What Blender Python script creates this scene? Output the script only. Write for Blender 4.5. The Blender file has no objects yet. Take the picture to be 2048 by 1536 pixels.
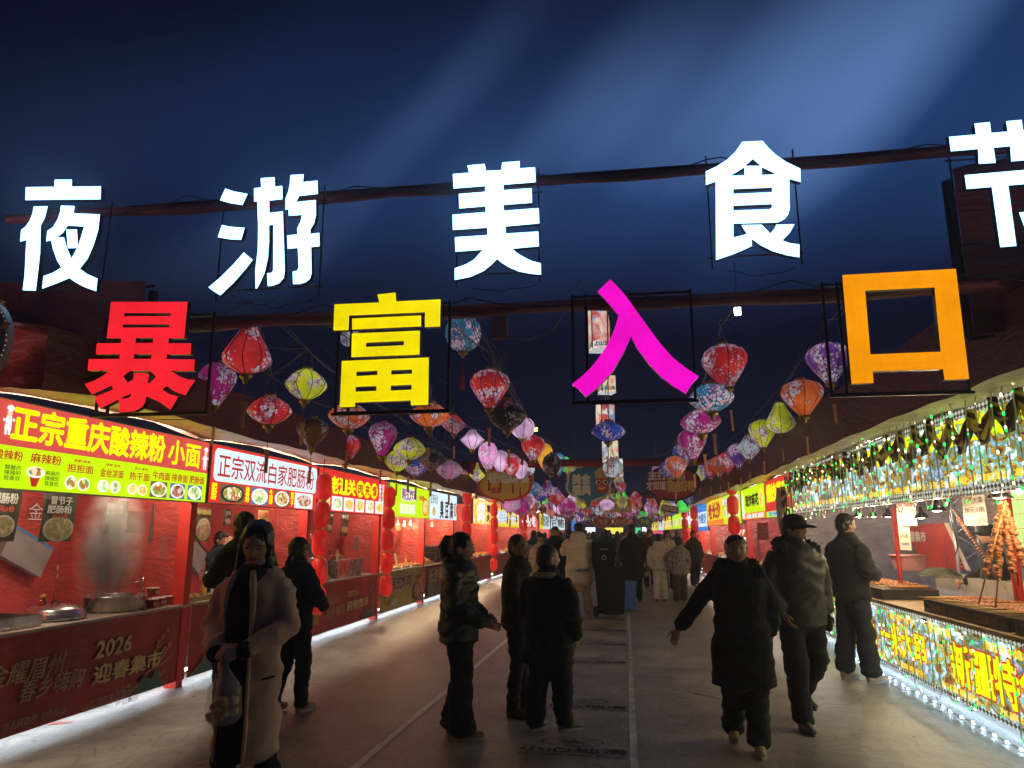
import bpy, bmesh, math, random
import numpy as np
from mathutils import Vector, Matrix, noise, Quaternion
random.seed(11)
D = bpy.data
SC = bpy.context.scene
COL = SC.collection

# ------------------------------------------------------------------ camera
FPX, EYE = 1450.0, 1.62
PITCH = math.atan((1066 - 768) / FPX)
YAW = math.atan((1250 - 1024) / math.hypot(FPX, 298))
cam = D.cameras.new('camera'); camo = D.objects.new('camera', cam); COL.objects.link(camo)
cam.sensor_width = 36; cam.lens = 36 * FPX / 2048
cam.clip_start = 0.05; cam.clip_end = 2000
camo.location = (0, 0, EYE); camo.rotation_euler = (math.pi / 2 + PITCH, 0, YAW)
SC.camera = camo
_fh = Vector((-math.sin(YAW), math.cos(YAW), 0)); _rt = Vector((math.cos(YAW), math.sin(YAW), 0))
_F = _fh * math.cos(PITCH) + Vector((0, 0, math.sin(PITCH))); _U = _rt.cross(_F); _C = Vector((0, 0, EYE))
def ray(px, py): return _F + _rt * ((px - 1024) / FPX) + _U * ((768 - py) / FPX)
def onY(px, py, Y): d = ray(px, py); return _C + d * (Y / d.y)
def onX(px, py, X): d = ray(px, py); return _C + d * (X / d.x)
def onG(px, py, z=0.0): d = ray(px, py); return _C + d * ((z - EYE) / d.z)

# ------------------------------------------------------------------ world, exposure
SC.view_settings.view_transform = 'Standard'; SC.view_settings.look = 'None'
SC.view_settings.exposure = 0.35; SC.view_settings.gamma = 1.0
SC.view_settings.use_curve_mapping = False
SC.render.engine = 'CYCLES'
cy = SC.cycles
cy.use_denoising = True; cy.max_bounces = 6; cy.diffuse_bounces = 3; cy.glossy_bounces = 3
cy.transmission_bounces = 4; cy.transparent_max_bounces = 12; cy.volume_bounces = 0
cy.sample_clamp_indirect = 3.0; cy.sample_clamp_direct = 0; cy.caustics_reflective = False; cy.caustics_refractive = False
cy.use_light_tree = True
W = D.worlds.new('World'); SC.world = W; W.use_nodes = True
nt = W.node_tree; nt.nodes.clear()
def N(t, typ, **kw):
    n = t.nodes.new(typ)
    for k, v in kw.items(): setattr(n, k, v)
    return n
def lk(t, a, b): t.links.new(a, b)
wo = N(nt, 'ShaderNodeOutputWorld'); bg = N(nt, 'ShaderNodeBackground')
tc = N(nt, 'ShaderNodeTexCoord'); mp = N(nt, 'ShaderNodeMapping')
# lens flare painted into the sky: long soft streaks, thinning toward the horizon
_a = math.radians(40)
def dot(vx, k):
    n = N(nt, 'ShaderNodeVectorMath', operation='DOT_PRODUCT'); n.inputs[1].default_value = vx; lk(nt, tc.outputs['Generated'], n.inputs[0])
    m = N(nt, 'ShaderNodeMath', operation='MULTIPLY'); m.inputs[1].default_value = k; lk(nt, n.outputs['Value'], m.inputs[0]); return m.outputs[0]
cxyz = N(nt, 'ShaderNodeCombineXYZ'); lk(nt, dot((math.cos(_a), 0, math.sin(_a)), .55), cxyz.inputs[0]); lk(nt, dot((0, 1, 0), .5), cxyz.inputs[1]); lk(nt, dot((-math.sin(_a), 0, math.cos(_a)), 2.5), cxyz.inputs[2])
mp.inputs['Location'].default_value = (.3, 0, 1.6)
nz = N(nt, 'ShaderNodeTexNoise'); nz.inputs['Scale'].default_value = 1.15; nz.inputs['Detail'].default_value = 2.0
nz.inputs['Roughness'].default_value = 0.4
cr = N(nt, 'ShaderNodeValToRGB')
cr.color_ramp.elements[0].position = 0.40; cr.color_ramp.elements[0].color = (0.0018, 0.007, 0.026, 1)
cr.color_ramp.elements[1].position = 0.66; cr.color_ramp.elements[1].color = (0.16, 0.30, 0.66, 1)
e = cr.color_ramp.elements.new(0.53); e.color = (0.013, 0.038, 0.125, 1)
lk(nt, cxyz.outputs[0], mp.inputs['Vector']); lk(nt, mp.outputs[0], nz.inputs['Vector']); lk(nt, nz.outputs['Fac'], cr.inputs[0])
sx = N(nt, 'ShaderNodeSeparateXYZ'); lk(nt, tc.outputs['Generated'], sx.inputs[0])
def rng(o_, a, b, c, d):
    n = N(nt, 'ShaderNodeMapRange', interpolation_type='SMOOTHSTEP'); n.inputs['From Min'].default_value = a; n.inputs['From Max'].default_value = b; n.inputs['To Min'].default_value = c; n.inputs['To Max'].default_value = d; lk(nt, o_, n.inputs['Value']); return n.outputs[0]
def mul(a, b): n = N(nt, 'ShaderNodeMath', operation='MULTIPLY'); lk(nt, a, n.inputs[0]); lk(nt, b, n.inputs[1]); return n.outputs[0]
# mask for the painted flare glow: dark near the horizon, brightest a third of the way up, fading to the zenith and away from the street
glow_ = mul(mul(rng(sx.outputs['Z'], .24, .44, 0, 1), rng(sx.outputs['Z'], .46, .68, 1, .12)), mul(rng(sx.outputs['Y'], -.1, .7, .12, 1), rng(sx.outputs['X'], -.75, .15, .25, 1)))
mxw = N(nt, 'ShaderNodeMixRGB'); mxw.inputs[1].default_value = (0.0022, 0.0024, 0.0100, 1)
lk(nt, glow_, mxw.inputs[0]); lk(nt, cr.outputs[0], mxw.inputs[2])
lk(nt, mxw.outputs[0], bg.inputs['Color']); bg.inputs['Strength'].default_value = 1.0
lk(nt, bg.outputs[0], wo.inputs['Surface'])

# ------------------------------------------------------------------ materials
MATS = {}
def mat(name, col=(.5, .5, .5), rough=.6, metal=0.0, em=None, es=0.0, vary=None, bump=None, sample=None, coat=0.0, alpha=1.0, trans=0.0):
    if name in MATS: return MATS[name]
    m = D.materials.new(name); m.use_nodes = True; t = m.node_tree
    b = t.nodes['Principled BSDF']
    b.inputs['Base Color'].default_value = (*col, 1); b.inputs['Roughness'].default_value = rough
    b.inputs['Metallic'].default_value = metal; b.inputs['Coat Weight'].default_value = coat
    b.inputs['Alpha'].default_value = alpha; b.inputs['Transmission Weight'].default_value = trans
    if em is not None:
        b.inputs['Emission Color'].default_value = (*em, 1); b.inputs['Emission Strength'].default_value = es
    if vary or bump:
        tcn = N(t, 'ShaderNodeTexCoord')
    if vary:      # (scale, amount)
        nz = N(t, 'ShaderNodeTexNoise'); nz.inputs['Scale'].default_value = vary[0]; nz.inputs['Detail'].default_value = 5
        lk(t, tcn.outputs['Object'], nz.inputs['Vector'])
        mr = N(t, 'ShaderNodeMapRange'); mr.inputs['To Min'].default_value = 1 - vary[1]; mr.inputs['To Max'].default_value = 1 + vary[1]
        mr.inputs['From Min'].default_value = .3; mr.inputs['From Max'].default_value = .7
        lk(t, nz.outputs['Fac'], mr.inputs['Value'])
        mu = N(t, 'ShaderNodeVectorMath', operation='SCALE'); mu.inputs[0].default_value = col
        lk(t, mr.outputs[0], mu.inputs['Scale']); lk(t, mu.outputs[0], b.inputs['Base Color'])
        mr2 = N(t, 'ShaderNodeMapRange'); mr2.inputs['To Min'].default_value = max(.03, rough - .1); mr2.inputs['To Max'].default_value = min(1, rough + .12)
        lk(t, nz.outputs['Fac'], mr2.inputs['Value']); lk(t, mr2.outputs[0], b.inputs['Roughness'])
    if bump:      # (scale, strength)
        nb = N(t, 'ShaderNodeTexNoise'); nb.inputs['Scale'].default_value = bump[0]; nb.inputs['Detail'].default_value = 4
        lk(t, tcn.outputs['Object'], nb.inputs['Vector'])
        bp = N(t, 'ShaderNodeBump'); bp.inputs['Strength'].default_value = bump[1]; bp.inputs['Distance'].default_value = .02
        lk(t, nb.outputs['Fac'], bp.inputs['Height']); lk(t, bp.outputs[0], b.inputs['Normal'])
    if sample: m.cycles.emission_sampling = sample
    MATS[name] = m
    return m
def glow(name, col, s=1.0, sample='NONE'):
    return mat(name, (col[0] * .5, col[1] * .5, col[2] * .5), .45, em=col, es=s, sample=sample)

def food_mat(name, cols, s=.8, scale=60, emit=True):
    """printed picture of food: speckled colours"""
    if name in MATS: return MATS[name]
    m = D.materials.new(name); m.use_nodes = True; t = m.node_tree; b = t.nodes['Principled BSDF']
    tcn = N(t, 'ShaderNodeTexCoord')
    oi = N(t, 'ShaderNodeObjectInfo'); ad = N(t, 'ShaderNodeVectorMath', operation='ADD')
    lk(t, tcn.outputs['Object'], ad.inputs[0]); lk(t, oi.outputs['Location'], ad.inputs[1])
    v = N(t, 'ShaderNodeTexVoronoi'); v.inputs['Scale'].default_value = scale; lk(t, ad.outputs[0], v.inputs['Vector'])
    nz = N(t, 'ShaderNodeTexNoise'); nz.inputs['Scale'].default_value = scale * .35; nz.inputs['Detail'].default_value = 6
    nz.inputs['Distortion'].default_value = 1.5
    lk(t, ad.outputs[0], nz.inputs['Vector'])
    sp = N(t, 'ShaderNodeSeparateColor'); lk(t, v.outputs['Color'], sp.inputs[0])
    mix = N(t, 'ShaderNodeMath', operation='ADD'); lk(t, sp.outputs[0], mix.inputs[0]); lk(t, nz.outputs['Fac'], mix.inputs[1])
    hf = N(t, 'ShaderNodeMath', operation='MULTIPLY'); lk(t, mix.outputs[0], hf.inputs[0]); hf.inputs[1].default_value = .58
    r = N(t, 'ShaderNodeValToRGB'); r.color_ramp.interpolation = 'B_SPLINE' if not emit else 'LINEAR'
    els = r.color_ramp.elements
    while len(els) < len(cols): els.new(.5)
    for i, c in enumerate(cols): els[i].position = .12 + .76 * i / (len(cols) - 1); els[i].color = (*c, 1)
    lk(t, hf.outputs[0], r.inputs[0]); lk(t, r.outputs[0], b.inputs['Base Color'])
    if emit:
        lk(t, r.outputs[0], b.inputs['Emission Color']); b.inputs['Emission Strength'].default_value = s
        m.cycles.emission_sampling = 'NONE'
    b.inputs['Roughness'].default_value = .5
    MATS[name] = m; return m

def collage_mat(name, s=1.0, scale=3.2):
    """a light box covered in small printed photographs"""
    m = D.materials.new(name); m.use_nodes = True; t = m.node_tree; b = t.nodes['Principled BSDF']
    tcn = N(t, 'ShaderNodeTexCoord')
    mp = N(t, 'ShaderNodeMapping'); mp.inputs['Scale'].default_value = (1, 1, 1.5); lk(t, tcn.outputs['Object'], mp.inputs['Vector'])
    v = N(t, 'ShaderNodeTexVoronoi'); v.distance = 'CHEBYCHEV'; v.inputs['Scale'].default_value = scale; v.inputs['Randomness'].default_value = .8
    lk(t, mp.outputs[0], v.inputs['Vector'])
    ad = N(t, 'ShaderNodeVectorMath', operation='MULTIPLY_ADD'); ad.inputs[1].default_value = (9, 9, 9)
    lk(t, v.outputs['Color'], ad.inputs[0]); lk(t, mp.outputs[0], ad.inputs[2])
    nz = N(t, 'ShaderNodeTexNoise'); nz.inputs['Scale'].default_value = 7; nz.inputs['Detail'].default_value = 6; nz.inputs['Roughness'].default_value = .6
    nz.inputs['Distortion'].default_value = .8
    lk(t, ad.outputs[0], nz.inputs['Vector'])
    r = N(t, 'ShaderNodeValToRGB'); els = r.color_ramp.elements
    cs = [(.0, (.01, .012, .015)), (.38, (.05, .05, .045)), (.43, (.45, .20, .05)), (.455, (.70, .52, .12)), (.475, (.20, .16, .10)), (.50, (.14, .34, .08)), (.56, (.30, .50, .80)), (.62, (.85, .92, 1.0)), (1, (.95, .98, 1.0))]
    while len(els) < len(cs): els.new(.5)
    for i, (p, c) in enumerate(cs): els[i].position = p; els[i].color = (*c, 1)
    lk(t, nz.outputs['Fac'], r.inputs[0])
    hs = N(t, 'ShaderNodeHueSaturation'); sp = N(t, 'ShaderNodeSeparateColor'); lk(t, v.outputs['Color'], sp.inputs[0])
    mr = N(t, 'ShaderNodeMapRange'); mr.inputs['To Min'].default_value = .45; mr.inputs['To Max'].default_value = .54; lk(t, sp.outputs[1], mr.inputs['Value'])
    mr3 = N(t, 'ShaderNodeMapRange'); mr3.inputs['To Min'].default_value = .45; mr3.inputs['To Max'].default_value = 1.35; lk(t, sp.outputs[2], mr3.inputs['Value'])
    hs.inputs['Saturation'].default_value = 1.15; lk(t, mr.outputs[0], hs.inputs['Hue']); lk(t, mr3.outputs[0], hs.inputs['Value']); lk(t, r.outputs[0], hs.inputs['Color'])
    lk(t, hs.outputs[0], b.inputs['Base Color']); lk(t, hs.outputs[0], b.inputs['Emission Color'])
    b.inputs['Emission Strength'].default_value = s; b.inputs['Roughness'].default_value = .35
    m.cycles.emission_sampling = 'FRONT'
    MATS[name] = m; return m

def lantern_mat(name, col, floral=True, s=.5, dark=False, spot=(.85, .82, .88)):
    if name in MATS: return MATS[name]
    m = D.materials.new(name); m.use_nodes = True; t = m.node_tree; b = t.nodes['Principled BSDF']
    tcn = N(t, 'ShaderNodeTexCoord'); oi = N(t, 'ShaderNodeObjectInfo')
    ad = N(t, 'ShaderNodeVectorMath', operation='ADD'); mm = N(t, 'ShaderNodeMath', operation='MULTIPLY'); mm.inputs[1].default_value = 40
    lk(t, oi.outputs['Random'], mm.inputs[0]); lk(t, tcn.outputs['Object'], ad.inputs[0]); lk(t, mm.outputs[0], ad.inputs[1])
    out = None
    if floral:
        big = N(t, 'ShaderNodeTexNoise'); big.inputs['Scale'].default_value = 5.0; big.inputs['Detail'].default_value = 1
        lk(t, ad.outputs[0], big.inputs['Vector'])
        v = N(t, 'ShaderNodeTexVoronoi'); v.inputs['Scale'].default_value = 34; lk(t, ad.outputs[0], v.inputs['Vector'])
        # flower size grows inside the clusters
        th = N(t, 'ShaderNodeMapRange'); th.inputs['From Min'].default_value = .38; th.inputs['From Max'].default_value = .60
        th.inputs['To Min'].default_value = .10; th.inputs['To Max'].default_value = .62; lk(t, big.outputs['Fac'], th.inputs['Value'])
        lt = N(t, 'ShaderNodeMath', operation='LESS_THAN'); lk(t, v.outputs['Distance'], lt.inputs[0]); lk(t, th.outputs[0], lt.inputs[1])
        v2 = N(t, 'ShaderNodeTexVoronoi'); v2.inputs['Scale'].default_value = 46; lk(t, ad.outputs[0], v2.inputs['Vector'])
        th2 = N(t, 'ShaderNodeMath', operation='MULTIPLY'); th2.inputs[1].default_value = .75; lk(t, th.outputs[0], th2.inputs[0])
        lt2 = N(t, 'ShaderNodeMath', operation='LESS_THAN'); lk(t, v2.outputs['Distance'], lt2.inputs[0]); lk(t, th2.outputs[0], lt2.inputs[1])
        fr = N(t, 'ShaderNodeValToRGB'); fr.color_ramp.interpolation = 'CONSTANT'
        fe = fr.color_ramp.elements; fe[0].color = (*spot, 1); fe[1].position = .5; fe[1].color = (.35, .18, .42, 1)
        ee = fe.new(.72); ee.color = (.75, .35, .45, 1)
        sp = N(t, 'ShaderNodeSeparateColor'); lk(t, v.outputs['Color'], sp.inputs[0]); lk(t, sp.outputs[0], fr.inputs[0])
        m0 = N(t, 'ShaderNodeMixRGB'); m0.inputs[1].default_value = (*col, 1); m0.inputs[2].default_value = (.05, .03, .10, 1)
        lk(t, lt2.outputs[0], m0.inputs[0])
        m1 = N(t, 'ShaderNodeMixRGB'); lk(t, lt.outputs[0], m1.inputs[0]); lk(t, m0.outputs[0], m1.inputs[1]); lk(t, fr.outputs[0], m1.inputs[2])
        out = m1.outputs[0]
    else:
        # plain cloth with fine horizontal thread rings
        wv = N(t, 'ShaderNodeTexWave'); wv.bands_direction = 'Z'; wv.inputs['Scale'].default_value = 22
        lk(t, tcn.outputs['Object'], wv.inputs['Vector'])
        m1 = N(t, 'ShaderNodeMixRGB'); m1.inputs[1].default_value = (*[c * .72 for c in col], 1); m1.inputs[2].default_value = (*col, 1)
        lk(t, wv.outputs['Fac'], m1.inputs[0]); out = m1.outputs[0]
    un = N(t, 'ShaderNodeTexNoise'); un.inputs['Scale'].default_value = 3.2; un.inputs['Detail'].default_value = 2; lk(t, ad.outputs[0], un.inputs['Vector'])
    um = N(t, 'ShaderNodeMapRange'); um.inputs['From Min'].default_value = .35; um.inputs['From Max'].default_value = .65; um.inputs['To Min'].default_value = (0.02 if dark else s) * .45; um.inputs['To Max'].default_value = (0.02 if dark else s) * 1.5
    lk(t, un.outputs['Fac'], um.inputs['Value']); lk(t, um.outputs[0], b.inputs['Emission Strength'])
    lk(t, out, b.inputs['Base Color']); lk(t, out, b.inputs['Emission Color'])
    b.inputs['Emission Strength'].default_value = 0.02 if dark else s
    b.inputs['Roughness'].default_value = .35; b.inputs['Sheen Weight'].default_value = .3
    m.cycles.emission_sampling = 'NONE'
    MATS[name] = m; return m

# ------------------------------------------------------------------ mesh building
class MB:
    def __init__(s): s.v = []; s.f = []; s.m = []; s.sm = []
    def add(s, vs, fs, mi=0, smooth=False):
        o = len(s.v); s.v += [Vector(p) for p in vs]
        for q in fs: s.f.append([o + i for i in q]); s.m.append(mi); s.sm.append(smooth)
    def box(s, c, size, mi=0, rz=0.0, rx=0.0):
        x, y, z = [q / 2 for q in size]; R = Matrix.Rotation(rz, 3, 'Z') @ Matrix.Rotation(rx, 3, 'X')
        vs = [Vector(c) + R @ Vector((sx * x, sy * y, sz * z)) for sz in (-1, 1) for sy in (-1, 1) for sx in (-1, 1)]
        s.add(vs, [(0, 2, 3, 1), (4, 5, 7, 6), (0, 1, 5, 4), (2, 6, 7, 3), (0, 4, 6, 2), (1, 3, 7, 5)], mi)
    def bx(s, x0, x1, y0, y1, z0, z1, mi=0): s.box(((x0 + x1) / 2, (y0 + y1) / 2, (z0 + z1) / 2), (abs(x1 - x0), abs(y1 - y0), abs(z1 - z0)), mi)
    def quad(s, a, b, c, d, mi=0): s.add([a, b, c, d], [(0, 1, 2, 3)], mi)
    def tube(s, pts, r, n=6, mi=0, smooth=True, cap=True):
        pts = [Vector(p) for p in pts]; rs = r if isinstance(r, (list, tuple)) else [r] * len(pts)
        prev = None; rings = []
        for i, p in enumerate(pts):
            t = (pts[min(i + 1, len(pts) - 1)] - pts[max(i - 1, 0)]).normalized()
            a = Vector((0, 0, 1)) if abs(t.z) < .95 else Vector((1, 0, 0))
            if prev is not None: a = prev
            sx_ = (a - t * a.dot(t)).normalized(); sy_ = t.cross(sx_); prev = sx_
            rings.append([p + (sx_ * math.cos(k * 2 * math.pi / n) + sy_ * math.sin(k * 2 * math.pi / n)) * rs[i] for k in range(n)])
        vs = [q for R_ in rings for q in R_]; fs = []
        for i in range(len(rings) - 1):
            for k in range(n): fs.append((i * n + k, i * n + (k + 1) % n, (i + 1) * n + (k + 1) % n, (i + 1) * n + k))
        if cap: fs += [tuple(range(n))[::-1], tuple((len(rings) - 1) * n + k for k in range(n))]
        s.add(vs, fs, mi, smooth)
    def lathe(s, prof, c=(0, 0, 0), n=16, mi=0, smooth=True, lobes=0, lobe=0.0):
        c = Vector(c); vs = []; fs = []
        for r, z in prof:
            for k in range(n):
                a = k * 2 * math.pi / n; rr = r * (1 - lobe * abs(math.cos(a * lobes / 2)) ** 6) if lobes else r
                vs.append(c + Vector((rr * math.cos(a), rr * math.sin(a), z)))
        for i in range(len(prof) - 1):
            for k in range(n): fs.append((i * n + k, i * n + (k + 1) % n, (i + 1) * n + (k + 1) % n, (i + 1) * n + k))
        fs += [tuple(range(n))[::-1], tuple((len(prof) - 1) * n + k for k in range(n))]
        s.add(vs, fs, mi, smooth)
    def ell(s, c, r, n=12, m=8, mi=0, R=None):
        c = Vector(c); vs = []; fs = []
        for j in range(m + 1):
            ph = math.pi * j / m
            for k in range(n):
                a = 2 * math.pi * k / n; q = Vector((r[0] * math.sin(ph) * math.cos(a), r[1] * math.sin(ph) * math.sin(a), -r[2] * math.cos(ph)))
                vs.append(c + (R @ q if R else q))
        for j in range(m):
            for k in range(n): fs.append((j * n + k, j * n + (k + 1) % n, (j + 1) * n + (k + 1) % n, (j + 1) * n + k))
        s.add(vs, fs, mi, True)
    def mesh(s, name, mats, off=(0, 0, 0)):
        me = D.meshes.new(name); off = Vector(off)
        me.from_pydata([p - off for p in s.v], [], s.f)
        for m_ in (mats if isinstance(mats, (list, tuple)) else [mats]): me.materials.append(m_)
        me.polygons.foreach_set('material_index', s.m); me.polygons.foreach_set('use_smooth', s.sm)
        me.update(); return me
    def build(s, name, mats, parent=None, world=True):
        """vertices are in world coordinates (parents are never rotated when this is used with world=True)"""
        off = wloc(parent) if (parent is not None and world) else Vector((0, 0, 0))
        return link(name, s.mesh(name, mats, off), parent)
def wloc(o):
    p = Vector(o.location)
    while o.parent: o = o.parent; p += Vector(o.location)
    return p
def link(name, me, parent=None, loc=(0, 0, 0)):
    o = D.objects.new(name, me); COL.objects.link(o); o.location = loc
    if parent is not None: o.parent = parent
    return o
def tag(o, label, cat, group=None, kind=None):
    if label: o['label'] = label
    if cat: o['category'] = cat
    if group: o['group'] = group
    if kind: o['kind'] = kind
    return o
def thing(name, label, cat, loc=(0, 0, 0), rz=0.0, group=None):
    o = D.objects.new(name, None); COL.objects.link(o); o.location = loc; o.rotation_euler = (0, 0, rz); o.empty_display_size = .1
    return tag(o, label, cat, group)
def dup(root, loc=None, rz=None, label=None, sc=None, swap=None):
    r = root.copy(); COL.objects.link(r)
    if loc is not None: r.location = loc
    if rz is not None: r.rotation_euler = (0, 0, rz)
    if sc: r.scale = (sc, sc, sc)
    if label: r['label'] = label
    def rec(a, b):
        for ch in list(a.children):
            c = ch.copy(); COL.objects.link(c); c.parent = b
            if swap and ch.name.split('.')[0] in swap:
                c.data = ch.data.copy(); c.data.materials[0] = swap[ch.name.split('.')[0]]
            rec(ch, c)
    rec(root, r); return r

class Fr:
    """a flat frame: origin + u along, v up, n out"""
    def __init__(s, O, u, v=(0, 0, 1)): s.O = Vector(O); s.u = Vector(u).normalized(); s.v = Vector(v).normalized(); s.n = s.u.cross(s.v)
    def p(s, u, v, n=0.0): return s.O + s.u * u + s.v * v + s.n * n
    def rect(s, mb, u0, u1, v0, v1, n, mi=0): mb.quad(s.p(u0, v0, n), s.p(u1, v0, n), s.p(u1, v1, n), s.p(u0, v1, n), mi)
    def slab(s, mb, u0, u1, v0, v1, n0, n1, mi=0):
        vs = [s.p(a, b, c) for c in (n0, n1) for b in (v0, v1) for a in (u0, u1)]
        mb.add(vs, [(0, 2, 3, 1), (4, 5, 7, 6), (0, 1, 5, 4), (2, 6, 7, 3), (0, 4, 6, 2), (1, 3, 7, 5)], mi)
    def disc(s, mb, u, v, ru, rv, n, mi=0, k=20, a0=0, a1=2 * math.pi):
        mb.add([s.p(u + ru * math.cos(a0 + (a1 - a0) * i / k), v + rv * math.sin(a0 + (a1 - a0) * i / k), n) for i in range(k)], [tuple(range(k))], mi)
    def poly(s, mb, pts, n, mi=0): mb.add([s.p(a, b, n) for a, b in pts], [tuple(range(len(pts)))], mi)
def curve_mesh(loops, extrude=0.0):
    """filled polygons (even-odd holes) -> mesh data in the XY plane"""
    c = D.curves.new('tmp', 'CURVE'); c.dimensions = '2D'; c.fill_mode = 'BOTH'; c.extrude = extrude
    for L in loops:
        sp = c.splines.new('POLY'); sp.points.add(len(L) - 1); sp.use_cyclic_u = True
        for i, (x, y) in enumerate(L): sp.points[i].co = (x, y, 0, 1)
    o = D.objects.new('tmp', c); COL.objects.link(o)
    me = D.meshes.new_from_object(o.evaluated_get(bpy.context.evaluated_depsgraph_get()))
    D.objects.remove(o); D.curves.remove(c); return me
_tc = {}
def text_geo(body, bold=0.0, lines=1.0):
    key = (body, bold, lines)
    if key not in _tc:
        c = D.curves.new('tmp', 'FONT'); c.body = body; c.offset = bold; c.resolution_u = 2; c.space_line = lines
        c.align_x = 'CENTER' if '\n' in body else 'LEFT'
        o = D.objects.new('tmp', c); COL.objects.link(o)
        me = D.meshes.new_from_object(o.evaluated_get(bpy.context.evaluated_depsgraph_get()))
        n = len(me.vertices); co = np.empty(n * 3); me.vertices.foreach_get('co', co); co = co.reshape(-1, 3)
        _tc[key] = (co, [tuple(p.vertices) for p in me.polygons])
        D.objects.remove(o); D.curves.remove(c); D.meshes.remove(me)
    return _tc[key]
def put_text(mb, fr, body, u0, u1, v0, v1, n, bold=0.0, mi=0, lines=1.0, grow=0.0, shear=0.0):
    b0 = 0.0; co, fs = text_geo(body, b0, lines)
    base, _ = text_geo(body, 0.0, lines)
    if not len(base): return
    a = base.min(0); b = base.max(0); sx_ = (u1 - u0) / max(b[0] - a[0], 1e-6); sy_ = (v1 - v0) / max(b[1] - a[1], 1e-6)
    ex_ = bold; sh = [(0, 0)] if ex_ < .002 else [(0, 0), (1, 0), (-1, 0), (0, 1), (0, -1)] if ex_ < .018 else [(0, 0), (1, 0), (-1, 0), (0, 1), (0, -1), (.7, .7), (-.7, .7), (.7, -.7), (-.7, -.7)]
    for j, (dx, dy) in enumerate(sh):      # heavy strokes are built up from slightly shifted layers, each a hair lower
        mb.add([fr.p(u0 + (x - a[0] + dx * ex_) * sx_ + shear * (y - a[1]) * sy_, v0 + (y - a[1] + dy * ex_) * sy_, n - .00022 * j) for x, y, _ in co], fs, mi)
def text(fr, body, u0, u1, v0, v1, n, m, parent, bold=0.0, name='lettering', lines=1.0, shear=0.0, outline=None, out_mat=None):
    mb = MB()
    if outline: put_text(mb, fr, body, u0, u1, v0, v1, n - .003, bold + outline, 1, lines, shear=shear)
    put_text(mb, fr, body, u0, u1, v0, v1, n, bold, 0, lines, shear=shear)
    return mb.build(name, [m, out_mat] if outline else [m], parent)
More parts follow.
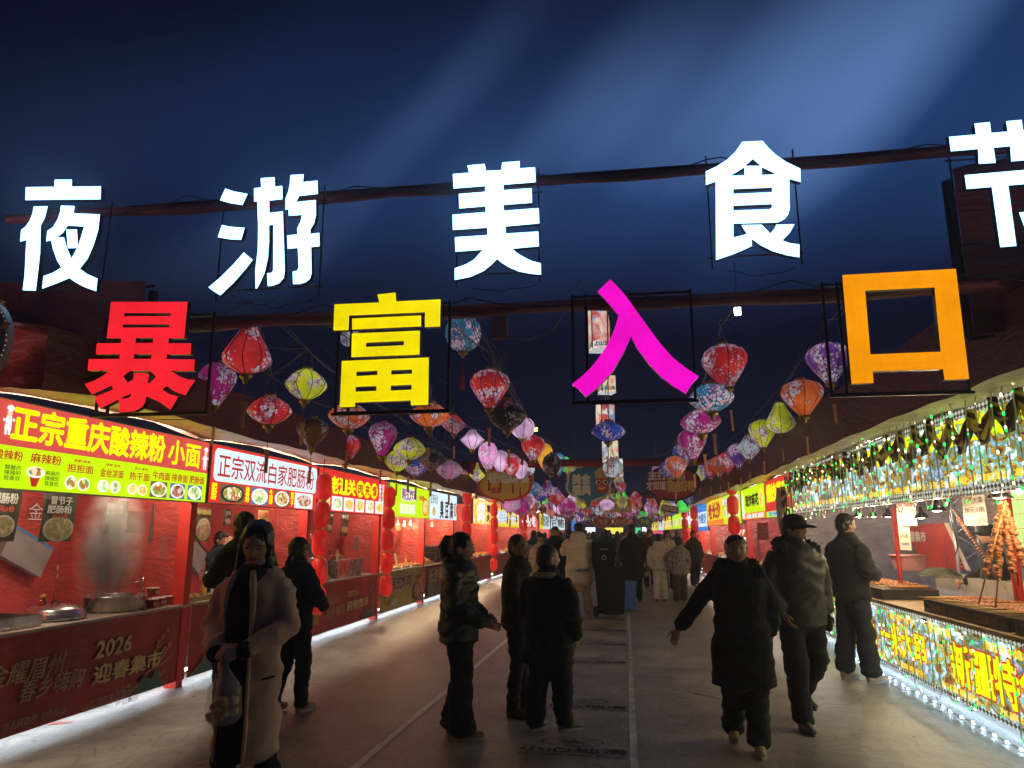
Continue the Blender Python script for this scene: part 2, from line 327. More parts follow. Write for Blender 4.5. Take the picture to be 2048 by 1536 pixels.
# ================================================================== ground
def ground_mat():
    m = D.materials.new('floor_vinyl'); m.use_nodes = True; t = m.node_tree; b = t.nodes['Principled BSDF']
    tcn = N(t, 'ShaderNodeTexCoord')
    mp = N(t, 'ShaderNodeMapping'); mp.inputs['Scale'].default_value = (1, .55, 1); lk(t, tcn.outputs['Object'], mp.inputs['Vector'])
    w = N(t, 'ShaderNodeTexNoise'); w.inputs['Scale'].default_value = .85; w.inputs['Detail'].default_value = 2; lk(t, mp.outputs[0], w.inputs['Vector'])
    sn = N(t, 'ShaderNodeMath', operation='MULTIPLY'); sn.inputs[1].default_value = 170; lk(t, w.outputs['Fac'], sn.inputs[0])
    si = N(t, 'ShaderNodeMath', operation='SINE'); lk(t, sn.outputs[0], si.inputs[0])
    ring = N(t, 'ShaderNodeMapRange'); ring.inputs['From Min'].default_value = .75; ring.inputs['From Max'].default_value = 1.0; ring.inputs['To Max'].default_value = .30
    lk(t, si.outputs[0], ring.inputs['Value'])
    d1 = N(t, 'ShaderNodeTexNoise'); d1.inputs['Scale'].default_value = 1.3; d1.inputs['Detail'].default_value = 8; d1.inputs['Roughness'].default_value = .7
    lk(t, tcn.outputs['Object'], d1.inputs['Vector'])
    r = N(t, 'ShaderNodeValToRGB'); r.color_ramp.elements[0].position = .32; r.color_ramp.elements[0].color = (.15, .145, .135, 1)
    r.color_ramp.elements[1].position = .68; r.color_ramp.elements[1].color = (.42, .405, .38, 1); lk(t, d1.outputs['Fac'], r.inputs[0])
    m1 = N(t, 'ShaderNodeMixRGB'); m1.inputs[2].default_value = (.07, .06, .05, 1); lk(t, ring.outputs[0], m1.inputs[0]); lk(t, r.outputs[0], m1.inputs[1])
    # scattered dark scuffs and stains
    mp2 = N(t, 'ShaderNodeMapping'); mp2.inputs['Scale'].default_value = (1, 1.8, 1); mp2.inputs['Rotation'].default_value = (0, 0, .5); lk(t, tcn.outputs['Object'], mp2.inputs['Vector'])
    v = N(t, 'ShaderNodeTexVoronoi'); v.inputs['Scale'].default_value = 2.2; lk(t, mp2.outputs[0], v.inputs['Vector'])
    n3 = N(t, 'ShaderNodeTexNoise'); n3.inputs['Scale'].default_value = 18; lk(t, tcn.outputs['Object'], n3.inputs['Vector'])
    sm = N(t, 'ShaderNodeMath', operation='MULTIPLY'); sm.inputs[1].default_value = .13; lk(t, n3.outputs['Fac'], sm.inputs[0])
    lt = N(t, 'ShaderNodeMath', operation='LESS_THAN'); lk(t, v.outputs['Distance'], lt.inputs[0]); lk(t, sm.outputs[0], lt.inputs[1])
    lm = N(t, 'ShaderNodeMath', operation='MULTIPLY'); lm.inputs[1].default_value = .8; lk(t, lt.outputs[0], lm.inputs[0])
    m2 = N(t, 'ShaderNodeMixRGB'); m2.inputs[2].default_value = (.035, .03, .025, 1); lk(t, lm.outputs[0], m2.inputs[0]); lk(t, m1.outputs[0], m2.inputs[1])
    lk(t, m2.outputs[0], b.inputs['Base Color'])
    rr = N(t, 'ShaderNodeMapRange'); rr.inputs['To Min'].default_value = .24; rr.inputs['To Max'].default_value = .60; lk(t, d1.outputs['Fac'], rr.inputs['Value'])
    lk(t, rr.outputs[0], b.inputs['Roughness'])
    nb = N(t, 'ShaderNodeTexNoise'); nb.inputs['Scale'].default_value = 5; nb.inputs['Detail'].default_value = 9; nb.inputs['Roughness'].default_value = .75; lk(t, tcn.outputs['Object'], nb.inputs['Vector'])
    bp = N(t, 'ShaderNodeBump'); bp.inputs['Strength'].default_value = .55; bp.inputs['Distance'].default_value = .025; lk(t, nb.outputs['Fac'], bp.inputs['Height'])
    lk(t, bp.outputs[0], b.inputs['Normal'])
    return m
mb = MB(); mb.quad((-300, -20, 0), (300, -20, 0), (300, 500, 0), (-300, 500, 0)); g = mb.build('ground', ground_mat()); tag(g, None, None, kind='structure')
m_line = mat('floor_line_paint', (.80, .80, .77), .5, vary=(9, .2))
m_tape = mat('clear_floor_tape', (.55, .58, .58), .15, vary=(6, .25))
mb = MB()
a, b_ = onG(710, 1536), onG(1002, 1290); dv = (b_ - a); a2 = a - dv * .6; b2 = b_ + dv * 3.2; wv = Vector((dv.y, -dv.x, 0)).normalized() * .030
mb.quad(a2 - wv + Vector((0, 0, .004)), a2 + wv + Vector((0, 0, .004)), b2 + wv + Vector((0, 0, .004)), b2 - wv + Vector((0, 0, .004)))
tag(mb.build('painted_line', m_line), None, None, kind='structure')
sxm = onG(1264, 1400).x
mb = MB(); mb.quad((sxm - .03, 1, .004), (sxm + .03, 1, .004), (sxm + .03, 40, .004), (sxm - .03, 40, .004))
tag(mb.build('floor_seam_tape', m_tape), None, None, kind='structure')
m_seam = mat('sheet_joint', (.05, .045, .04), .7)
mb = MB()
for y in (4.86, 10.9, 17.0, 23.1): mb.quad((-4.6, y, .003), (2.9, y, .003), (2.9, y + .008, .003), (-4.6, y + .008, .003))
tag(mb.build('floor_sheet_joint', m_seam), None, None, kind='structure')
# floor print: slip icon in an oval, chinese warning, english warning
m_print = mat('faded_floor_print', (.028, .026, .025), .6, vary=(14, .4))
FG = lambda y: Fr((0, y, .005), (1, 0, 0), (0, 1, 0))
ys = [onG(1180, p).y for p in (1512, 1420, 1327, 1290, 1262, 1240)]
xs_ = onG(1183, 1500).x
gl = ['nearest printed wet floor warning, at the bottom edge of the photo', 'printed wet floor warning right of the boy in the black coat', 'third printed wet floor warning along the clear floor tape',
      'fourth printed wet floor warning along the clear tape', 'fifth, small printed wet floor warning on the walkway', 'farthest printed wet floor warning, just before the black wheelie bin']
for i, y in enumerate(ys):
    fr = FG(y); mb = MB(); w_ = .82; x1 = sxm - .05; x0 = x1 - w_; cx = (x0 + x1) / 2 - .02
    k = 28; oo = []
    for j in range(k):
        a0 = 2 * math.pi * j / k; a1 = 2 * math.pi * (j + 1) / k
        mb.add([fr.p(cx + math.cos(a0) * .25, .34 + math.sin(a0) * .13), fr.p(cx + math.cos(a1) * .25, .34 + math.sin(a1) * .13),
                fr.p(cx + math.cos(a1) * .235, .34 + math.sin(a1) * .12), fr.p(cx + math.cos(a0) * .235, .34 + math.sin(a0) * .12)], [(0, 1, 2, 3)])
    for (p, q, t_) in [((-.16, .40), (.0, .35), .012), ((0, .35), (.17, .40), .012), ((-.02, .36), (.1, .30), .02), ((.0, .33), (-.12, .29), .012), ((-.05, .25), (.14, .26), .01)]:
        P, Q = Vector((cx + p[0], p[1])), Vector((cx + q[0], q[1])); d_ = (Q - P).normalized(); nn = Vector((-d_.y, d_.x)) * t_ / 2
        fr.poly(mb, [P - nn, Q - nn, Q + nn, P + nn], 0)
    fr.disc(mb, cx + .02, .385, .018, .018, 0)
    put_text(mb, fr, '小心地滑', x0, x1, .055, .185, 0, .02)
    put_text(mb, fr, 'caution wet floor', x0, x1, -.03, .02, 0, .01)
    o = mb.build('floor_warning_print', m_print); tag(o, gl[i], 'floor marking', 'wet floor warnings printed along the walkway')

# ================================================================== entrance gate
GY = 4.6
L_ = [
 ('夜', 'W', (0, 340), 5.906, [
  [(670,130),(874,130),(872,212),(1217,207),(1212,360),(325,370),(332,218),(670,214)],
  [(425,444),(590,442),(555,580),(508,670),(500,1000),(450,1436),(296,1430),(318,1250),(335,920),(342,838),(310,850),(264,857),(278,722),(330,680),(380,610),(410,530)],
  [(745,436),(905,440),(895,525),(1203,540),(1185,720),(1130,900),(1060,1060),(968,1178),(1050,1240),(1176,1296),(1160,1442),(1040,1400),(930,1345),(845,1287),(720,1340),(526,1413),(540,1266),(650,1225),(752,1165),(700,1080),(650,940),(630,845),(572,857),(585,733),(650,690),(710,590),(735,510)],
  [(825,670),(1020,682),(950,910),(870,1058),(815,932),(782,810),(695,806),(765,760)],
  [(808,716),(933,716),(946,905),(928,934),(828,936)]]),
 ('游', 'W', (400, 340), 5.908, [
  [(318,235),(430,272),(580,298),(520,428),(380,408),(255,372)], [(278,664),(380,685),(545,698),(505,838),(370,832),(230,808)],
  [(535,988),(640,1075),(560,1180),(420,1340),(260,1492),(190,1450),(120,1398),(250,1290),(420,1120)],
  [(735,113),(898,102),(903,212),(987,203),(992,360),(835,377),(835,522),(995,505),(1005,800),(1018,1200),(1005,1290),(950,1350),(880,1378),(818,1384),(810,1233),(862,1228),(882,1200),(884,662),(832,666),(834,850),(820,1050),(780,1230),(720,1360),(690,1412),(675,1412),(670,1210),(700,960),(705,700),(695,390),(657,386),(656,232),(740,222)],
  [(1083,78),(1240,66),(1232,160),(1402,142),(1407,298),(1190,322),(1148,395),(1383,370),(1385,540),(1365,640),(1318,720),(1320,770),(1424,756),(1428,914),(1328,924),(1333,1230),(1315,1295),(1270,1335),(1200,1358),(1116,1360),(1112,1212),(1160,1205),(1182,1165),(1172,934),(1052,944),(1045,788),(1168,776),(1165,705),(1205,620),(1222,545),(1066,556),(1062,476),(1026,488),(1025,355),(1060,270),(1078,180)]]),
 ('美', 'W', (880, 320), 6.146, [
  [(345,85),(555,66),(572,150),(760,143),(772,50),(985,32),(985,122),(1172,107),(1182,290),(785,322),(788,388),(1130,365),(1136,542),(785,570),(790,640),(1217,608),(1225,795),(812,832),(815,920),(1213,895),(1220,1075),(895,1105),(940,1150),(1030,1205),(1130,1255),(1243,1283),(1246,1423),(1120,1412),(980,1385),(860,1335),(770,1280),(708,1230),(640,1300),(540,1380),(380,1450),(190,1488),(190,1345),(330,1295),(430,1235),(510,1145),(540,1118),(198,1142),(192,965),(590,938),(588,848),(168,875),(162,688),(570,658),(568,586),(245,612),(240,435),(565,408),(560,338),(175,368),(167,190),(365,175)]]),
 ('食', 'W', (1400, 280), 6.145, [
  [(515,42),(762,32),(830,115),(920,200),(1050,290),(1223,372),(1228,537),(1088,497),(1093,860),(1075,930),(1030,990),(950,1030),(405,1046),(405,1215),(490,1195),(572,1170),(530,1110),(502,1062),(750,1058),(856,1168),(905,1110),(930,1058),(1152,1052),(1090,1160),(1000,1250),(1100,1285),(1212,1300),(1210,1457),(1050,1430),(880,1380),(740,1310),(628,1230),(630,1318),(520,1370),(385,1425),(192,1490),(188,530),(68,572),(68,406),(200,345),(330,260),(430,165)],
  [(642,252),(742,338),(545,338)], [(540,352),(540,453),(360,460),(450,410)], [(752,352),(930,440),(752,450)], [(402,622),(878,603),(878,660),(402,682)], [(402,826),(878,806),(876,850),(850,868),(402,884)]]),
 ('节', 'W', (1848, 240), 5.69, [
  [(555,62),(730,46),(745,168),(932,152),(915,36),(1090,20),(1106,136),(1400,112),(1415,275),(1128,305),(1140,476),(972,490),(962,318),(772,335),(797,506),(605,518),(597,350),(288,376),(268,212),(574,186)],
  [(445,647),(1410,563),(1425,950),(1390,1110),(1270,1200),(1138,1275),(1060,1070),(1170,1060),(1240,1020),(1225,740),(938,763),(1030,1448),(848,1462),(752,780),(467,803)]]),
 ('暴', 'R', (160, 590), 6.142, [
  [(405,95),(1345,95),(1322,320),(1302,540),(1112,540),(1108,602),(1388,602),(1380,738),(1090,738),(1085,797),(1432,800),(1422,940),(1138,940),(1250,1010),(1340,1045),(1440,1052),(1385,1130),(1318,1240),(1200,1200),(1085,1127),(1035,1168),(1120,1225),(1230,1255),(1170,1360),(1135,1418),(1000,1320),(838,1250),(828,1320),(780,1390),(690,1435),(515,1448),(510,1370),(498,1290),(400,1340),(275,1402),(230,1320),(205,1258),(380,1190),(435,1165),(412,1118),(310,1170),(178,1230),(130,1170),(85,1100),(200,1060),(310,1000),(385,937),(120,935),(133,795),(510,795),(517,735),(220,737),(233,602),(528,602),(533,542),(353,540),(380,320)],
  [(567,232),(1135,232),(1135,270),(566,272)], [(550,372),(1122,370),(1122,408),(548,410)], [(712,537),(925,537),(918,598),(706,600)], [(690,735),(905,735),(898,792),(684,795)],
  [(640,940),(895,938),(955,1015),(880,1092),(852,1085),(875,990),(850,965),(685,965),(680,1045),(608,1085),(555,1005)], [(650,1218),(650,1250),(610,1278),(540,1280),(535,1268)]]),
 ('富', 'Y', (650, 580), 6.144, [
  [(656,68),(878,44),(888,152),(1430,127),(1424,460),(1238,467),(1240,285),(310,325),(303,503),(118,508),(130,188),(680,165)],
  [(347,362),(1192,323),(1192,457),(347,497)], [(345,545),(1177,510),(1172,803),(337,835)], [(520,658),(982,636),(980,688),(516,710)],
  [(222,882),(1285,838),(1280,1418),(1068,1424),(1066,1365),(387,1390),(383,1442),(196,1448)], [(402,1012),(658,1000),(656,1052),(400,1066)], [(828,995),(1083,985),(1080,1036),(828,1048)], [(392,1198),(645,1187),(643,1247),(392,1258)], [(822,1182),(1075,1172),(1074,1232),(820,1244)]]),
 ('入', 'M', (0, 0), 1.0, [
  [(1220.5,561),(1235,575),(1250,592),(1270,620),(1290,647.5),(1317,685),(1345,717),(1372,738),(1397,754),(1382,771),(1371,789),(1345,773),(1322,755),(1300,732),(1285,712),(1272,695),(1262,674),(1247,707),(1225,745),(1195,777),(1172,795),(1159,781),(1144,770),(1163,755),(1182,737),(1198,717),(1212,696),(1224,672),(1232,652),(1237,632.5),(1210,600),(1195,585.5)]]),
 ('口', 'O', (0, 0), 1.0, [
  [(1682.5,552.5),(1908.5,540),(1935,759.5),(1886,761),(1883,740),(1743,744),(1745,767),(1701,769)], [(1728,583.5),(1866,577),(1878.5,705),(1738.5,710.5)]]),
]
GL = {'W': glow('white_letter_face', (.26, .58, 1.0), 4.2, 'FRONT'), 'R': glow('red_letter_face', (1.0, .018, .032), .8, 'FRONT'),
      'Y': glow('yellow_letter_face', (1.0, .82, 0.0), .8, 'FRONT'), 'M': glow('magenta_letter_face', (1.0, .004, .62), .8, 'FRONT'),
      'O': glow('orange_letter_face', (1.0, .34, .0), .8, 'FRONT')}
for m_ in GL.values():     # the diodes behind the acrylic show as faint rows and uneven patches
    t = m_.node_tree; b = t.nodes['Principled BSDF']; s0 = b.inputs['Emission Strength'].default_value; tcn = N(t, 'ShaderNodeTexCoord'); n1 = N(t, 'ShaderNodeTexNoise'); n1.inputs['Scale'].default_value = 3.5; n1.inputs['Detail'].default_value = 3; lk(t, tcn.outputs['Object'], n1.inputs['Vector'])
    v1 = N(t, 'ShaderNodeTexVoronoi'); v1.inputs['Scale'].default_value = 22; v1.inputs['Randomness'].default_value = .25; lk(t, tcn.outputs['Object'], v1.inputs['Vector'])
    a1 = N(t, 'ShaderNodeMapRange'); a1.inputs['From Min'].default_value = .3; a1.inputs['From Max'].default_value = .7; a1.inputs['To Min'].default_value = .88; a1.inputs['To Max'].default_value = 1.15; lk(t, n1.outputs['Fac'], a1.inputs['Value'])
    a2 = N(t, 'ShaderNodeMapRange'); a2.inputs['From Max'].default_value = .7; a2.inputs['To Min'].default_value = 1.12; a2.inputs['To Max'].default_value = .84; lk(t, v1.outputs['Distance'], a2.inputs['Value'])
    a3 = N(t, 'ShaderNodeMath', operation='MULTIPLY'); lk(t, a1.outputs[0], a3.inputs[0]); lk(t, a2.outputs[0], a3.inputs[1]); a4 = N(t, 'ShaderNodeMath', operation='MULTIPLY'); lk(t, a3.outputs[0], a4.inputs[0]); a4.inputs[1].default_value = s0; lk(t, a4.outputs[0], b.inputs['Emission Strength'])
m_rim = mat('letter_return_black', (.012, .012, .014), .35)
m_tin = mat('letter_return_tin', (.35, .35, .36), .35, metal=.9)
m_steel = mat('dark_painted_steel', (.035, .02, .022), .4, metal=.4, vary=(5, .3))
lab = {'夜': 'tall white lit letter at far left of the upper row, 夜', '游': 'white lit letter with three slanted dots at its left, 游', '美': 'white lit letter of stacked bars in the middle of the upper row, 美',
       '食': 'white lit letter with a roof shaped top, 食', '节': 'white lit letter cut off by the right edge of the photo, 节', '暴': 'red lit letter in a dark steel frame above the noodle stall, 暴',
       '富': 'yellow lit letter in a dark steel frame, 富', '入': 'magenta lit letter of two curved strokes in a steel frame, 入', '口': 'orange lit letter shaped like an open square, 口'}
zB1 = onY(1090, 356, GY + .2).z; zB2 = onY(1300, 601, GY + .35).z
m_halo = glow('letter_back_glow', (.75, .85, 1.0), .35, 'FRONT')  # back faces glow too, added to light the beams behind
for ch, k, o_, s_, loops in L_:
    P = [[onY(o_[0] + x / s_, o_[1] + y / s_, GY) for x, y in L] for L in loops]
    allp = [p for L in P for p in L]; cx = sum(p.x for p in allp) / len(allp); cz = min(p.z for p in allp)
    me = curve_mesh([[(p.x - cx, p.z - cz) for p in L] for L in P], .022)
    me.transform(Matrix.Rotation(math.pi / 2, 4, 'X'))
    me.materials.append(m_rim); me.materials.append(GL[k]); me.materials.append(m_halo if k == 'W' else m_rim)
    for p in me.polygons: p.material_index = 1 if p.normal.y < -.7 else 2 if p.normal.y > .7 else 0; p.use_smooth = False
    o = thing('gate_letter', lab[ch], 'lit letter', (cx, GY, cz), group='lit letters on the entrance gate')
    link('letter_face', me, o)
    # steel frame behind
    x0, x1 = min(p.x for p in allp), max(p.x for p in allp); z0, z1 = cz, max(p.z for p in allp)
    if k != 'W':
        fx = {'暴': (180, 403, 826), '富': (664, 892, 822), '入': (1147, 1393, 800), '口': (1668, 1948, 784)}[ch]
        A = onY(fx[0], fx[2], GY); Bp = onY(fx[1], fx[2], GY); mb = MB(); t_ = .016
        zt = zB2 - .03; zb = (A.z + Bp.z) / 2
        for x in (A.x, Bp.x, A.x + .09): mb.bx(x - t_ / 2, x + t_ / 2, GY + .05, GY + .05 + t_, zb, zt)
        for z in (zb, zt - .02): mb.bx(A.x, Bp.x, GY + .052 + t_, GY + .052 + 2 * t_, z, z + t_)
        mb.bx(A.x - t_, Bp.x + t_, GY + .02, GY + .049, zb - t_, zb)
        mb.build('steel_frame', m_steel, o)
    else:
        mb = MB(); t_ = .009
        for x in (x0 + .02, x1 - .02): mb.bx(x - t_ / 2, x + t_ / 2, GY + .05, GY + .05 + t_, z0 - .02, zB1)
        for z in (z0 + .06, z1 - .2): mb.bx(x0, x1, GY + .07, GY + .07 + t_, z, z + t_)
        mb.build('steel_frame', m_steel, o)
    # cables tied to the frame
    mb = MB(); pts = []
    for i in range(9):
        q = i / 8; pts.append((x0 + (x1 - x0) * (.2 + .7 * q) + .03 * math.sin(q * 9), GY + .1, z0 - .02 - .05 * math.sin(q * math.pi) * random.uniform(.4, 1.3)))
    mb.tube(pts, .003, 4); mb.build('cable', mat('black_cable', (.02, .02, .02), .5), o)

# red cloth wrapped beams of the gate and of the arches behind it
def cloth_mat(name, col, rough=.45, sc=3.0, wr=.5):
    m = mat(name, col, rough, vary=(sc, .25)); t = m.node_tree; b = t.nodes['Principled BSDF']
    tcn = N(t, 'ShaderNodeTexCoord'); mp = N(t, 'ShaderNodeMapping'); mp.inputs['Scale'].default_value = (2.2, 2.2, 5.5); mp.inputs['Rotation'].default_value = (.35, .25, .1)
    lk(t, tcn.outputs['Object'], mp.inputs['Vector'])
    nb = N(t, 'ShaderNodeTexNoise'); nb.inputs['Scale'].default_value = 2.0; nb.inputs['Detail'].default_value = 3; nb.inputs['Distortion'].default_value = 1.2
    lk(t, mp.outputs[0], nb.inputs['Vector'])
    bp = N(t, 'ShaderNodeBump'); bp.inputs['Strength'].default_value = wr; bp.inputs['Distance'].default_value = .12; lk(t, nb.outputs['Fac'], bp.inputs['Height'])
    lk(t, bp.outputs[0], b.inputs['Normal']); return m
m_redcloth = cloth_mat('red_tarpaulin', (.30, .022, .018), .38)
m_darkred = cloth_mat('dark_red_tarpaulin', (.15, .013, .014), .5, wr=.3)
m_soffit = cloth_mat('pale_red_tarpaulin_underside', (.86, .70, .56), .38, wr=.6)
def sheet(mb, grid, mi=0, smooth=True):
    n = len(grid[0]); vs = [p for r in grid for p in r]; fs = []
    for i in range(len(grid) - 1):
        for j in range(n - 1): fs.append((i * n + j, i * n + j + 1, (i + 1) * n + j + 1, (i + 1) * n + j))
    mb.add(vs, fs, mi, smooth)
def wrapped_beam(x0, x1, y, z, h, d, label, name='cloth_wrapped_beam', amp=.03, n=60, tilt=0.0, m=None):
    mb = MB(); g_ = []
    for k in range(9):
        a = 2 * math.pi * (k + .5) / 8; row = []
        for i in range(n + 1):
            x = x0 + (x1 - x0) * i / n; w_ = 1 + .09 * noise.noise(Vector((x * 2.3, k * .9, y)))
            zz = z + tilt * (x - x0) + math.sin(a) * h / 2 * w_ + (amp * noise.noise(Vector((x * 1.1, 5, y))) if math.sin(a) < -.5 else 0) * 1.5
            row.append((x, y + math.cos(a) * d / 2 * w_, zz))
        g_.append(row)
    g_[8] = g_[0]
    sheet(mb, g_); o = mb.build(name, m or (m_darkred if y < 6 else m_redcloth)); return tag(o, label, 'beam', 'red cloth wrapped cross beams')
wrapped_beam(-4.9, 3.6, GY + .25, zB1, .085, .09, 'upper red cloth wrapped beam behind the white lit letters')
wrapped_beam(-3.3, 3.6, GY + .40, zB2, .085, .16, 'lower red cloth wrapped beam just above the coloured letters')
for (py, Y, lb) in ((925, 20, 'red cloth beam crossing behind the blue speech bubble sign'), (991, 34, 'second farther red cloth beam under the blue bubble sign'), (1018, 46, 'farthest red cloth beam above the distant crowd')):
    wrapped_beam(-5, 3.6, Y, onY(1250, py, Y).z, .23 if Y == 20 else .3, .2, lb, n=40)
for (zz, x0, x1, lb) in ((zB1 + .04, -4.6, 3.4, 'thin black cable sagging along the upper gate beam'), (zB2 + .03, -3.2, 3.3, 'thin black cable sagging along the lower gate beam')):
    mb = MB(); n = 90; mb.tube([(x0 + (x1 - x0) * i / n, GY + .17 + .02 * math.sin(i * .7), zz - .10 * abs(math.sin(i * .21)) - .02 * noise.noise(Vector((i * .3, zz, 0)))) for i in range(n + 1)], .005, 4); tag(mb.build('gate_cable', mat('black_cable', (.02, .02, .02), .5)), lb, 'cable')
# gate end towers wrapped in cloth
def tower(x0, x1, y, z0, z1, label, sgn):
    mb = MB(); g_ = []
    for j in range(14):
        z = z0 + (z1 - z0) * j / 13; g_.append([(x0 + (x1 - x0) * i / 20, y + .06 * noise.noise(Vector((i * .5, j * .45, sgn * 3))) + .15 * abs(i / 10 - 1) ** 3, z + .03 * noise.noise(Vector((i * .4, 1, j)))) for i in range(21)])
    sheet(mb, g_); o = mb.build('cloth_tower', m_darkred); mb = MB()
    for x in (x0, x1): mb.tube([(x, y + .25, z0 - .0), (x, y + .25, z1 - .05)], .04, 8)
    for i in range(5): zz = z0 + (z1 - z0) * i / 5; mb.tube([(x0, y + .25, zz), (x1, y + .25, zz + (z1 - z0) / 5)], .015, 5)
    mb.build('truss', m_steel, o); return tag(o, label, 'gate tower', 'cloth covered gate towers')
tower(-6.6, -3.86, GY + .45, 2.72, 3.66, 'red tarpaulin wall of the gate behind the round cartoon board at far left', 1)
tower(2.42, 4.6, GY + .5, 2.95, 4.2, 'brownish red tarpaulin tower at the right end of the gate', -1)

# round board with stars at the far left
ro = onY(-62, 688, GY - .25); bd = thing('round_board', 'dark round blue board with yellow stars, cut by the left edge', 'sign board', ro)
fr = Fr(ro, (1, 0, 0)); mb = MB(); R0 = .36
k = 48; mb.add([fr.p(math.cos(2 * math.pi * i / k) * R0, math.sin(2 * math.pi * i / k) * R0, n_) for n_ in (0, .05) for i in range(k)],
               [tuple(range(k))[::-1], tuple(range(k, 2 * k))] + [(i, (i + 1) % k, k + (i + 1) % k, k + i) for i in range(k)])
mb.build('board', mat('board_cream', (.25, .24, .22), .5), bd)
mb = MB(); fr.disc(mb, 0, 0, R0 * .92, R0 * .92, .054, 0, 48); mb.build('blue_ring', mat('board_blue', (.03, .09, .22), .5), bd)
mb = MB(); fr.disc(mb, -.03, -.02, R0 * .78, R0 * .70, .058, 0, 40); mb.build('red_disc', mat('board_red', (.16, .03, .05), .5), bd)
def star(mb, fr, u, v, r, n, mi=0, pts=4, inn=.42, rot=0):
    fr.poly(mb, [(u + r * (1 if i % 2 == 0 else inn) * math.cos(rot + math.pi * i / pts), v + r * (1 if i % 2 == 0 else inn) * math.sin(rot + math.pi * i / pts)) for i in range(2 * pts)], n, mi)
mst = mat('board_star', (.30, .25, .12), .5)
for (px, py, r) in ((20, 612, .035), (25, 656, .055)):
    q = onY(px, py, GY - .25); mb = MB(); star(mb, fr, (q - ro).x, (q - ro).z, r, .064, rot=.35); mb.build('star', mst, bd)
mb = MB(); put_text(mb, fr, 'E', .14, .21, -.09, .02, .062, .02); mb.build('lettering', mat('board_letter', (.45, .42, .36), .5), bd)
mb = MB()
for i in range(60):
    a = 2 * math.pi * i / 60; mb.ell(fr.p(math.cos(a) * R0 * .97, math.sin(a) * R0 * .97, .056), (.004, .004, .004), 5, 3)
mb.build('bulb_string', glow('tiny_bulbs', (.5, .6, .8), .5), bd)
# ================================================================== stalls, left row
XL, XR = -4.70, 3.0
LF = Fr((XL, 0, 0), (0, 1, 0)); RF = Fr((XR, 0, 0), (0, -1, 0))
def uL(px, py, X=XL): p = onX(px, py, X); return p.y, p.z
def uR(px, py, X=XR): p = onX(px, py, X); return -p.y, p.z
def yL(px, X=XL): return onX(px, 1010, X).y
def yR(px, X=XR): return -onX(px, 1010, X).y
c_yg = (.62, 1.0, .0); m_yg = glow('sign_yellow_green', c_yg, .78, 'FRONT')
m_red_lit = glow('sign_salmon_red', (.72, .085, .07), 0.74, 'FRONT'); m_red2 = glow('sign_red', (.80, .03, .025), 0.74, 'FRONT')
m_white_lit = glow('sign_pale_blue_white', (.70, .90, 1.0), 0.86, 'FRONT'); m_ytext = glow('sign_yellow_text', (.90, 1.0, .0), 0.82)
m_rtext = glow('sign_red_text', (.55, .03, .02), 0.66); m_dtext = glow('sign_dark_text', (.03, .06, .02), 0.49); m_ktext = glow('sign_black_text', (.006, .01, .012), 0.33)
m_wtext = glow('sign_white_text', (.9, .95, 1), 0.82); m_yel = glow('sign_golden', (1, .78, .02), 0.78, 'FRONT'); m_orange_lit = glow('sign_orange', (1, .28, .03), 0.78, 'FRONT')
m_purple = glow('sign_purple_text', (.28, .02, .25), 0.66); m_blue_lit = glow('sign_blue', (.03, .25, .8), 0.78, 'FRONT')
m_alu = mat('aluminium_frame', (.3, .3, .31), .35, metal=.9); m_blk = mat('black_plastic', (.015, .015, .016), .45)
m_steel2 = mat('stainless_steel', (.55, .53, .5), .26, metal=1.0, vary=(7, .25)); m_gold = mat('gold_print', (.62, .45, .20), .5, vary=(12, .25)); m_goldd = mat('faded_gold_print', (.42, .30, .16), .5, vary=(9, .3))
m_whiteprint = mat('white_print', (.60, .52, .48), .5); m_white = mat('white_plastic', (.72, .72, .70), .4, vary=(6, .1)); m_wood = mat('pale_wood', (.42, .28, .14), .6, vary=(14, .3))
f_noodle = food_mat('noodle_picture', [(.10, .02, .01), (.55, .12, .04), (.10, .42, .05), (.85, .55, .30), (.95, .85, .7)], .9, 26)
f_green = food_mat('greens_picture', [(.02, .10, .03), (.10, .45, .10), (.75, .65, .35), (.9, .85, .75), (.25, .75, .2)], .9, 24)
f_dark = food_mat('beef_soup_picture', [(.05, .02, .02), (.25, .05, .03), (.5, .2, .1), (.8, .75, .7), (.1, .35, .1)], .85, 24)
f_fry = food_mat('fried_picture', [(.25, .06, .02), (.8, .35, .05), (.95, .6, .15), (1, .85, .45)], .95, 26)
f_wood = glow('picture_wood', (.22, .13, .06), .7); f_bluebg = glow('picture_blue', (.12, .22, .35), .7); f_white = glow('picture_plate', (.85, .88, .85), .9); f_darkbowl = glow('picture_dark_bowl', (.02, .02, .03), .6)

def sign_box(name_label, fr, u0, u1, v0, v1, cat='shop sign', group='lit signs over the food stalls', depth=.09):
    mb = MB(); fr.slab(mb, u0, u1, v0, v1, -depth, -.004)
    o = mb.build('shop_sign', m_alu); return tag(o, name_label, cat, group)
def panel(fr, u0, u1, v0, v1, n, m, parent, name='face_panel', nu=1):
    mb = MB(); fr.rect(mb, u0, u1, v0, v1, n); return mb.build(name, m, parent)
def rrect(fr, u0, u1, v0, v1, n, m, parent, r=.08, name='face_panel'):
    pts = []
    for (cu, cv, a) in ((u1 - r, v1 - r, 0), (u0 + r, v1 - r, 90), (u0 + r, v0 + r, 180), (u1 - r, v0 + r, 270)):
        for i in range(6): t_ = math.radians(a + 18 * i); pts.append((cu + r * math.cos(t_), cv + r * math.sin(t_)))
    mb = MB(); fr.poly(mb, pts, n); return mb.build(name, m, parent)
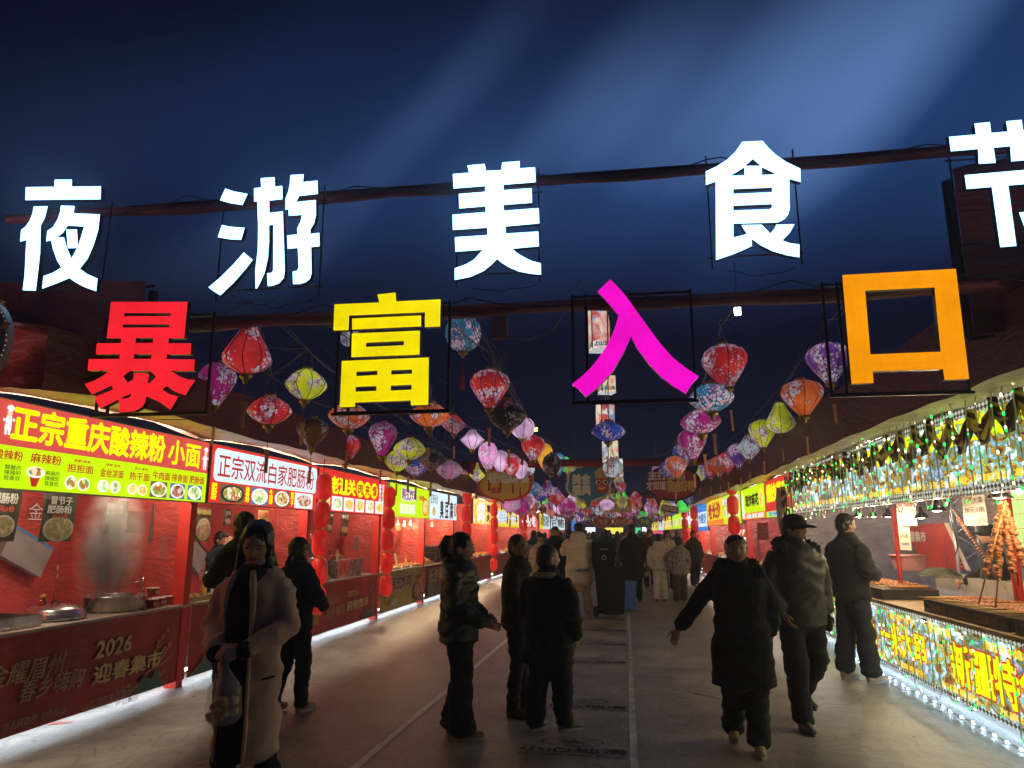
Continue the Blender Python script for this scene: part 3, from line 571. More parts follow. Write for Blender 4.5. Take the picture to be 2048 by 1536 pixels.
def bowl_pic(fr, u0, u1, v0, v1, n, parent, food, bg=None, rim=None, name='food_picture', round_=1.0):
    mb = MB(); cu, cv = (u0 + u1) / 2, (v0 + v1) / 2; ru, rv = (u1 - u0) / 2, (v1 - v0) / 2
    ms = [rim or f_white, food]
    if bg: fr.rect(mb, u0, u1, v0, v1, n, 2); ms.append(bg)
    fr.disc(mb, cu, cv, ru * .97, rv * .95, n + .003, 0); fr.disc(mb, cu, cv, ru * .80, rv * .77, n + .006, 1)
    return mb.build(name, ms, parent)

# --- canopy along both rows
def canopy(side, y0, y1, label):
    o = thing('stall_canopy', label, 'canopy', ((XL if side < 0 else XR), y0, 2.7), group='long red canopies over the stall rows')
    xs = XL - .12 if side < 0 else XR + .1; xe = -4.2 if side < 0 else 2.6; sg = 1 if side < 0 else -1
    n = int((y1 - y0) * 5); segs = [7.73, 10.8, 14.15, 17.43, 22, 26.5, 33, 40, 47] if side < 0 else [13.9, 16.4, 19.8, 27.8, 31.5, 38, 47]
    def lift(y):     # cloth rises between its tie points
        pts_ = [y0] + segs + [y1]
        for a, b in zip(pts_, pts_[1:]):
            if a <= y <= b: t_ = (y - a) / (b - a); return .07 * math.sin(math.pi * t_) ** .6
        return 0
    mb = MB(); g_ = []
    for i in range(n + 1):
        y = y0 + (y1 - y0) * i / n; row = []
        for k in range(6):
            t_ = k / 5; row.append((xs + (xe - xs) * t_, y, 2.665 + lift(y) * (1 - .35 * t_) * 1.1 + .03 * noise.noise(Vector((t_ * 3, y * 1.4, side)))))
        g_.append(row)
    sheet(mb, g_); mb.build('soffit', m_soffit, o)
    mb = MB(); g_ = []; rise = .44 if side < 0 else .62
    for i in range(n + 1):
        y = y0 + (y1 - y0) * i / n; row = []
        zb = 2.665 + lift(y) * .65 + .03 * noise.noise(Vector((3, y * 1.4, side))) - .004
        for k in range(7):
            t_ = k / 6; row.append((xe + sg * (.012 + .03 * noise.noise(Vector((t_ * 2, y * 1.1, 4)))), y, zb + (2.70 + rise + .05 * noise.noise(Vector((1, y * .8, side))) - zb) * t_))
        g_.append(row)
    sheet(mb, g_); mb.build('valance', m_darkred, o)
    mb = MB(); g_ = []
    for i in range(n + 1):
        y = y0 + (y1 - y0) * i / n; row = []
        for k in range(4):
            t_ = k / 3; row.append((xe - sg * 2.6 * t_, y, 2.70 + rise + .05 * noise.noise(Vector((1, y * .8, side))) * (1 - t_) + .35 * t_))
        g_.append(row)
    sheet(mb, g_); mb.build('roof', m_darkred, o)
    return o
canopy(-1, 4.62, 62, 'long red canopy sagging over the left row of stalls')
canopy(1, 4.75, 62, 'long red canopy over the right row of stalls')

# --- stall bodies
def stall(side, y0, y1, label, front_mat, wall_mat=None, top=.83, lamp=12, lampcol=(1, .82, .6), led=True, back=1.75, depthtop=.62, post=True):
    X = XL if side < 0 else XR; s = -1 if side < 0 else 1     # s points into the stall
    o = thing('food_stall', label, 'food stall', (X, y0, 0), group='food stalls along both sides')
    xf = X + s * .08
    wall_mat = wall_mat or m_stallred
    mb = MB(); g_ = []; n = max(4, int((y1 - y0) * 6))
    for i in range(n + 1):
        y = y0 + (y1 - y0) * i / n; g_.append([(xf - s * (.015 * noise.noise(Vector((y * 1.3, k, side))) - .0), y, .07 + (top - .07) * k / 5) for k in range(6)])
    sheet(mb, g_); mb.build('counter_front', front_mat, o)
    mb = MB(); mb.bx(xf - s * .015, xf + s * depthtop, y0, y1, top, top + .025); mb.build('counter_top', m_top, o)
    mb = MB(); mb.bx(X + s * back, X + s * (back + .04), y0, y1, 0, 2.66); mb.build('back_wall', wall_mat, o)
    mb = MB(); mb.bx(X + s * .10, X + s * back, y1 - .04, y1, 0, 2.66); mb.build('side_wall', wall_mat, o)
    if post:
        mb = MB(); mb.bx(xf - s * .01, xf + s * .13, y1 - .16, y1 - .045, 0, 2.66); mb.build('post', m_post, o)
    if led:
        mb = MB(); mb.bx(xf + s * .16, xf + s * .185, y0 + .02, y1 - .05, .10, .125); mb.build('led_strip', m_ledw, o)
    if lamp:
        lt = thing('tube_lamp', 'lamp of the ' + ' '.join(label.split()[:12]), 'lamp', (X + s * .36, (y0 + y1) / 2, 2.38), group='lamps inside the stalls')
        mb = MB(); c_ = Vector(lt.location); mb.box(c_ + Vector((0, 0, .03)), (.05, min(1.2, (y1 - y0) * .5), .03)); mb.build('housing', m_white, lt)
        for ky in (-.25, .25):
            ld = D.lights.new('tube', 'POINT'); ld.energy = lamp * (2.4 if y0 < 14 else 5.5); ld.color = lampcol; ld.shadow_soft_size = .06
            lo = D.objects.new('tube_light', ld); COL.objects.link(lo); lo.parent = lt; lo.location = (0, ky * (y1 - y0), -.05)
    return o
m_stallred = cloth_mat('stall_red_cloth', (.42, .06, .05), .34, wr=.28); m_top = mat('counter_board', (.40, .32, .26), .4, vary=(5, .2)); m_post = mat('bright_red_post', (.62, .03, .02), .45, vary=(4, .15))
m_ledw = glow('led_strip_white', (.80, .92, 1.0), 17, 'FRONT')
m_banner = cloth_mat('red_banner_print', (.36, .022, .016), .42, wr=.15); m_banner_y = cloth_mat('mustard_banner_print', (.40, .27, .06), .45, wr=.12); m_banner_p = cloth_mat('dark_plum_banner_print', (.07, .02, .05), .45, wr=.12)
stall(-1, 1.8, 4.5, 'stall beside the camera, just outside the left edge', m_banner, lamp=15)  # stall and lamp out of view, added to light people from the front
stall(-1, 4.55, 7.72, 'noodle stall at the near left with steaming pots', m_banner, lamp=15)
stall(-1, 7.76, 10.78, 'rice noodle stall behind the woman in the camel coat', m_banner, lamp=14)
stall(-1, 10.82, 14.1, 'flatbread stall with a steel pot and an oven', m_banner, lamp=13)
stall(-1, 14.14, 17.4, 'fried chicken stall with a mustard yellow counter banner', m_banner_y, lamp=14, lampcol=(1, .75, .45))
stall(-1, 17.44, 20.42, 'stinky tofu stall with a dark plum counter banner', m_banner_p, lamp=14, lampcol=(1, .7, .4))
stall(-1, 22.6, 26.4, 'stall with a fiery orange sign and flame banner', m_banner, lamp=16, lampcol=(1, .7, .4))
stall(-1, 26.8, 33, 'potato stall with yellow and blue sign', m_banner, lamp=20, lampcol=(1, .8, .55))
stall(-1, 33.2, 40, 'left row stall with a red sign of white letters', m_banner, lamp=20)
stall(-1, 41, 47, 'left row stall with a yellow and white sign', m_banner, lamp=20)
stall(-1, 47.3, 59, 'far left row stall with a long white sign', m_banner, lamp=20)
stall(1, 13.95, 19.7, 'fried dough twist stall right of the kebab stall', m_banner, lamp=22, lampcol=(1, .92, .82))
stall(1, 19.8, 27.7, 'stall with orange and yellow signs and a white rack of cups', m_banner, lamp=24, lampcol=(1, .9, .75))
stall(1, 27.8, 31.4, 'right row stall with a blue and white sign', m_banner, lamp=18)
stall(1, 31.5, 38, 'right row stall with a plain yellow sign behind red lanterns', m_banner, lamp=18)
stall(1, 38.2, 58, 'far right row stall with many yellow pictures', m_banner, lamp=22)

# =============== sign A
s = sign_box('red glowing sign of the unseen left stall, added to light the people', LF, 1.8, 4.46, 1.95, 2.645); panel(LF, 1.81, 4.45, 1.96, 2.635, 0, m_red2, s); text(LF, '特色小吃', 2.1, 4.2, 2.08, 2.52, .006, m_ytext, s, bold=.03)  # lit sign out of view, added as extra light on the people
s = sign_box('red and yellow noodle sign 正宗重庆酸辣粉 小面 at the near left', LF, 4.5, 7.71, 1.95, 2.645)
panel(LF, 4.51, 7.70, 2.285, 2.635, 0, m_red_lit, s); panel(LF, 4.51, 7.70, 1.96, 2.285, 0, m_yg, s)
text(LF, '正宗重庆酸辣粉', yL(2), yL(318), 2.335, 2.605, .006, m_ytext, s, bold=.035, shear=0)
text(LF, '小面', yL(327), yL(391), 2.335, 2.585, .006, m_ytext, s, bold=.025)
for body, a, b, v0, v1, mm in (('酸辣粉', -28, 32, 2.175, 2.25, m_rtext), ('麻辣粉', 48, 111, 2.175, 2.255, m_rtext), ('成都-美食', 136, 171, 2.225, 2.25, m_rtext), ('担担面', 125, 178, 2.135, 2.205, m_rtext), ('成都-美食', 202, 232, 2.225, 2.25, m_rtext),
        ('金丝凉面', 192, 240, 2.125, 2.20, m_rtext), ('武汉-美食', 261, 288, 2.225, 2.25, m_rtext), ('热干面', 252, 293, 2.125, 2.20, m_rtext), ('牛肉面', 299, 334, 2.155, 2.235, m_rtext), ('排骨面', 338, 370, 2.155, 2.235, m_rtext), ('肥肠面', 374, 404, 2.155, 2.235, m_rtext)):
    text(LF, body, yL(a), yL(b), v0, v1, .005, mm, s, bold=.018)
text(LF, '酸酸的\n辣辣的\n我喜欢', yL(-2), yL(32), 2.02, 2.14, .005, m_dtext, s, bold=.008); text(LF, '麻麻的\n辣辣的\n我喜欢', yL(82), yL(111), 2.0, 2.125, .005, m_dtext, s, bold=.008)
for a, b, f_, v0, v1 in ((122, 147, f_noodle, 1.985, 2.105), (148, 173, f_noodle, 1.98, 2.10), (189, 212, f_green, 1.98, 2.10), (214, 236, f_green, 1.98, 2.10), (250, 270, f_fry, 1.98, 2.09), (271, 290, f_fry, 1.98, 2.09)):
    bowl_pic(LF, yL(a), yL(b), v0, v1, .005, s, f_)
for a, b, f_ in ((296, 330, f_noodle), (336, 366, f_dark), (372, 400, f_green)): bowl_pic(LF, yL(a), yL(b), 1.975, 2.135, .005, s, f_, bg=f_wood if a < 300 else f_bluebg)
mb = MB(); a, b = yL(42), yL(80); LF.poly(mb, [(a + .03, 2.09), (a + .07, 1.985), (b - .07, 1.985), (b - .03, 2.09)], .005, 0); LF.disc(mb, (a + b) / 2, 2.10, (b - a) / 2, .045, .008, 1); LF.disc(mb, (a + b) / 2, 2.105, (b - a) / 2 * .85, .034, .011, 2)
mb.build('food_picture', [m_rtext, f_white, f_noodle], s)
def chef(fr, u, v, h, parent):
    mb = MB(); k = h / 1.0
    fr.poly(mb, [(u - .16 * k, v), (u - .13 * k, v + .55 * k), (u + .13 * k, v + .55 * k), (u + .16 * k, v)], .005, 0)
    fr.disc(mb, u, v + .66 * k, .12 * k, .12 * k, .007, 1)
    for d_ in (-.09, 0, .09): fr.disc(mb, u + d_ * k, v + (.86 + (.05 if d_ == 0 else 0)) * k, .085 * k, .085 * k, .009, 0, 12)
    fr.poly(mb, [(u - .1 * k, v + .73 * k), (u + .1 * k, v + .73 * k), (u + .1 * k, v + .82 * k), (u - .1 * k, v + .82 * k)], .010, 0)
    fr.poly(mb, [(u - .05 * k, v + .52 * k), (u + .05 * k, v + .52 * k), (u, v + .44 * k)], .009, 2); fr.disc(mb, u - .22 * k, v + .38 * k, .06 * k, .06 * k, .006, 0, 10); fr.disc(mb, u + .22 * k, v + .42 * k, .06 * k, .06 * k, .006, 0, 10)
    for d_ in (-.08, .08): fr.poly(mb, [(u + (d_ - .05) * k, v - .18 * k), (u + (d_ + .05) * k, v - .18 * k), (u + (d_ + .05) * k, v), (u + (d_ - .05) * k, v)], .005, 0)
    mb.build('chef_figure', [m_wtext, glow('picture_skin', (.85, .6, .45), .9), glow('picture_green', (.1, .5, .15), .8)], parent)
chef(LF, yL(402), 2.36, .22, s); chef(LF, yL(-7), 2.40, .20, s)
# =============== sign B
s = sign_box('red sign with a pale panel reading 正宗双流白家肥肠粉', LF, 7.76, 10.76, 1.955, 2.645)
panel(LF, 7.77, 10.75, 1.965, 2.635, 0, m_red2, s); rrect(LF, yL(421), yL(630), 2.215, 2.60, .005, m_white_lit, s)
text(LF, '正宗双流白家肥肠粉', yL(429), yL(624), 2.265, 2.545, .010, m_rtext, s, bold=.012)
for body, a, b in (('肥\n肠\n粉', 420, 431), ('排\n骨\n粉', 489, 497), ('牛\n肉\n粉', 537, 544), ('冒\n节\n子', 580, 586)): text(LF, body, yL(a), yL(b), 2.0, 2.19, .005, m_ytext, s, bold=.02, lines=.85)
for a, b, f_, bg, rim in ((437, 486, f_noodle, f_wood, f_darkbowl), (500, 534, f_green, f_bluebg, None), (547, 577, f_noodle, f_wood, None), (588, 624, f_dark, f_white, None)):
    bowl_pic(LF, yL(a), yL(b), 1.975, 2.195, .005, s, f_, bg=bg, rim=rim)
# =============== sign C
s = sign_box('red flatbread sign reading 老潼关肉夹馍', LF, 10.8, 14.1, 1.955, 2.645)
panel(LF, 10.81, 14.09, 1.965, 2.635, 0, m_red2, s)
text(LF, '老潼关', yL(659), yL(709), 2.26, 2.53, .005, m_ytext, s, bold=.04)
for i, ch in enumerate('肉夹馍'):
    c0 = yL(719 + 14 * i); mb = MB(); LF.disc(mb, c0, 2.395, .19, .15, .005); mb.build('yellow_circle', m_ytext, s); text(LF, ch, c0 - .12, c0 + .12, 2.30, 2.49, .010, m_rtext, s, bold=.03)
text(LF, '酥\n脆\n不\n腻', yL(757), yL(761), 2.2, 2.55, .005, m_wtext, s, bold=.02); text(LF, '百\n年\n传\n承', yL(763), yL(767), 2.2, 2.55, .005, m_wtext, s, bold=.02)
for a, b, f_ in ((648, 659, f_fry), (663, 684, f_green), (687, 707, f_fry), (710, 728, f_fry), (731, 747, f_green), (750, 766, f_fry)): bowl_pic(LF, yL(a), yL(b), 1.985, 2.215, .005, s, f_, bg=f_white)
# =============== sign D
s = sign_box('yellow green fried chicken sign reading 韩式炸鸡', LF, 14.3, 17.38, 1.955, 2.645)
panel(LF, 14.31, 17.37, 1.965, 2.635, 0, m_yg, s); text(LF, '韩式炸鸡', yL(803), yL(832), 2.31, 2.58, .009, m_purple, s, bold=.03, outline=.06, out_mat=m_wtext)
mb = MB()
for i in range(7): u = 15.05 + .165 * i; rr_ = .05; LF.poly(mb, [(u, 2.03), (u + .11, 2.03), (u + .11, 2.24), (u, 2.24)], .005)
mb.build('price_tags', m_wtext, s); text(LF, '外酥里嫩', yL(837), yL(848), 2.36, 2.48, .005, m_rtext, s, bold=.03); bowl_pic(LF, 16.75, 17.3, 2.0, 2.45, .005, s, f_fry, rim=glow('picture_red', (.7, .05, .03), .8))
# =============== sign E
s = sign_box('white sign with black characters 臭豆腐', LF, 17.42, 20.4, 1.955, 2.645)
panel(LF, 17.43, 20.39, 1.965, 2.635, 0, m_white_lit, s); text(LF, '正宗长沙', yL(861), yL(876), 2.34, 2.58, .005, m_ktext, s, bold=.01); text(LF, '臭 豆 腐', yL(880), yL(906), 2.0, 2.45, .005, m_ktext, s, bold=.03)
bowl_pic(LF, 17.6, 18.05, 2.0, 2.3, .005, s, f_noodle); bowl_pic(LF, 20.0, 20.35, 2.05, 2.45, .005, s, f_dark, rim=f_darkbowl)
# =============== signs F..J
m_flame = food_mat('flame_print', [(.75, .12, .01), (1, .35, .02), (1, .62, .08), (1, .9, .55)], 1.0, 9)
s = sign_box('fiery orange sign with white characters', LF, 22.7, 26.3, 1.9, 2.7)
panel(LF, 22.71, 26.29, 1.91, 2.69, 0, m_flame, s); text(LF, '烤\n肉', 23.4, 24.6, 2.0, 2.6, .005, m_wtext, s, bold=.05); text(LF, '炭\n火', 25.0, 25.7, 2.0, 2.6, .005, m_ktext, s, bold=.05)
s = sign_box('yellow sign with orange top and blue edged characters', LF, 26.9, 32.9, 1.85, 2.7)
panel(LF, 26.91, 32.89, 1.86, 2.55, 0, m_yel, s); panel(LF, 26.91, 32.89, 2.55, 2.69, 0, m_orange_lit, s)
text(LF, '炸洋芋', 27.2, 29.6, 1.98, 2.45, .006, m_wtext, s, bold=.03, outline=.05, out_mat=m_blue_lit); text(LF, '一元一串', 29.9, 32.7, 1.98, 2.45, .006, m_wtext, s, bold=.03, outline=.05, out_mat=m_blue_lit)
s = sign_box('red sign with upright white characters, left row', LF, 33.2, 39.5, 1.85, 2.7); panel(LF, 33.21, 39.49, 1.86, 2.69, 0, m_red2, s); text(LF, '特色小吃', 33.8, 39.0, 1.95, 2.5, .005, m_wtext, s, bold=.05)
s = sign_box('half yellow half white sign, left row', LF, 41, 46.8, 1.85, 2.8); panel(LF, 41.01, 42.9, 1.86, 2.79, 0, m_yel, s); panel(LF, 42.9, 46.79, 1.86, 2.79, 0, m_white_lit, s); text(LF, '冰粉凉虾', 41.4, 46.3, 2.0, 2.65, .005, m_ktext, s, bold=.03)
s = sign_box('long white sign, last readable in the left row', LF, 47.4, 58.5, 1.85, 2.8); panel(LF, 47.41, 58.49, 1.86, 2.79, 0, m_white_lit, s); text(LF, '手打柠檬茶', 48.4, 57.8, 2.0, 2.65, .005, m_dtext, s, bold=.03)
s = sign_box('small blue lit sign far down the left row', LF, 66, 78, 1.8, 2.8); panel(LF, 66.01, 77.9, 1.81, 2.79, 0, m_blue_lit, s)

# counter banner prints
def banner_print(X, y0, y1, label, parts, side=-1):
    pass
BF = Fr((XL - .055, 0, 0), (0, 1, 0)); XB = XL - .055
def tpx(body, pxl, pxr, pyb, pyt, pxref, parent, m, bold=.01, shear=0.0, fr=BF, X=XB, n=.0, name='lettering', lines=1.0):
    u0, _ = uL(pxl, (pyb + pyt) / 2, X); u1, _ = uL(pxr, (pyb + pyt) / 2, X); _, v0 = uL(pxref, pyb, X); _, v1 = uL(pxref, pyt, X)
    return text(fr, body, u0, u1, v0, v1, n, m, parent, bold=bold, shear=shear, name=name, lines=lines)
stalls = {o['label'].split(' stall')[0]: o for o in D.objects if o.name.startswith('food_stall')}
A_ = [o for o in D.objects if o.name.startswith('food_stall')]
A_.sort(key=lambda o: (o.location.x, o.location.y)); A_ = [o for o in A_ if o.location.y > 4]; SA, SB, S_C, SD, SE, SF_, SG_ = A_[:7]
tpx('2026', 193, 262, 1309, 1277, 228, SA, m_gold, .025, shear=.12); tpx('迎春集市', 188, 320, 1352, 1318, 250, SA, m_gold, .03, shear=.12)
tpx('金耀眉州', -28, 123, 1362, 1318, 60, SA, m_goldd, .005, shear=.25); tpx('春乡嗨购', 38, 163, 1392, 1350, 95, SA, m_goldd, .005, shear=.25)
tpx('主办单位：\n中共市委宣传部  市人民政府\n市市场监督管理局  市文化广播局\n产业集团', 168, 330, 1412, 1372, 240, SA, m_goldd, -.0, lines=.9)
tpx('市人民政府  协办单位', 8, 130, 1445, 1428, 70, SA, m_goldd, 0)
def festive(parent, X, fr, u0, v0, k=1.0):
    """painted ribbon, hills and gold coins in the corner of a banner"""
    mb = MB()
    for (a, b, w_, mi) in (((0, 0), (.75, .22), .07, 0), ((.15, .08), (.95, .45), .03, 0), ((.5, .1), (.8, .62), .04, 0)):
        P, Q = Vector(a) * k, Vector(b) * k; pts = []; q2 = []
        for i in range(9):
            t_ = i / 8; c_ = P.lerp(Q, t_) + Vector((0, .05 * k * math.sin(t_ * 6))); ww = w_ * k * math.sin(math.pi * (t_ * .9 + .05)); pts.append((u0 + c_.x, v0 + c_.y - ww / 2)); q2.append((u0 + c_.x, v0 + c_.y + ww / 2))
        fr.poly(mb, pts + q2[::-1], .001, mi)
    for (a, b, r) in ((.55, .60, .05), (.68, .50, .045), (.78, .56, .04), (.62, .70, .035), (.72, .78, .03)): fr.disc(mb, u0 + a * k, v0 + b * k * .9, r * k, r * k, .003, 2, 14); fr.disc(mb, u0 + a * k, v0 + b * k * .9, r * k * .7, r * k * .7, .0045, 3, 14)
    fr.poly(mb, [(u0 + .1 * k, v0), (u0 + .3 * k, v0 + .22 * k), (u0 + .42 * k, v0 + .1 * k), (u0 + .55 * k, v0 + .26 * k), (u0 + .7 * k, v0)], .004, 1)
    mb.build('printed_ribbon', [mat('print_ochre', (.42, .22, .06), .5), mat('print_teal', (.04, .13, .09), .5), mat('print_coin_rim', (.5, .32, .16), .5), mat('print_coin', (.36, .07, .04), .5)], parent)
festive(SA, XB, BF, 6.75, .08, .78); festive(SA, XB, BF, 4.6, .08, .6); festive(SB, XB, BF, 7.8, .08, .8)
tpx('2026', 696, 717, 1191, 1181, 706, S_C, m_gold, .02, n=.002); tpx('迎春集市', 694, 736, 1216, 1198, 715, S_C, m_gold, .03, n=.002); tpx('耀眉州', 648, 676, 1210, 1193, 662, S_C, m_goldd, 0, shear=.2, n=.002); tpx('春乡嗨购', 651, 688, 1232, 1212, 670, S_C, m_goldd, 0, shear=.2, n=.002)
festive(S_C, XB, BF, 13.1, .08, .9)
text(BF, '韩式炸鸡', 14.75, 16.2, .45, .74, .003, mat('print_maroon', (.16, .02, .03), .5), SD, bold=.03, outline=.06, out_mat=m_whiteprint); text(BF, '外酥里嫩', 16.5, 17.1, .58, .68, .003, mat('print_red', (.45, .03, .03), .5), SD, bold=.02)
mb = MB(); BF.disc(mb, 16.7, .32, .32, .2, .002, 0); BF.disc(mb, 16.7, .34, .26, .15, .004, 1); BF.disc(mb, 15.0, .2, .3, .1, .002, 2)
mb.build('printed_food', [mat('print_dark', (.05, .03, .03), .5), food_mat('fried_print', [(.2, .03, .02), (.45, .08, .03), (.5, .2, .08)], 0, 20, False), mat('print_cream', (.4, .33, .2), .5)], SD)
text(BF, '长沙臭豆腐', 17.7, 20.1, .42, .76, .003, mat('print_olive_yellow', (.42, .36, .08), .5), SE, bold=.03); mb = MB(); BF.disc(mb, 17.9, .28, .3, .16, .002, 0); BF.disc(mb, 19.2, .22, .8, .05, .002, 1); mb.build('printed_food', [mat('print_green_bowl', (.09, .12, .05), .5), mat('print_wine', (.2, .04, .04), .5)], SE)
text(BF, '喜迎新春 五福临门', 22.8, 26.1, .2, .74, .003, mat('print_orange', (.5, .2, .04), .5), SF_, bold=.04)

# back wall prints of stall A and B
XW = XL - 1.73; WF = Fr((XW + .006, 0, 0), (0, 1, 0))
def wpx(body, pxl, pxr, pyt, pyb, parent, m, bold=.01, shear=0.0, lines=1.0): return tpx(body, pxl, pxr, pyb, pyt, (pxl + pxr) / 2, parent, m, bold, shear, WF, XW, .0, lines=lines)
wpx('金耀眉州', 56, 168, 1008, 1042, SA, m_whiteprint, .0); wpx('嗨购', 150, 194, 1052, 1084, SA, m_whiteprint, .0, .2); wpx('迎春集市', 212, 312, 1062, 1088, SA, m_whiteprint, .03)
wpx('指导单位：', 112, 146, 1128, 1140, SA, m_whiteprint, .0); wpx('眉山市商务局', 112, 150, 1144, 1156, SA, m_whiteprint, .0); wpx('协办单位：', 112, 140, 1166, 1176, SA, m_whiteprint, .0)
wpx('中共市彭山区委宣传部', 110, 172, 1180, 1191, SA, m_whiteprint, .0); wpx('市彭山区融媒（体中心）', 108, 168, 1196, 1207, SA, m_whiteprint, .0); wpx('主办单位：\n眉山市人民政府', 168, 235, 1128, 1152, SA, m_whiteprint, .0)
wpx('区博物馆  市彭山区文广旅局\n农业农村局  市彭山区商务局', 212, 300, 1172, 1204, SA, m_whiteprint, .0)
festive(SA, XW, WF, 5.0 + 1.2, 1.05, .55)
wpx('金耀眉州', 372, 430, 1024, 1052, SB, m_whiteprint, 0); wpx('金耀眉州', 545, 586, 1036, 1058, SB, m_whiteprint, 0); wpx('春乡嗨购', 556, 590, 1064, 1080, SB, m_whiteprint, 0, .2)
wpx('指导单位：\n市彭山区融媒', 398, 430, 1120, 1160, SB, m_whiteprint, 0)

# things pinned to that wall
def carton(px, py, w, h, tilt, label, extra=None):
    p = onX(px, py, XW + .05); o = thing('wall_carton', label, 'carton', p); mb = MB(); R = Matrix.Rotation(tilt, 3, 'X')
    vs = [p + R @ Vector((dx, dy, dz)) for dx in (0, .07) for dz in (-h / 2, h / 2) for dy in (-w / 2, w / 2)]
    mb.add(vs, [(0, 2, 3, 1), (4, 5, 7, 6), (0, 1, 5, 4), (2, 6, 7, 3), (0, 4, 6, 2), (1, 3, 7, 5)]); mb.build('box', mat('grey_carton', (.24, .22, .20), .5, vary=(4, .2)), o)
    mb = MB(); vs = [p + R @ Vector((.075, dy, dz)) for dy, dz in ((-w / 2, h / 2 - .03), (w / 2, h / 2 - .03), (w / 2, h / 2), (-w / 2, h / 2))]; mb.add(vs, [(0, 1, 2, 3)]); mb.build('edge_tape', extra, o)
carton(45, 1103, .62, .34, math.radians(-24), 'grey carton with a blue edge tilted against the red wall', mat('blue_tape', (.05, .2, .45), .5))
carton(383, 1108, .55, .36, math.radians(-32), 'white carton with a black handle tilted on the red wall', m_blk)

# hanging menu posters under the signs
def poster(pxl, pxr, pyt, pyb, label, bg, pics=(), texts=(), X=XL - .60, cat='poster', group='menu posters hanging under the signs'):
    u0, v1 = uL(pxl, pyt, X); u1, _ = uL(pxr, pyt, X); _, v0 = uL((pxl + pxr) / 2, pyb, X); fr = Fr((X, 0, 0), (0, 1, 0))
    p = fr.p(u0, v0); o = thing('menu_poster', label, cat, p, group=group); mb = MB()
    g_ = [[fr.p(u0 + (u1 - u0) * i / 6, v0 + (v1 - v0) * j / 6, .012 * math.sin(i * .9 + j * .5)) for i in range(7)] for j in range(7)]
    sheet(mb, g_); mb.build('sheet', bg, o)
    for (a, b, c, d, f_) in pics:
        mb = MB(); w_, h_ = u1 - u0, v1 - v0; fr.disc(mb, u0 + (a + b) / 2 * w_, v0 + (c + d) / 2 * h_, (b - a) / 2 * w_, (d - c) / 2 * h_, .016, 0); fr.disc(mb, u0 + (a + b) / 2 * w_, v0 + (c + d) / 2 * h_, (b - a) / 2 * w_ * .85, (d - c) / 2 * h_ * .85, .018, 1)
        mb.build('food_picture', [mat('poster_bowl', (.30, .30, .26), .5), f_], o)
    for (body, a, b, c, d, m_, bo) in texts: text(fr, body, u0 + a * (u1 - u0), u0 + b * (u1 - u0), v0 + c * (v1 - v0), v0 + d * (v1 - v0), .019, m_, o, bold=bo)
    return o
pn = food_mat('poster_noodles', [(.05, .03, .015), (.25, .14, .05), (.10, .16, .03), (.40, .32, .2)], 0, 30, False); pr = food_mat('poster_red_noodles', [(.08, .02, .01), (.3, .1, .04), (.35, .2, .08), (.4, .3, .2)], 0, 26, False)
bgk = mat('poster_dark_green', (.035, .04, .025), .35, vary=(6, .3)); bgr = mat('poster_brown', (.10, .05, .025), .35, vary=(8, .4)); bgg = mat('poster_grey', (.22, .18, .16), .35); tw = mat('poster_white_text', (.5, .5, .46), .5); tr = mat('poster_red_text', (.5, .06, .03), .5); ty = mat('poster_gold_text', (.42, .3, .06), .5)
poster(-10, 44, 976, 1083, 'dark noodle poster reading 肠粉 cut by the left edge', bgk, [(.0, .85, .08, .5, pn)], [('肥肠粉', -.1, .85, .72, .92, tw, .02), ('15元1份', .0, .75, .56, .68, tr, .03)])
poster(88, 154, 984, 1083, 'dark poster reading 冒节子肥肠粉 with a bowl', bgk, [(.05, .98, .0, .52, pn)], [('冒节子', .2, .85, .76, .93, tw, .02), ('肥肠粉', .12, .85, .58, .74, tw, .02), ('15元1份', .3, .75, .48, .57, tr, .03)])
poster(207, 256, 1000, 1083, 'narrow dark poster reading 酸辣粉 upright', bgr, [(.4, 1, .25, .55, pr)], [('酸\n辣\n粉', .1, .42, .42, .94, tw, .02), ('重\n庆', .6, .78, .68, .9, ty, .02), ('10元1份', .05, .55, .05, .14, tr, .03)])
poster(303, 345, 1006, 1084, 'grey poster reading 重庆小面 15元 1份', bgg, [(.02, .95, .0, .48, pn)], [('重庆小面', .12, .95, .76, .93, tr, .02), ('15元1份', .22, .8, .6, .7, tr, .02)])
poster(390, 423, 1015, 1083, 'brown noodle poster beside the man with glasses', bgr, [(.1, .98, .02, .7, pr)], [('砂锅面', .1, .9, .8, .95, ty, .02)])
poster(516, 537, 1020, 1056, 'yellowish kraft paper card reading 牛肉米线', mat('card_kraft', (.45, .32, .14), .5), [], [('牛肉米线', .08, .92, .62, .92, tr, .02), ('鸡汤 清汤', .2, .8, .2, .4, tr, .0)])
poster(556, 578, 1020, 1050, 'white price card in a plastic sleeve left of the red panel', mat('card_white', (.45, .45, .48), .3), [], [('口味肥肠', .1, .9, .55, .85, m_blk, .01), ('10元', .25, .75, .15, .4, m_blk, .02)])
poster(598, 616, 1022, 1050, 'white price card in front of the red panel', mat('card_white', (.45, .45, .48), .3), [], [('白菜豆腐', .1, .9, .55, .85, m_blk, .01), ('11元', .25, .75, .15, .4, tr, .02)])
poster(652, 666, 1024, 1066, 'green and brown flatbread poster', bgk, [(.1, .9, .1, .4, pr)], [('肉夹馍', .1, .9, .75, .92, tw, .02)])
poster(682, 697, 1024, 1072, 'narrow dark poster reading 肉夹馍 in the flatbread stall', bgk, [(.1, .9, .1, .4, pr)], [('肉夹馍', .1, .9, .7, .9, tw, .02)])
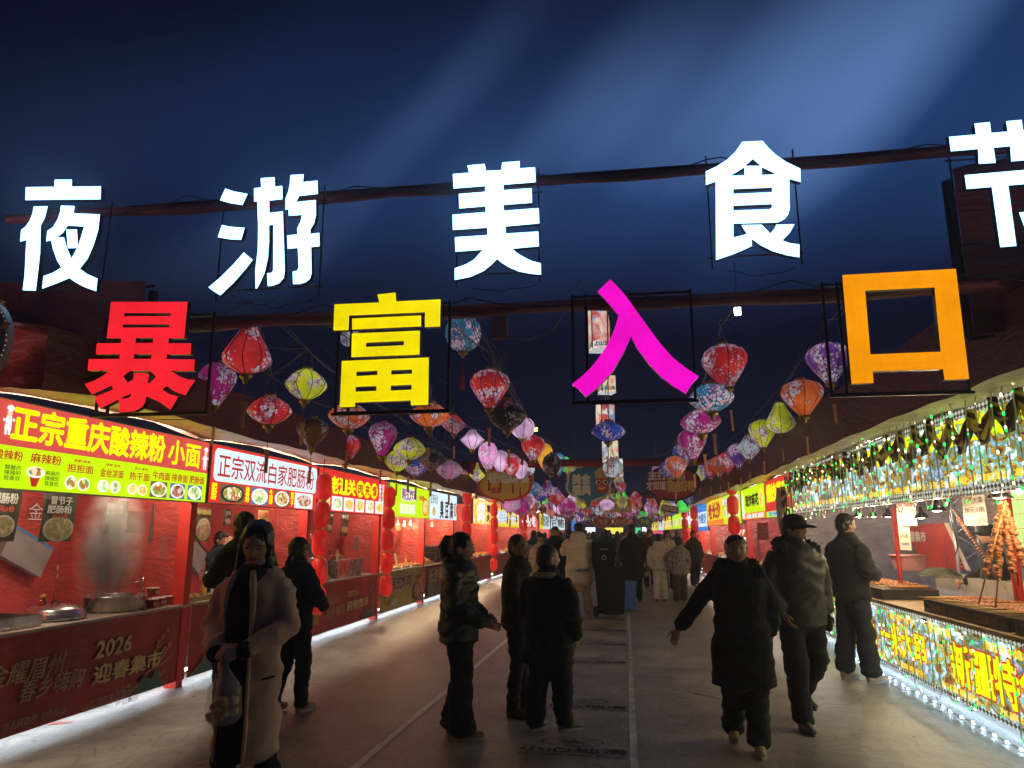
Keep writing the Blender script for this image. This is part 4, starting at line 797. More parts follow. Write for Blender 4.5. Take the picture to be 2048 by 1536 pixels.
poster(713, 750, 1028, 1077, 'red menu board with pictures in the flatbread stall', mat('menu_red', (.26, .025, .02), .4), [(.05, .36, .3, .65, pn), (.36, .66, .3, .65, pr), (.66, .96, .3, .65, pn)], [('招牌肉夹馍', .1, .9, .72, .9, ty, .01), ('10元 12元 15元', .1, .9, .08, .2, ty, .0)])
poster(834, 852, 1022, 1056, 'grey card sleeve over the fried chicken stall', mat('card_grey', (.33, .31, .28), .35))
poster(893, 900, 1038, 1055, 'small grey card under the white tofu sign', mat('card_grey', (.33, .31, .28), .35))
# clear bag and chopstick packet
m_clear = mat('clear_plastic', (.8, .8, .82), .12, alpha=.28)
for (a, b, c, d, lb) in ((256, 305, 1022, 1066, 'clear plastic bag hanging between the noodle posters'), (320, 337, 1070, 1116, 'clear packet of chopsticks hanging under the grey poster'), (648, 655, 1066, 1092, 'white paper tag hanging beside the red lantern chain'), (709, 717, 1074, 1099, 'white paper tag in front of the vendor in black')):
    u0, v1 = uL(a, c, XL - .14); u1, _ = uL(b, c, XL - .14); _, v0 = uL((a + b) / 2, d, XL - .14); fr = Fr((XL - .14, 0, 0), (0, 1, 0)); mb = MB()
    g_ = [[fr.p(u0 + (u1 - u0) * i / 8, v0 + (v1 - v0) * j / 8, .02 * noise.noise(Vector((i * .8, j * .8, a)))) for i in range(9)] for j in range(9)]; sheet(mb, g_)
    tag(mb.build('hanging_bag', m_clear if a < 600 else mat('card_white', (.45, .45, .48), .3)), lb, 'bag' if a < 600 else 'tag')

# --- goods on the left counters
def on_counter(px, py, z=.855): return onG(px, py, z)
def tray(c, sx, sy, h, label, m=None, food=None, pile=.03, cnt=60, fm=None, name='food_tray', cat='tray', grp=None, psize=.018, seed=0, rz=0):
    o = thing(name, label, cat, c, group=grp); mb = MB(); x, y, z = c; t_ = .006
    mb.bx(x - sx / 2, x + sx / 2, y - sy / 2, y + sy / 2, z, z + t_)
    for dx in (-1, 1): mb.bx(x + dx * sx / 2 - t_ / 2, x + dx * sx / 2 + t_ / 2, y - sy / 2, y + sy / 2, z + t_, z + h)
    for dy in (-1, 1): mb.bx(x - sx / 2 + t_, x + sx / 2 - t_, y + dy * sy / 2 - t_ / 2, y + dy * sy / 2 + t_ / 2, z + t_, z + h)
    mb.build('tray', m or m_steel2, o)
    if fm:
        rnd = random.Random(seed + int(abs(y) * 10)); mb = MB()
        for i in range(cnt):
            a, b = rnd.uniform(-.46, .46), rnd.uniform(-.46, .46); q = rnd.uniform(.6, 1.3) * psize; hh = h * .7 + pile * (1 - (a * a + b * b) * 3) * rnd.random()
            mb.ell((x + a * sx, y + b * sy, z + hh), (q * rnd.uniform(.7, 1.5), q * rnd.uniform(.7, 1.5), q * .6), 7, 4)
        fo = mb.build('food', fm, o); fo['kind'] = 'stuff'
    return o
c0 = on_counter(80, 1262); tray((XL - .42, 5.05, .86), .46, 1.35, .09, 'long open stainless trough on the near left counter', m_steel2)
# big domed lid and pot
p = onG(213, 1240, .86); p = Vector((XL - .42, p.y, .86)); o = thing('steamer_lid', 'stack of round ridged steel steamer lids by the trough', 'steamer lid', p); mb = MB()
mb.lathe([(.0, 0), (.25, 0), (.26, .02), (.245, .03), (.25, .05), (.235, .06), (.235, .08), (.21, .10), (.18, .115), (.1, .13), (.0, .135)], p, 40); mb.build('lid', m_steel2, o); mb = MB(); mb.tube([p + Vector((-.04, 0, .13)), p + Vector((-.03, 0, .16)), p + Vector((.03, 0, .16)), p + Vector((.04, 0, .13))], .008, 6); mb.build('handle', m_blk, o)
p = onG(283, 1222, .86); p = Vector((XL - .42, p.y + .05, .86)); POT = p.copy(); o = thing('cooking_pot', 'wide steaming steel pot on the left counter', 'pot', p); mb = MB()
mb.lathe([(.27, 0), (.28, .01), (.28, .13), (.30, .135), (.30, .15), (.285, .15), (.272, .14), (.27, .04), (0, .04)], p, 44); mb.build('pot_body', m_steel2, o)
mb = MB(); mb.lathe([(.271, .105), (.0, .105)], p, 30); mb.build('broth', mat('broth', (.32, .22, .10), .15), o)
mb = MB(); q = p + Vector((.0, .42, 0)); mb.tube([q, q + Vector((0, 0, .30))], .014, 8); mb.tube([q + Vector((0, 0, .28)), q + Vector((0, -.16, .24))], .009, 6); tag(mb.build('tap', m_steel2), 'upright steel water tap behind the steaming pot', 'tap')
# bowls of noodles in red paper cups
mcup = mat('red_paper_cup', (.50, .035, .02), .35, vary=(30, .5)); mnood = food_mat('toppings', [(.25, .08, .02), (.6, .3, .08), (.2, .35, .06), (.8, .6, .3)], 0, 60, False)
cup = thing('paper_bowl', 'red paper bowl nearest the pot on the left counter', 'paper bowl', (XL - .2, 7.0, .856), group='red paper bowls on the left counter'); mb = MB()
mb.lathe([(.045, 0), (.065, .085), (.068, .085), (.068, .09), (.06, .09), (.056, .075), (0, .075)], (0, 0, 0), 20); link('bowl', mb.mesh('bowl', mcup), cup)
mb = MB(); mb.lathe([(.0665, .084), (.0695, .084), (.0695, .092), (.0665, .092)], (0, 0, 0), 20); link('rim', mb.mesh('rim', m_white), cup); mb = MB(); fr = Fr((0, 0, 0), (0, 1, 0)); put_text(mb, fr, '四川小面', -.04, .04, .025, .06, .062, .03); link('lettering', mb.mesh('cl', m_white), cup)
cups = [(345, 1205), (365, 1207), (382, 1200), (398, 1196), (412, 1190), (396, 1180), (415, 1172)]; cup.location = Vector((XL - .22, 6.85, .856))
nm = ['second', 'third', 'fourth', 'fifth', 'sixth', 'seventh']
k = 0
for (dx, y, z) in ((.22, 7.02, 0), (.20, 7.2, 0), (.38, 7.1, 0), (.24, 7.38, 0), (.25, 7.56, 0), (.40, 7.5, .09)):
    dup(cup, (XL - dx, y, .856 + z), label=nm[k] + ' red paper bowl counted from the steaming pot'); k += 1
tray((XL - .62, 6.95, .856), .22, 1.1, .05, 'long tray of greens and toppings behind the paper bowls', m_steel2, fm=mnood, cnt=90, psize=.016)
tray((XL - .35, 8.1, .856), .4, .6, .05, 'wooden tray of skewers beside the camel coat woman', m_wood, fm=mnood, cnt=50)
# flatbread stall goods
m_bread = mat('flatbread', (.55, .36, .15), .6, vary=(20, .3)); m_leaf = mat('lettuce', (.22, .34, .08), .5, vary=(20, .4))
p = Vector((XL - .45, 11.75, .856)); o = thing('stock_pot', 'tall steel stock pot in the flatbread stall', 'pot', p); mb = MB(); mb.lathe([(.19, 0), (.2, .01), (.2, .34), (.212, .345), (.212, .355), (.19, .355), (.185, .3), (0, .3)], p, 32); mb.build('pot_body', m_steel2, o)
mb = MB(); [mb.tube([p + Vector((.2, dy, .27)), p + Vector((.24, dy * 1.0, .27)), p + Vector((.24, dy * .4, .27))], .008, 6) for dy in (-.06, .06)]; mb.build('handle', m_blk, o)
p = Vector((XL - .42, 12.75, .856)); o = thing('oven', 'boxy stainless steel oven beside the stock pot', 'oven', p); mb = MB(); mb.bx(p.x - .25, p.x + .25, p.y - .6, p.y + .6, p.z, p.z + .30); mb.build('oven_body', m_steel2, o)
for a in (-.3, .1):
    for j in range(4): mb = MB(); mb.bx(p.x + .251, p.x + .253, p.y + a, p.y + a + .1, p.z + .13 + .035 * j, p.z + .14 + .035 * j); mb.build('vent_slot', m_blk, o)
for i, y in enumerate((12.4, 12.75)):
    mb = MB(); q = Vector((XL - .42, y, 1.156)); mb.bx(q.x - .07, q.x + .07, q.y - .12, q.y + .12, q.z, q.z + .07); mb.add([q + Vector((.0, -.12, .07)), q + Vector((0, .12, .07)), q + Vector((0, .06, .17)), q + Vector((0, -.06, .17))], [(0, 1, 2, 3)])
    tag(mb.build('paper_box', mat('pink_paper', (.6, .35, .28), .6) if i else mat('red_paper', (.4, .05, .04), .6)), ['red pointed paper box on top of the oven', 'pale pink pointed paper box on top of the oven'][i], 'paper box')
tray((XL - .3, 11.15, .856), .36, .35, .04, 'tray of lettuce at the front of the flatbread stall', m_wood, fm=m_leaf, cnt=40, psize=.035, pile=.06); tray((XL - .28, 11.6, .856), .26, .4, .07, 'wicker basket of flatbreads', m_wood, fm=m_bread, cnt=24, psize=.05, pile=.06)
m_nug = mat('fried_nuggets', (.55, .26, .05), .5, vary=(25, .35))
for i, (y, lb) in enumerate(((14.6, 'tray of fried chicken nearest the second lantern chain'), (15.3, 'second tray of fried chicken on the mustard stall'), (16.0, 'third tray of fried chicken on the mustard stall'), (16.7, 'fourth tray of fried chicken on the mustard stall'), (17.15, 'last tray of fried chicken on the mustard stall'))):
    tray((XL - .32, y, .856), .42, .55, .05, lb, m_white, fm=m_nug, cnt=45, psize=.03, pile=.05, grp='trays of fried chicken')
for i, (y, z) in enumerate(((14.75, 1.0), (15.1, 1.05), (15.9, .98), (16.4, 1.02))):
    q = Vector((XL - .45, y, .9)); mb = MB(); mb.add([q + Vector((0, -.09, 0)), q + Vector((0, .09, 0)), q + Vector((-.06, .09, z - .75)), q + Vector((-.06, -.09, z - .75))], [(0, 1, 2, 3)]); mb.bx(q.x - .06, q.x - .01, q.y - .08, q.y + .08, .856, .9)
    tag(mb.build('price_stand', mat('card_cream', (.55, .42, .24), .6) if i % 2 else m_white), ['first', 'second', 'third', 'fourth'][i] + ' standing price card behind the fried chicken trays', 'price card', 'price cards on the fried chicken stall')
for i in range(3):
    p = Vector((XL - .4, 18.9 + .5 * i, .856)); o = thing('tofu_crate', ['nearest', 'middle', 'farthest'][i] + ' stack of black crates on the tofu stall', 'crate stack', p, group='black crate stacks on the tofu stall'); 
    for j in range(6): mb = MB(); mb.bx(p.x - .2, p.x + .2, p.y - .19, p.y + .19, p.z + .075 * j, p.z + .075 * j + .055); mb.build('crate', m_blk, o)
tray((XL - .35, 18.1, .856), .42, .9, .05, 'heaped tray of fried tofu', m_wood, fm=m_nug, cnt=90, psize=.03, pile=.14)
for i, y in enumerate((23.2, 24.4, 25.6, 28, 30, 32)): tray((XL - .3, y, .856), .42, .9, .05, ['first', 'second', 'third', 'fourth', 'fifth', 'sixth'][i] + ' food tray of the far left stalls', m_white, fm=m_nug, cnt=40, psize=.04, pile=.08, grp='food trays of the far left stalls')
m_bt = [mat('sauce_red', (.35, .04, .02), .25), mat('sauce_brown', (.10, .04, .02), .25), mat('sauce_yellow', (.6, .4, .05), .3), m_white]
bt = thing('sauce_bottle', 'sauce bottle', 'bottle', (0, 0, 0), group='sauce bottles on the left counters'); mb = MB(); mb.lathe([(.0, 0), (.032, 0), (.034, .02), (.034, .13), (.015, .16), (.013, .18), (0, .18)], (0, 0, 0), 14); link('bottle_body', mb.mesh('bb', m_bt[0]), bt); mb = MB(); mb.lathe([(.015, .18), (.015, .205), (.006, .215), (0, .23)], (0, 0, 0), 10); link('cap', mb.mesh('bc', m_bt[2]), bt)
bspots = [(.50, 6.05, 'left of the steaming pot'), (.56, 6.15, 'behind the steaming pot'), (.52, 8.7, 'near end of the rice noodle counter'), (.48, 8.85, 'rice noodle counter, left of the white tub'), (.50, 9.9, 'rice noodle counter, right of the white tub'), (.46, 10.1, 'far end of the rice noodle counter'), (.55, 11.35, 'just left of the stock pot'), (.5, 13.75, 'right of the oven'), (.5, 13.9, 'by the post right of the oven'), (.55, 14.45, 'behind the first fried chicken tray'), (.52, 17.3, 'far end of the fried chicken counter')]
for i, (dx, y, w_) in enumerate(bspots):
    c_ = ['red', 'brown', 'yellow', 'white'][i % 4]; o = bt if i == 0 else dup(bt, swap={'bottle_body': m_bt[i % 4]}); o.location = (XL - dx, y, .856); o['label'] = c_ + ' sauce bottle at the ' + w_ if not w_.startswith(('left', 'behind', 'just', 'right', 'by')) else c_ + ' sauce bottle ' + w_
p = Vector((XL - .42, 9.4, .856)); o = thing('white_tub', 'round white tub of noodles on the rice noodle counter', 'tub', p); mb = MB(); mb.lathe([(0, 0), (.15, 0), (.19, .16), (.195, .16), (.195, .17), (.17, .17), (.14, .1), (0, .1)], p, 26); mb.build('tub_body', m_white, o)
for (y, zz, w2, lb) in ((5.6, 1.5, .5, 'white plastic crate stacked behind the trough'), (8.9, 1.15, .45, 'grey storage box at the back of the rice noodle stall'), (12.2, 1.0, .5, 'white storage box at the back of the flatbread stall')):
    o = thing('storage_box', lb, 'box', (XL - 1.45, y, 0)); mb = MB(); mb.bx(XL - 1.66, XL - 1.25, y - w2 / 2, y + w2 / 2, 0, zz * .62); mb.build('box_body', m_white if 'white' in lb else mat('card_grey', (.33, .31, .28), .35), o); mb = MB(); mb.bx(XL - 1.68, XL - 1.23, y - w2 / 2 - .02, y + w2 / 2 + .02, zz * .62 + .002, zz * .62 + .04); mb.build('box_lid', m_white, o)
poster(790, 803, 1046, 1078, 'red sheet of gold characters on the fried chicken stall wall', mat('menu_red', (.26, .025, .02), .4), [], [('迎春集市', .1, .9, .5, .8, ty, .02)])
poster(808, 826, 1046, 1072, 'cream price sheet beside the hanging bulbs', mat('card_cream', (.55, .42, .24), .6), [], [('炸鸡', .15, .85, .55, .85, tr, .02), ('15元', .2, .8, .15, .4, m_blk, .01)])
poster(448, 462, 1018, 1052, 'small dark poster behind the head of the man with glasses', bgk, [(.1, .9, .08, .45, pr)], [('抄手', .15, .85, .6, .9, tw, .02)])
# pendant lamps
m_warm = glow('warm_bulb', (1, .75, .42), 12, 'NONE'); m_shade = mat('black_lamp_shade', (.02, .02, .02), .35, metal=.3)
def pendant(p, label, r=.07, e=2.0, grp='pendant lamps over the stalls', white=False):
    o = thing('pendant_lamp', label, 'pendant lamp', p, group=grp); mb = MB()
    mb.lathe([(.012, .13), (.02, .12), (.025, .07), (r * .6, .045), (r, 0), (r * .97, 0), (r * .55, .038), (.0, .05)], p, 18); mb.build('lamp_shade', m_shade if not white else m_white, o)
    mb = MB(); mb.ell(p + Vector((0, 0, .012)), (r * .55, r * .55, .02), 10, 6); mb.build('bulb', m_warm, o)
    mb = MB(); mb.tube([p + Vector((0, 0, .13)), p + Vector((.01, .01, .3)), p + Vector((0, 0, .6))], .003, 4); mb.build('cord', m_blk, o)
    ld = D.lights.new('bulb', 'POINT'); ld.energy = e * 1.8; ld.color = (1, .72, .42); ld.shadow_soft_size = .03; lo = D.objects.new('bulb_light', ld); COL.objects.link(lo); lo.parent = o; lo.location = (0, 0, -.04)
for i, y in enumerate((14.6, 15.3, 15.7, 16.2, 16.7, 17.2)): pendant(Vector((XL - .4, y, 1.78 + .03 * (i % 2))), ['first', 'second', 'third', 'fourth', 'fifth', 'sixth'][i] + ' hanging bulb over the fried chicken trays', .06, 1.6, 'hanging bulbs of the fried chicken stall', True)
for i, y in enumerate((18.2, 19.2, 24, 29)): pendant(Vector((XL - .4, y, 1.8)), ['near', 'far'][i % 2] + ' hanging bulb over the ' + ('tofu stall' if i < 2 else 'far left stalls'), .06, 3, 'hanging bulbs farther down', True)
# steam above the pot
sm = D.materials.new('steam'); sm.use_nodes = True; t = sm.node_tree; t.nodes.clear(); out = N(t, 'ShaderNodeOutputMaterial'); pv = N(t, 'ShaderNodeVolumePrincipled')
pv.inputs['Color'].default_value = (.95, .9, .88, 1); pv.inputs['Anisotropy'].default_value = .1
tcn = N(t, 'ShaderNodeTexCoord'); mp = N(t, 'ShaderNodeMapping'); mp.inputs['Scale'].default_value = (1, 1, .7); lk(t, tcn.outputs['Object'], mp.inputs['Vector'])
nz_ = N(t, 'ShaderNodeTexNoise'); nz_.inputs['Scale'].default_value = 4.2; nz_.inputs['Detail'].default_value = 5; nz_.inputs['Distortion'].default_value = 1.1; lk(t, mp.outputs[0], nz_.inputs['Vector'])
ln = N(t, 'ShaderNodeVectorMath', operation='MULTIPLY'); ln.inputs[1].default_value = (2.9, 2.9, 1.45); lk(t, tcn.outputs['Object'], ln.inputs[0])
le = N(t, 'ShaderNodeVectorMath', operation='LENGTH'); lk(t, ln.outputs[0], le.inputs[0])
fo = N(t, 'ShaderNodeMapRange'); fo.inputs['From Min'].default_value = 1.0; fo.inputs['From Max'].default_value = .2; fo.inputs['To Max'].default_value = 1; lk(t, le.outputs['Value'], fo.inputs['Value'])
mr_ = N(t, 'ShaderNodeMapRange'); mr_.inputs['From Min'].default_value = .38; mr_.inputs['From Max'].default_value = .72; mr_.inputs['To Max'].default_value = 15.0; lk(t, nz_.outputs['Fac'], mr_.inputs['Value'])
mu_ = N(t, 'ShaderNodeMath', operation='MULTIPLY'); lk(t, fo.outputs[0], mu_.inputs[0]); lk(t, mr_.outputs[0], mu_.inputs[1]); lk(t, mu_.outputs[0], pv.inputs['Density']); lk(t, pv.outputs[0], out.inputs['Volume'])
mb = MB(); mb.ell((0, 0, 0), (.36, .36, .72), 16, 12); o = link('steam', mb.mesh('steam', sm), None, POT + Vector((-.05, -.08, .62))); tag(o, 'white steam rising from the wide steel pot', 'steam', kind='stuff')

# ================================================================== red lantern chains
m_rl = lantern_mat('red_chain_lantern', (.75, .012, .01), False, .33); m_gcap = mat('gold_cap', (.75, .5, .12), .3, metal=.9)
mbl = MB(); mbl.lathe([(.05, 0), (.085, .02), (.112, .07), (.118, .13), (.118, .25), (.112, .31), (.085, .36), (.05, .38)], (0, 0, 0), 24, lobes=8, lobe=.05); me_rl = mbl.mesh('chain_lantern', m_rl)
mbl = MB(); mbl.lathe([(.052, -.018), (.055, 0), (.05, .004), (.0, .004)], (0, 0, 0), 16); mbl.lathe([(.0, .376), (.05, .376), (.055, .38), (.052, .398)], (0, 0, 0), 16); me_rc = mbl.mesh('chain_cap', m_gcap)
mbl = MB()
for i in range(12): a = i * 2 * math.pi / 12; mbl.tube([(.03 * math.cos(a), .03 * math.sin(a), 0), (.035 * math.cos(a), .035 * math.sin(a), -.13)], .006, 4)
me_rt = mbl.mesh('chain_tassel', mat('yellow_tassel', (.55, .35, .05), .6))
def chain(x, y, z0, n, label, sc=1.0):
    o = thing('lantern_chain', label, 'lantern chain', (x, y, z0), group='vertical chains of red lanterns'); 
    for i in range(n):
        l = link('lantern', me_rl, o, (random.uniform(-.012, .012), 0, i * .405 * sc)); l.scale = (sc, sc, sc); l.rotation_euler = (0, 0, random.random()); c = link('cap', me_rc, l)
    tl = link('tassel', me_rt, o, (0, 0, -.02)); tl.scale = (sc, sc, sc)
    mb = MB(); mb.tube([(0, 0, n * .405 * sc - .01), (0, 0, n * .405 * sc + .25)], .006, 4); link('cord', mb.mesh('cord', m_blk), o)
for (px, pyb, X, n, sc, lb) in ((633, 1228, -4.42, 5, 1.0, 'nearest chain of red lanterns, right of the rice noodle sign'), (772, 1192, -4.42, 5, 1.0, 'second chain of red lanterns left of the fried chicken stall'), (932, 1145, -4.42, 5, 1.15, 'third chain of red lanterns by the white tofu sign'),
        (988, 1142, -4.42, 6, 1.12, 'fourth chain of red lanterns behind the girl'), (1049, 1128, -4.42, 6, 1.15, 'fifth chain of red lanterns beside the red far sign'),
        (1472, 1110, 2.78, 4, 1.25, 'nearest right chain of big red lanterns above the lady in black'), (1394, 1150, 2.78, 5, 1.35, 'middle right chain of red lanterns'), (1372, 1105, 2.78, 4, 1.3, 'farthest right chain of red lanterns')):
    p = onX(px, pyb, X); chain(p.x, p.y, p.z, n, lb, sc)
# ================================================================== kebab stall, near right
KY0, KY1 = 2.4, 13.86  # stall lengthened out of view so its glow lights people's fronts
K = thing('food_stall', 'kebab stall wrapped in photo light boxes at the near right', 'food stall', (XR, KY0, 0), group='food stalls along both sides')
m_col = collage_mat('photo_collage', 1.05, 2.6); m_col2 = collage_mat('photo_collage_low', 1.0, 3.6)
m_tent = cloth_mat('grey_tent_wall', (.30, .27, .33), .5, wr=.5)
def border_mat():
    m = D.materials.new('woven_border'); m.use_nodes = True; t = m.node_tree; b = t.nodes['Principled BSDF']; tcn = N(t, 'ShaderNodeTexCoord')
    mp = N(t, 'ShaderNodeMapping'); mp.inputs['Scale'].default_value = (1, 22, 30); mp.inputs['Rotation'].default_value = (math.pi / 4, 0, 0); lk(t, tcn.outputs['Object'], mp.inputs['Vector'])
    c = N(t, 'ShaderNodeTexChecker'); c.inputs['Scale'].default_value = 1; c.inputs['Color1'].default_value = (.05, .045, .03, 1); c.inputs['Color2'].default_value = (.62, .66, .60, 1)
    lk(t, mp.outputs[0], c.inputs['Vector']); lk(t, c.outputs[0], b.inputs['Base Color']); lk(t, c.outputs[0], b.inputs['Emission Color']); b.inputs['Emission Strength'].default_value = .55; m.cycles.emission_sampling = 'NONE'; return m
m_bord = border_mat()
s = tag(thing('shop_sign', 'long photo covered light box sign of the kebab stall, right side', 'shop sign', (XR, KY0, 1.95), group='lit signs over the food stalls'), None, None)
mb = MB(); RF.slab(mb, -KY1, -KY0, 1.95, 2.715, -.1, -.004); mb.build('sign_housing', m_alu, s)
panel(RF, -KY1, -KY0, 2.03, 2.635, 0, m_col, s)
mb = MB(); RF.rect(mb, -KY1, -KY0, 1.955, 2.03, .001); RF.rect(mb, -KY1, -KY0, 2.635, 2.71, .001); mb.build('patterned_border', m_bord, s)
m_yo = glow('sign_orange_yellow_text', (1, .62, .02), .95); m_rb = glow('sign_red_outline', (.6, .02, .01), .8)
u = -KY1 + .4
for body, w_ in (('正宗', .9), ('疯狂烤羊', 1.9), ('止不住的香', 2.0), ('新疆西域', 1.6), ('特色大串', 1.3)):
    text(RF, body, u, u + w_, 2.40, 2.62, .006, m_ytext if w_ != 1.9 else m_yo, s, bold=.035); u += w_ + .28
u = -KY1 + .2
for body, w_ in (('到处找好吃的', 1.3), ('来不及通知', 1.2), ('美不思道！', 1.2), ('新疆的特色烤羊肉', 1.7), ('这么好吃不知道', 1.5), ('羊肉串一米长', 1.2)):
    text(RF, body, u, u + w_, 2.045, 2.11, .006, m_yo, s, bold=.02); u += w_ + .12
rnd = random.Random(5)
# counter
XF = XR - .03; KF = Fr((XF, 0, 0), (0, -1, 0))
mb = MB(); KF.slab(mb, -KY1, -KY0, .12, .80, -.1, -.003); mb.build('counter_box', m_alu, K)
mb = MB(); KF.rect(mb, -KY1, -KY0, .16, .76, 0); mb.build('counter_front', m_col2, K)
mb = MB(); KF.rect(mb, -KY1, -KY0, .12, .16, .001); KF.rect(mb, -KY1, -KY0, .76, .80, .001); mb.build('patterned_border', m_bord, K)
mb = MB(); mb.bx(XF - .02, XF + .85, KY0, KY1, .80, .835); mb.build('counter_top', m_wood, K)
mb = MB(); mb.bx(XR + 2.0, XR + 2.04, KY0, KY1, 0, 2.7); mb.build('back_wall', m_tent, K); mb = MB(); mb.bx(XR + .1, XR + 2.0, KY1 - .03, KY1, 0, 2.66); mb.build('side_wall', m_tent, K)
mb = MB(); mb.bx(XF + .16, XF + .185, KY0, KY1, .085, .105); mb.build('led_strip', glow('led_strip_ice', (.62, .82, 1.0), 16, 'FRONT'), K)
for (a, b) in ((-7.65, -6.05), (-11.4, -9.75), (-3.9, -2.6)):
    w_ = b - a; text(KF, '新疆特色', a, b, .27, .63, .010, m_ytext, K, bold=.03, outline=.045, out_mat=m_rb)
for a in (-9.6, -5.85, -13.3): text(KF, '一米大串', a, a + 1.35, .30, .62, .010, m_ytext if a < -9 else m_yo, K, bold=.03, outline=.045, out_mat=m_rb)
u = -KY1 + .1
for i in range(8):
    text(KF, ['疯狂烤小绵羊', '正宗新疆'][i % 2], u, u + [.75, .5][i % 2], .66, .735, .004, m_yo, K, bold=.02); text(KF, ['草原烤全羊', '大漠孤烟好吃'][i % 2], u + .15, u + .9, .175, .235, .004, m_yo, K, bold=.02); u += 1.13
# LED ropes: arches in front of the sign, loops in front of the counter
m_rope = mat('clear_rope_tube', (.80, .80, .66), .25, alpha=.7); m_lg = glow('green_led', (.01, .85, .10), 2.2, 'NONE'); m_lw = glow('warm_white_led', (1.0, .80, .50), 2.4, 'NONE')
rnd = random.Random(3)
def rope(fn, label, grp, n=26, beads=9, green=.5):
    pts = [fn(i / n) for i in range(n + 1)]; o = thing('led_rope_light', label, 'rope light', pts[0], group=grp); mb = MB(); mb.tube(pts, .0065, 5); mb.build('rope', m_rope, o)
    for nm_, mm, par in (('green_led', m_lg, 0), ('white_led', m_lw, 1)):
        mb = MB()
        for i in range(beads):
            if (rnd.random() < green) == (par == 0):
                q = fn((i + rnd.uniform(.1, .9)) / beads); z_ = rnd.choice((.6, .8, 1, 1.15)); mb.ell(q, (.010 * z_, .010 * z_, .016 * z_), 6, 4)
        if mb.v: mb.build(nm_, mm, o)['kind'] = 'stuff'
N1 = 21
def ordn(i): return ['first', 'second', 'third', 'fourth', 'fifth', 'sixth', 'seventh', 'eighth', 'ninth', 'tenth', '11th', '12th', '13th', '14th', '15th', '16th', '17th', '18th', '19th', '20th', '21st', '22nd', '23rd', '24th', '25th'][i]
for i in range(N1):
    y = 5.05 + .41 * i + rnd.uniform(-.04, .04); w_ = .18 + rnd.uniform(-.03, .04); top = 2.80 + rnd.uniform(-.04, .04); bot = 1.96 + rnd.uniform(-.05, .06); xx = XR - .17 + rnd.uniform(-.02, .02); dr = rnd.uniform(-.05, .07)
    def fn(t, y=y, w_=w_, top=top, bot=bot, xx=xx, dr=dr):
        if t < .42: q = t / .42; return Vector((xx, y + dr * (1 - q) - .0, bot + (top - .1 - bot) * q))
        if t < .58: a = math.pi * (1 - (t - .42) / .16); return Vector((xx + .02, y + w_ / 2 + w_ / 2 * math.cos(a), top - .1 + .1 * math.sin(a)))
        if t < .86: q = (t - .58) / .28; return Vector((xx + .01, y + w_ + dr * q * .6, top - .1 - (top - .1 - bot) * q))
        q = (t - .86) / .14; return Vector((xx, y + w_ + dr * .6 + .20 * q, bot - .10 * math.sin(math.pi * q)))
    rope(fn, ordn(i) + ' arched green and white light rope from the near end, over the kebab sign', 'arched light ropes over the kebab sign', beads=14)
for i in range(N1):
    y = 5.0 + .41 * i + rnd.uniform(-.05, .05); w_ = .2 + rnd.uniform(-.05, .06); bot = .10 + rnd.uniform(-.04, .12); dr = rnd.uniform(-.08, .08)
    def fn(t, y=y, w_=w_, bot=bot, dr=dr):
        if t < .4: q = t / .4; return Vector((XF - .05, y + dr * q, .80 - (.74 - bot) * q))
        if t < .6: a = math.pi * (t - .4) / .2; return Vector((XF - .06, y + dr + w_ / 2 - w_ / 2 * math.cos(a), bot + .06 - .07 * math.sin(a)))
        q = (t - .6) / .4; return Vector((XF - .05, y + dr + w_ - dr * q * .5, bot + .06 + (.74 - bot) * q))
    rope(fn, ordn(i) + ' green and white light rope loop from the near end, on the kebab counter', 'light rope loops on the kebab counter', beads=10)
o = thing('led_rope_light', 'icy white light rope lying along the foot of the kebab counter', 'rope light', (XF - .06, KY0, .02)); mb = MB(); pts = [(XF - .07 + .035 * noise.noise(Vector((i * .3, 0, 0))), KY0 + .1 * i, .022 + .01 * abs(noise.noise(Vector((i * .5, 3, 0))))) for i in range(90)]
mb.tube(pts, .008, 5); mb.build('rope', m_rope, o); mb = MB(); [mb.ell(Vector(p) + Vector((-.006, 0, .004)), (.011, .02, .011), 6, 4) for p in pts[::2]]; mb.build('ice_led', glow('ice_led', (.6, .82, 1.0), 22, 'NONE'), o)
p = Vector((XF - .05, onX(1858, 1236, XF).y, .76)); o = thing('spot_led', 'single dazzling white spot light on the kebab counter edge', 'spot light', p); mb = MB(); mb.lathe([(.0, 0), (.02, 0), (.024, .02), (.0, .03)], p, 10); mb.build('housing', m_blk, o); mb = MB(); mb.ell(p + Vector((-.012, 0, -.002)), (.017, .017, .012), 8, 5); mb.build('lens', glow('spot_lens', (.7, .85, 1), 60, 'NONE'), o)
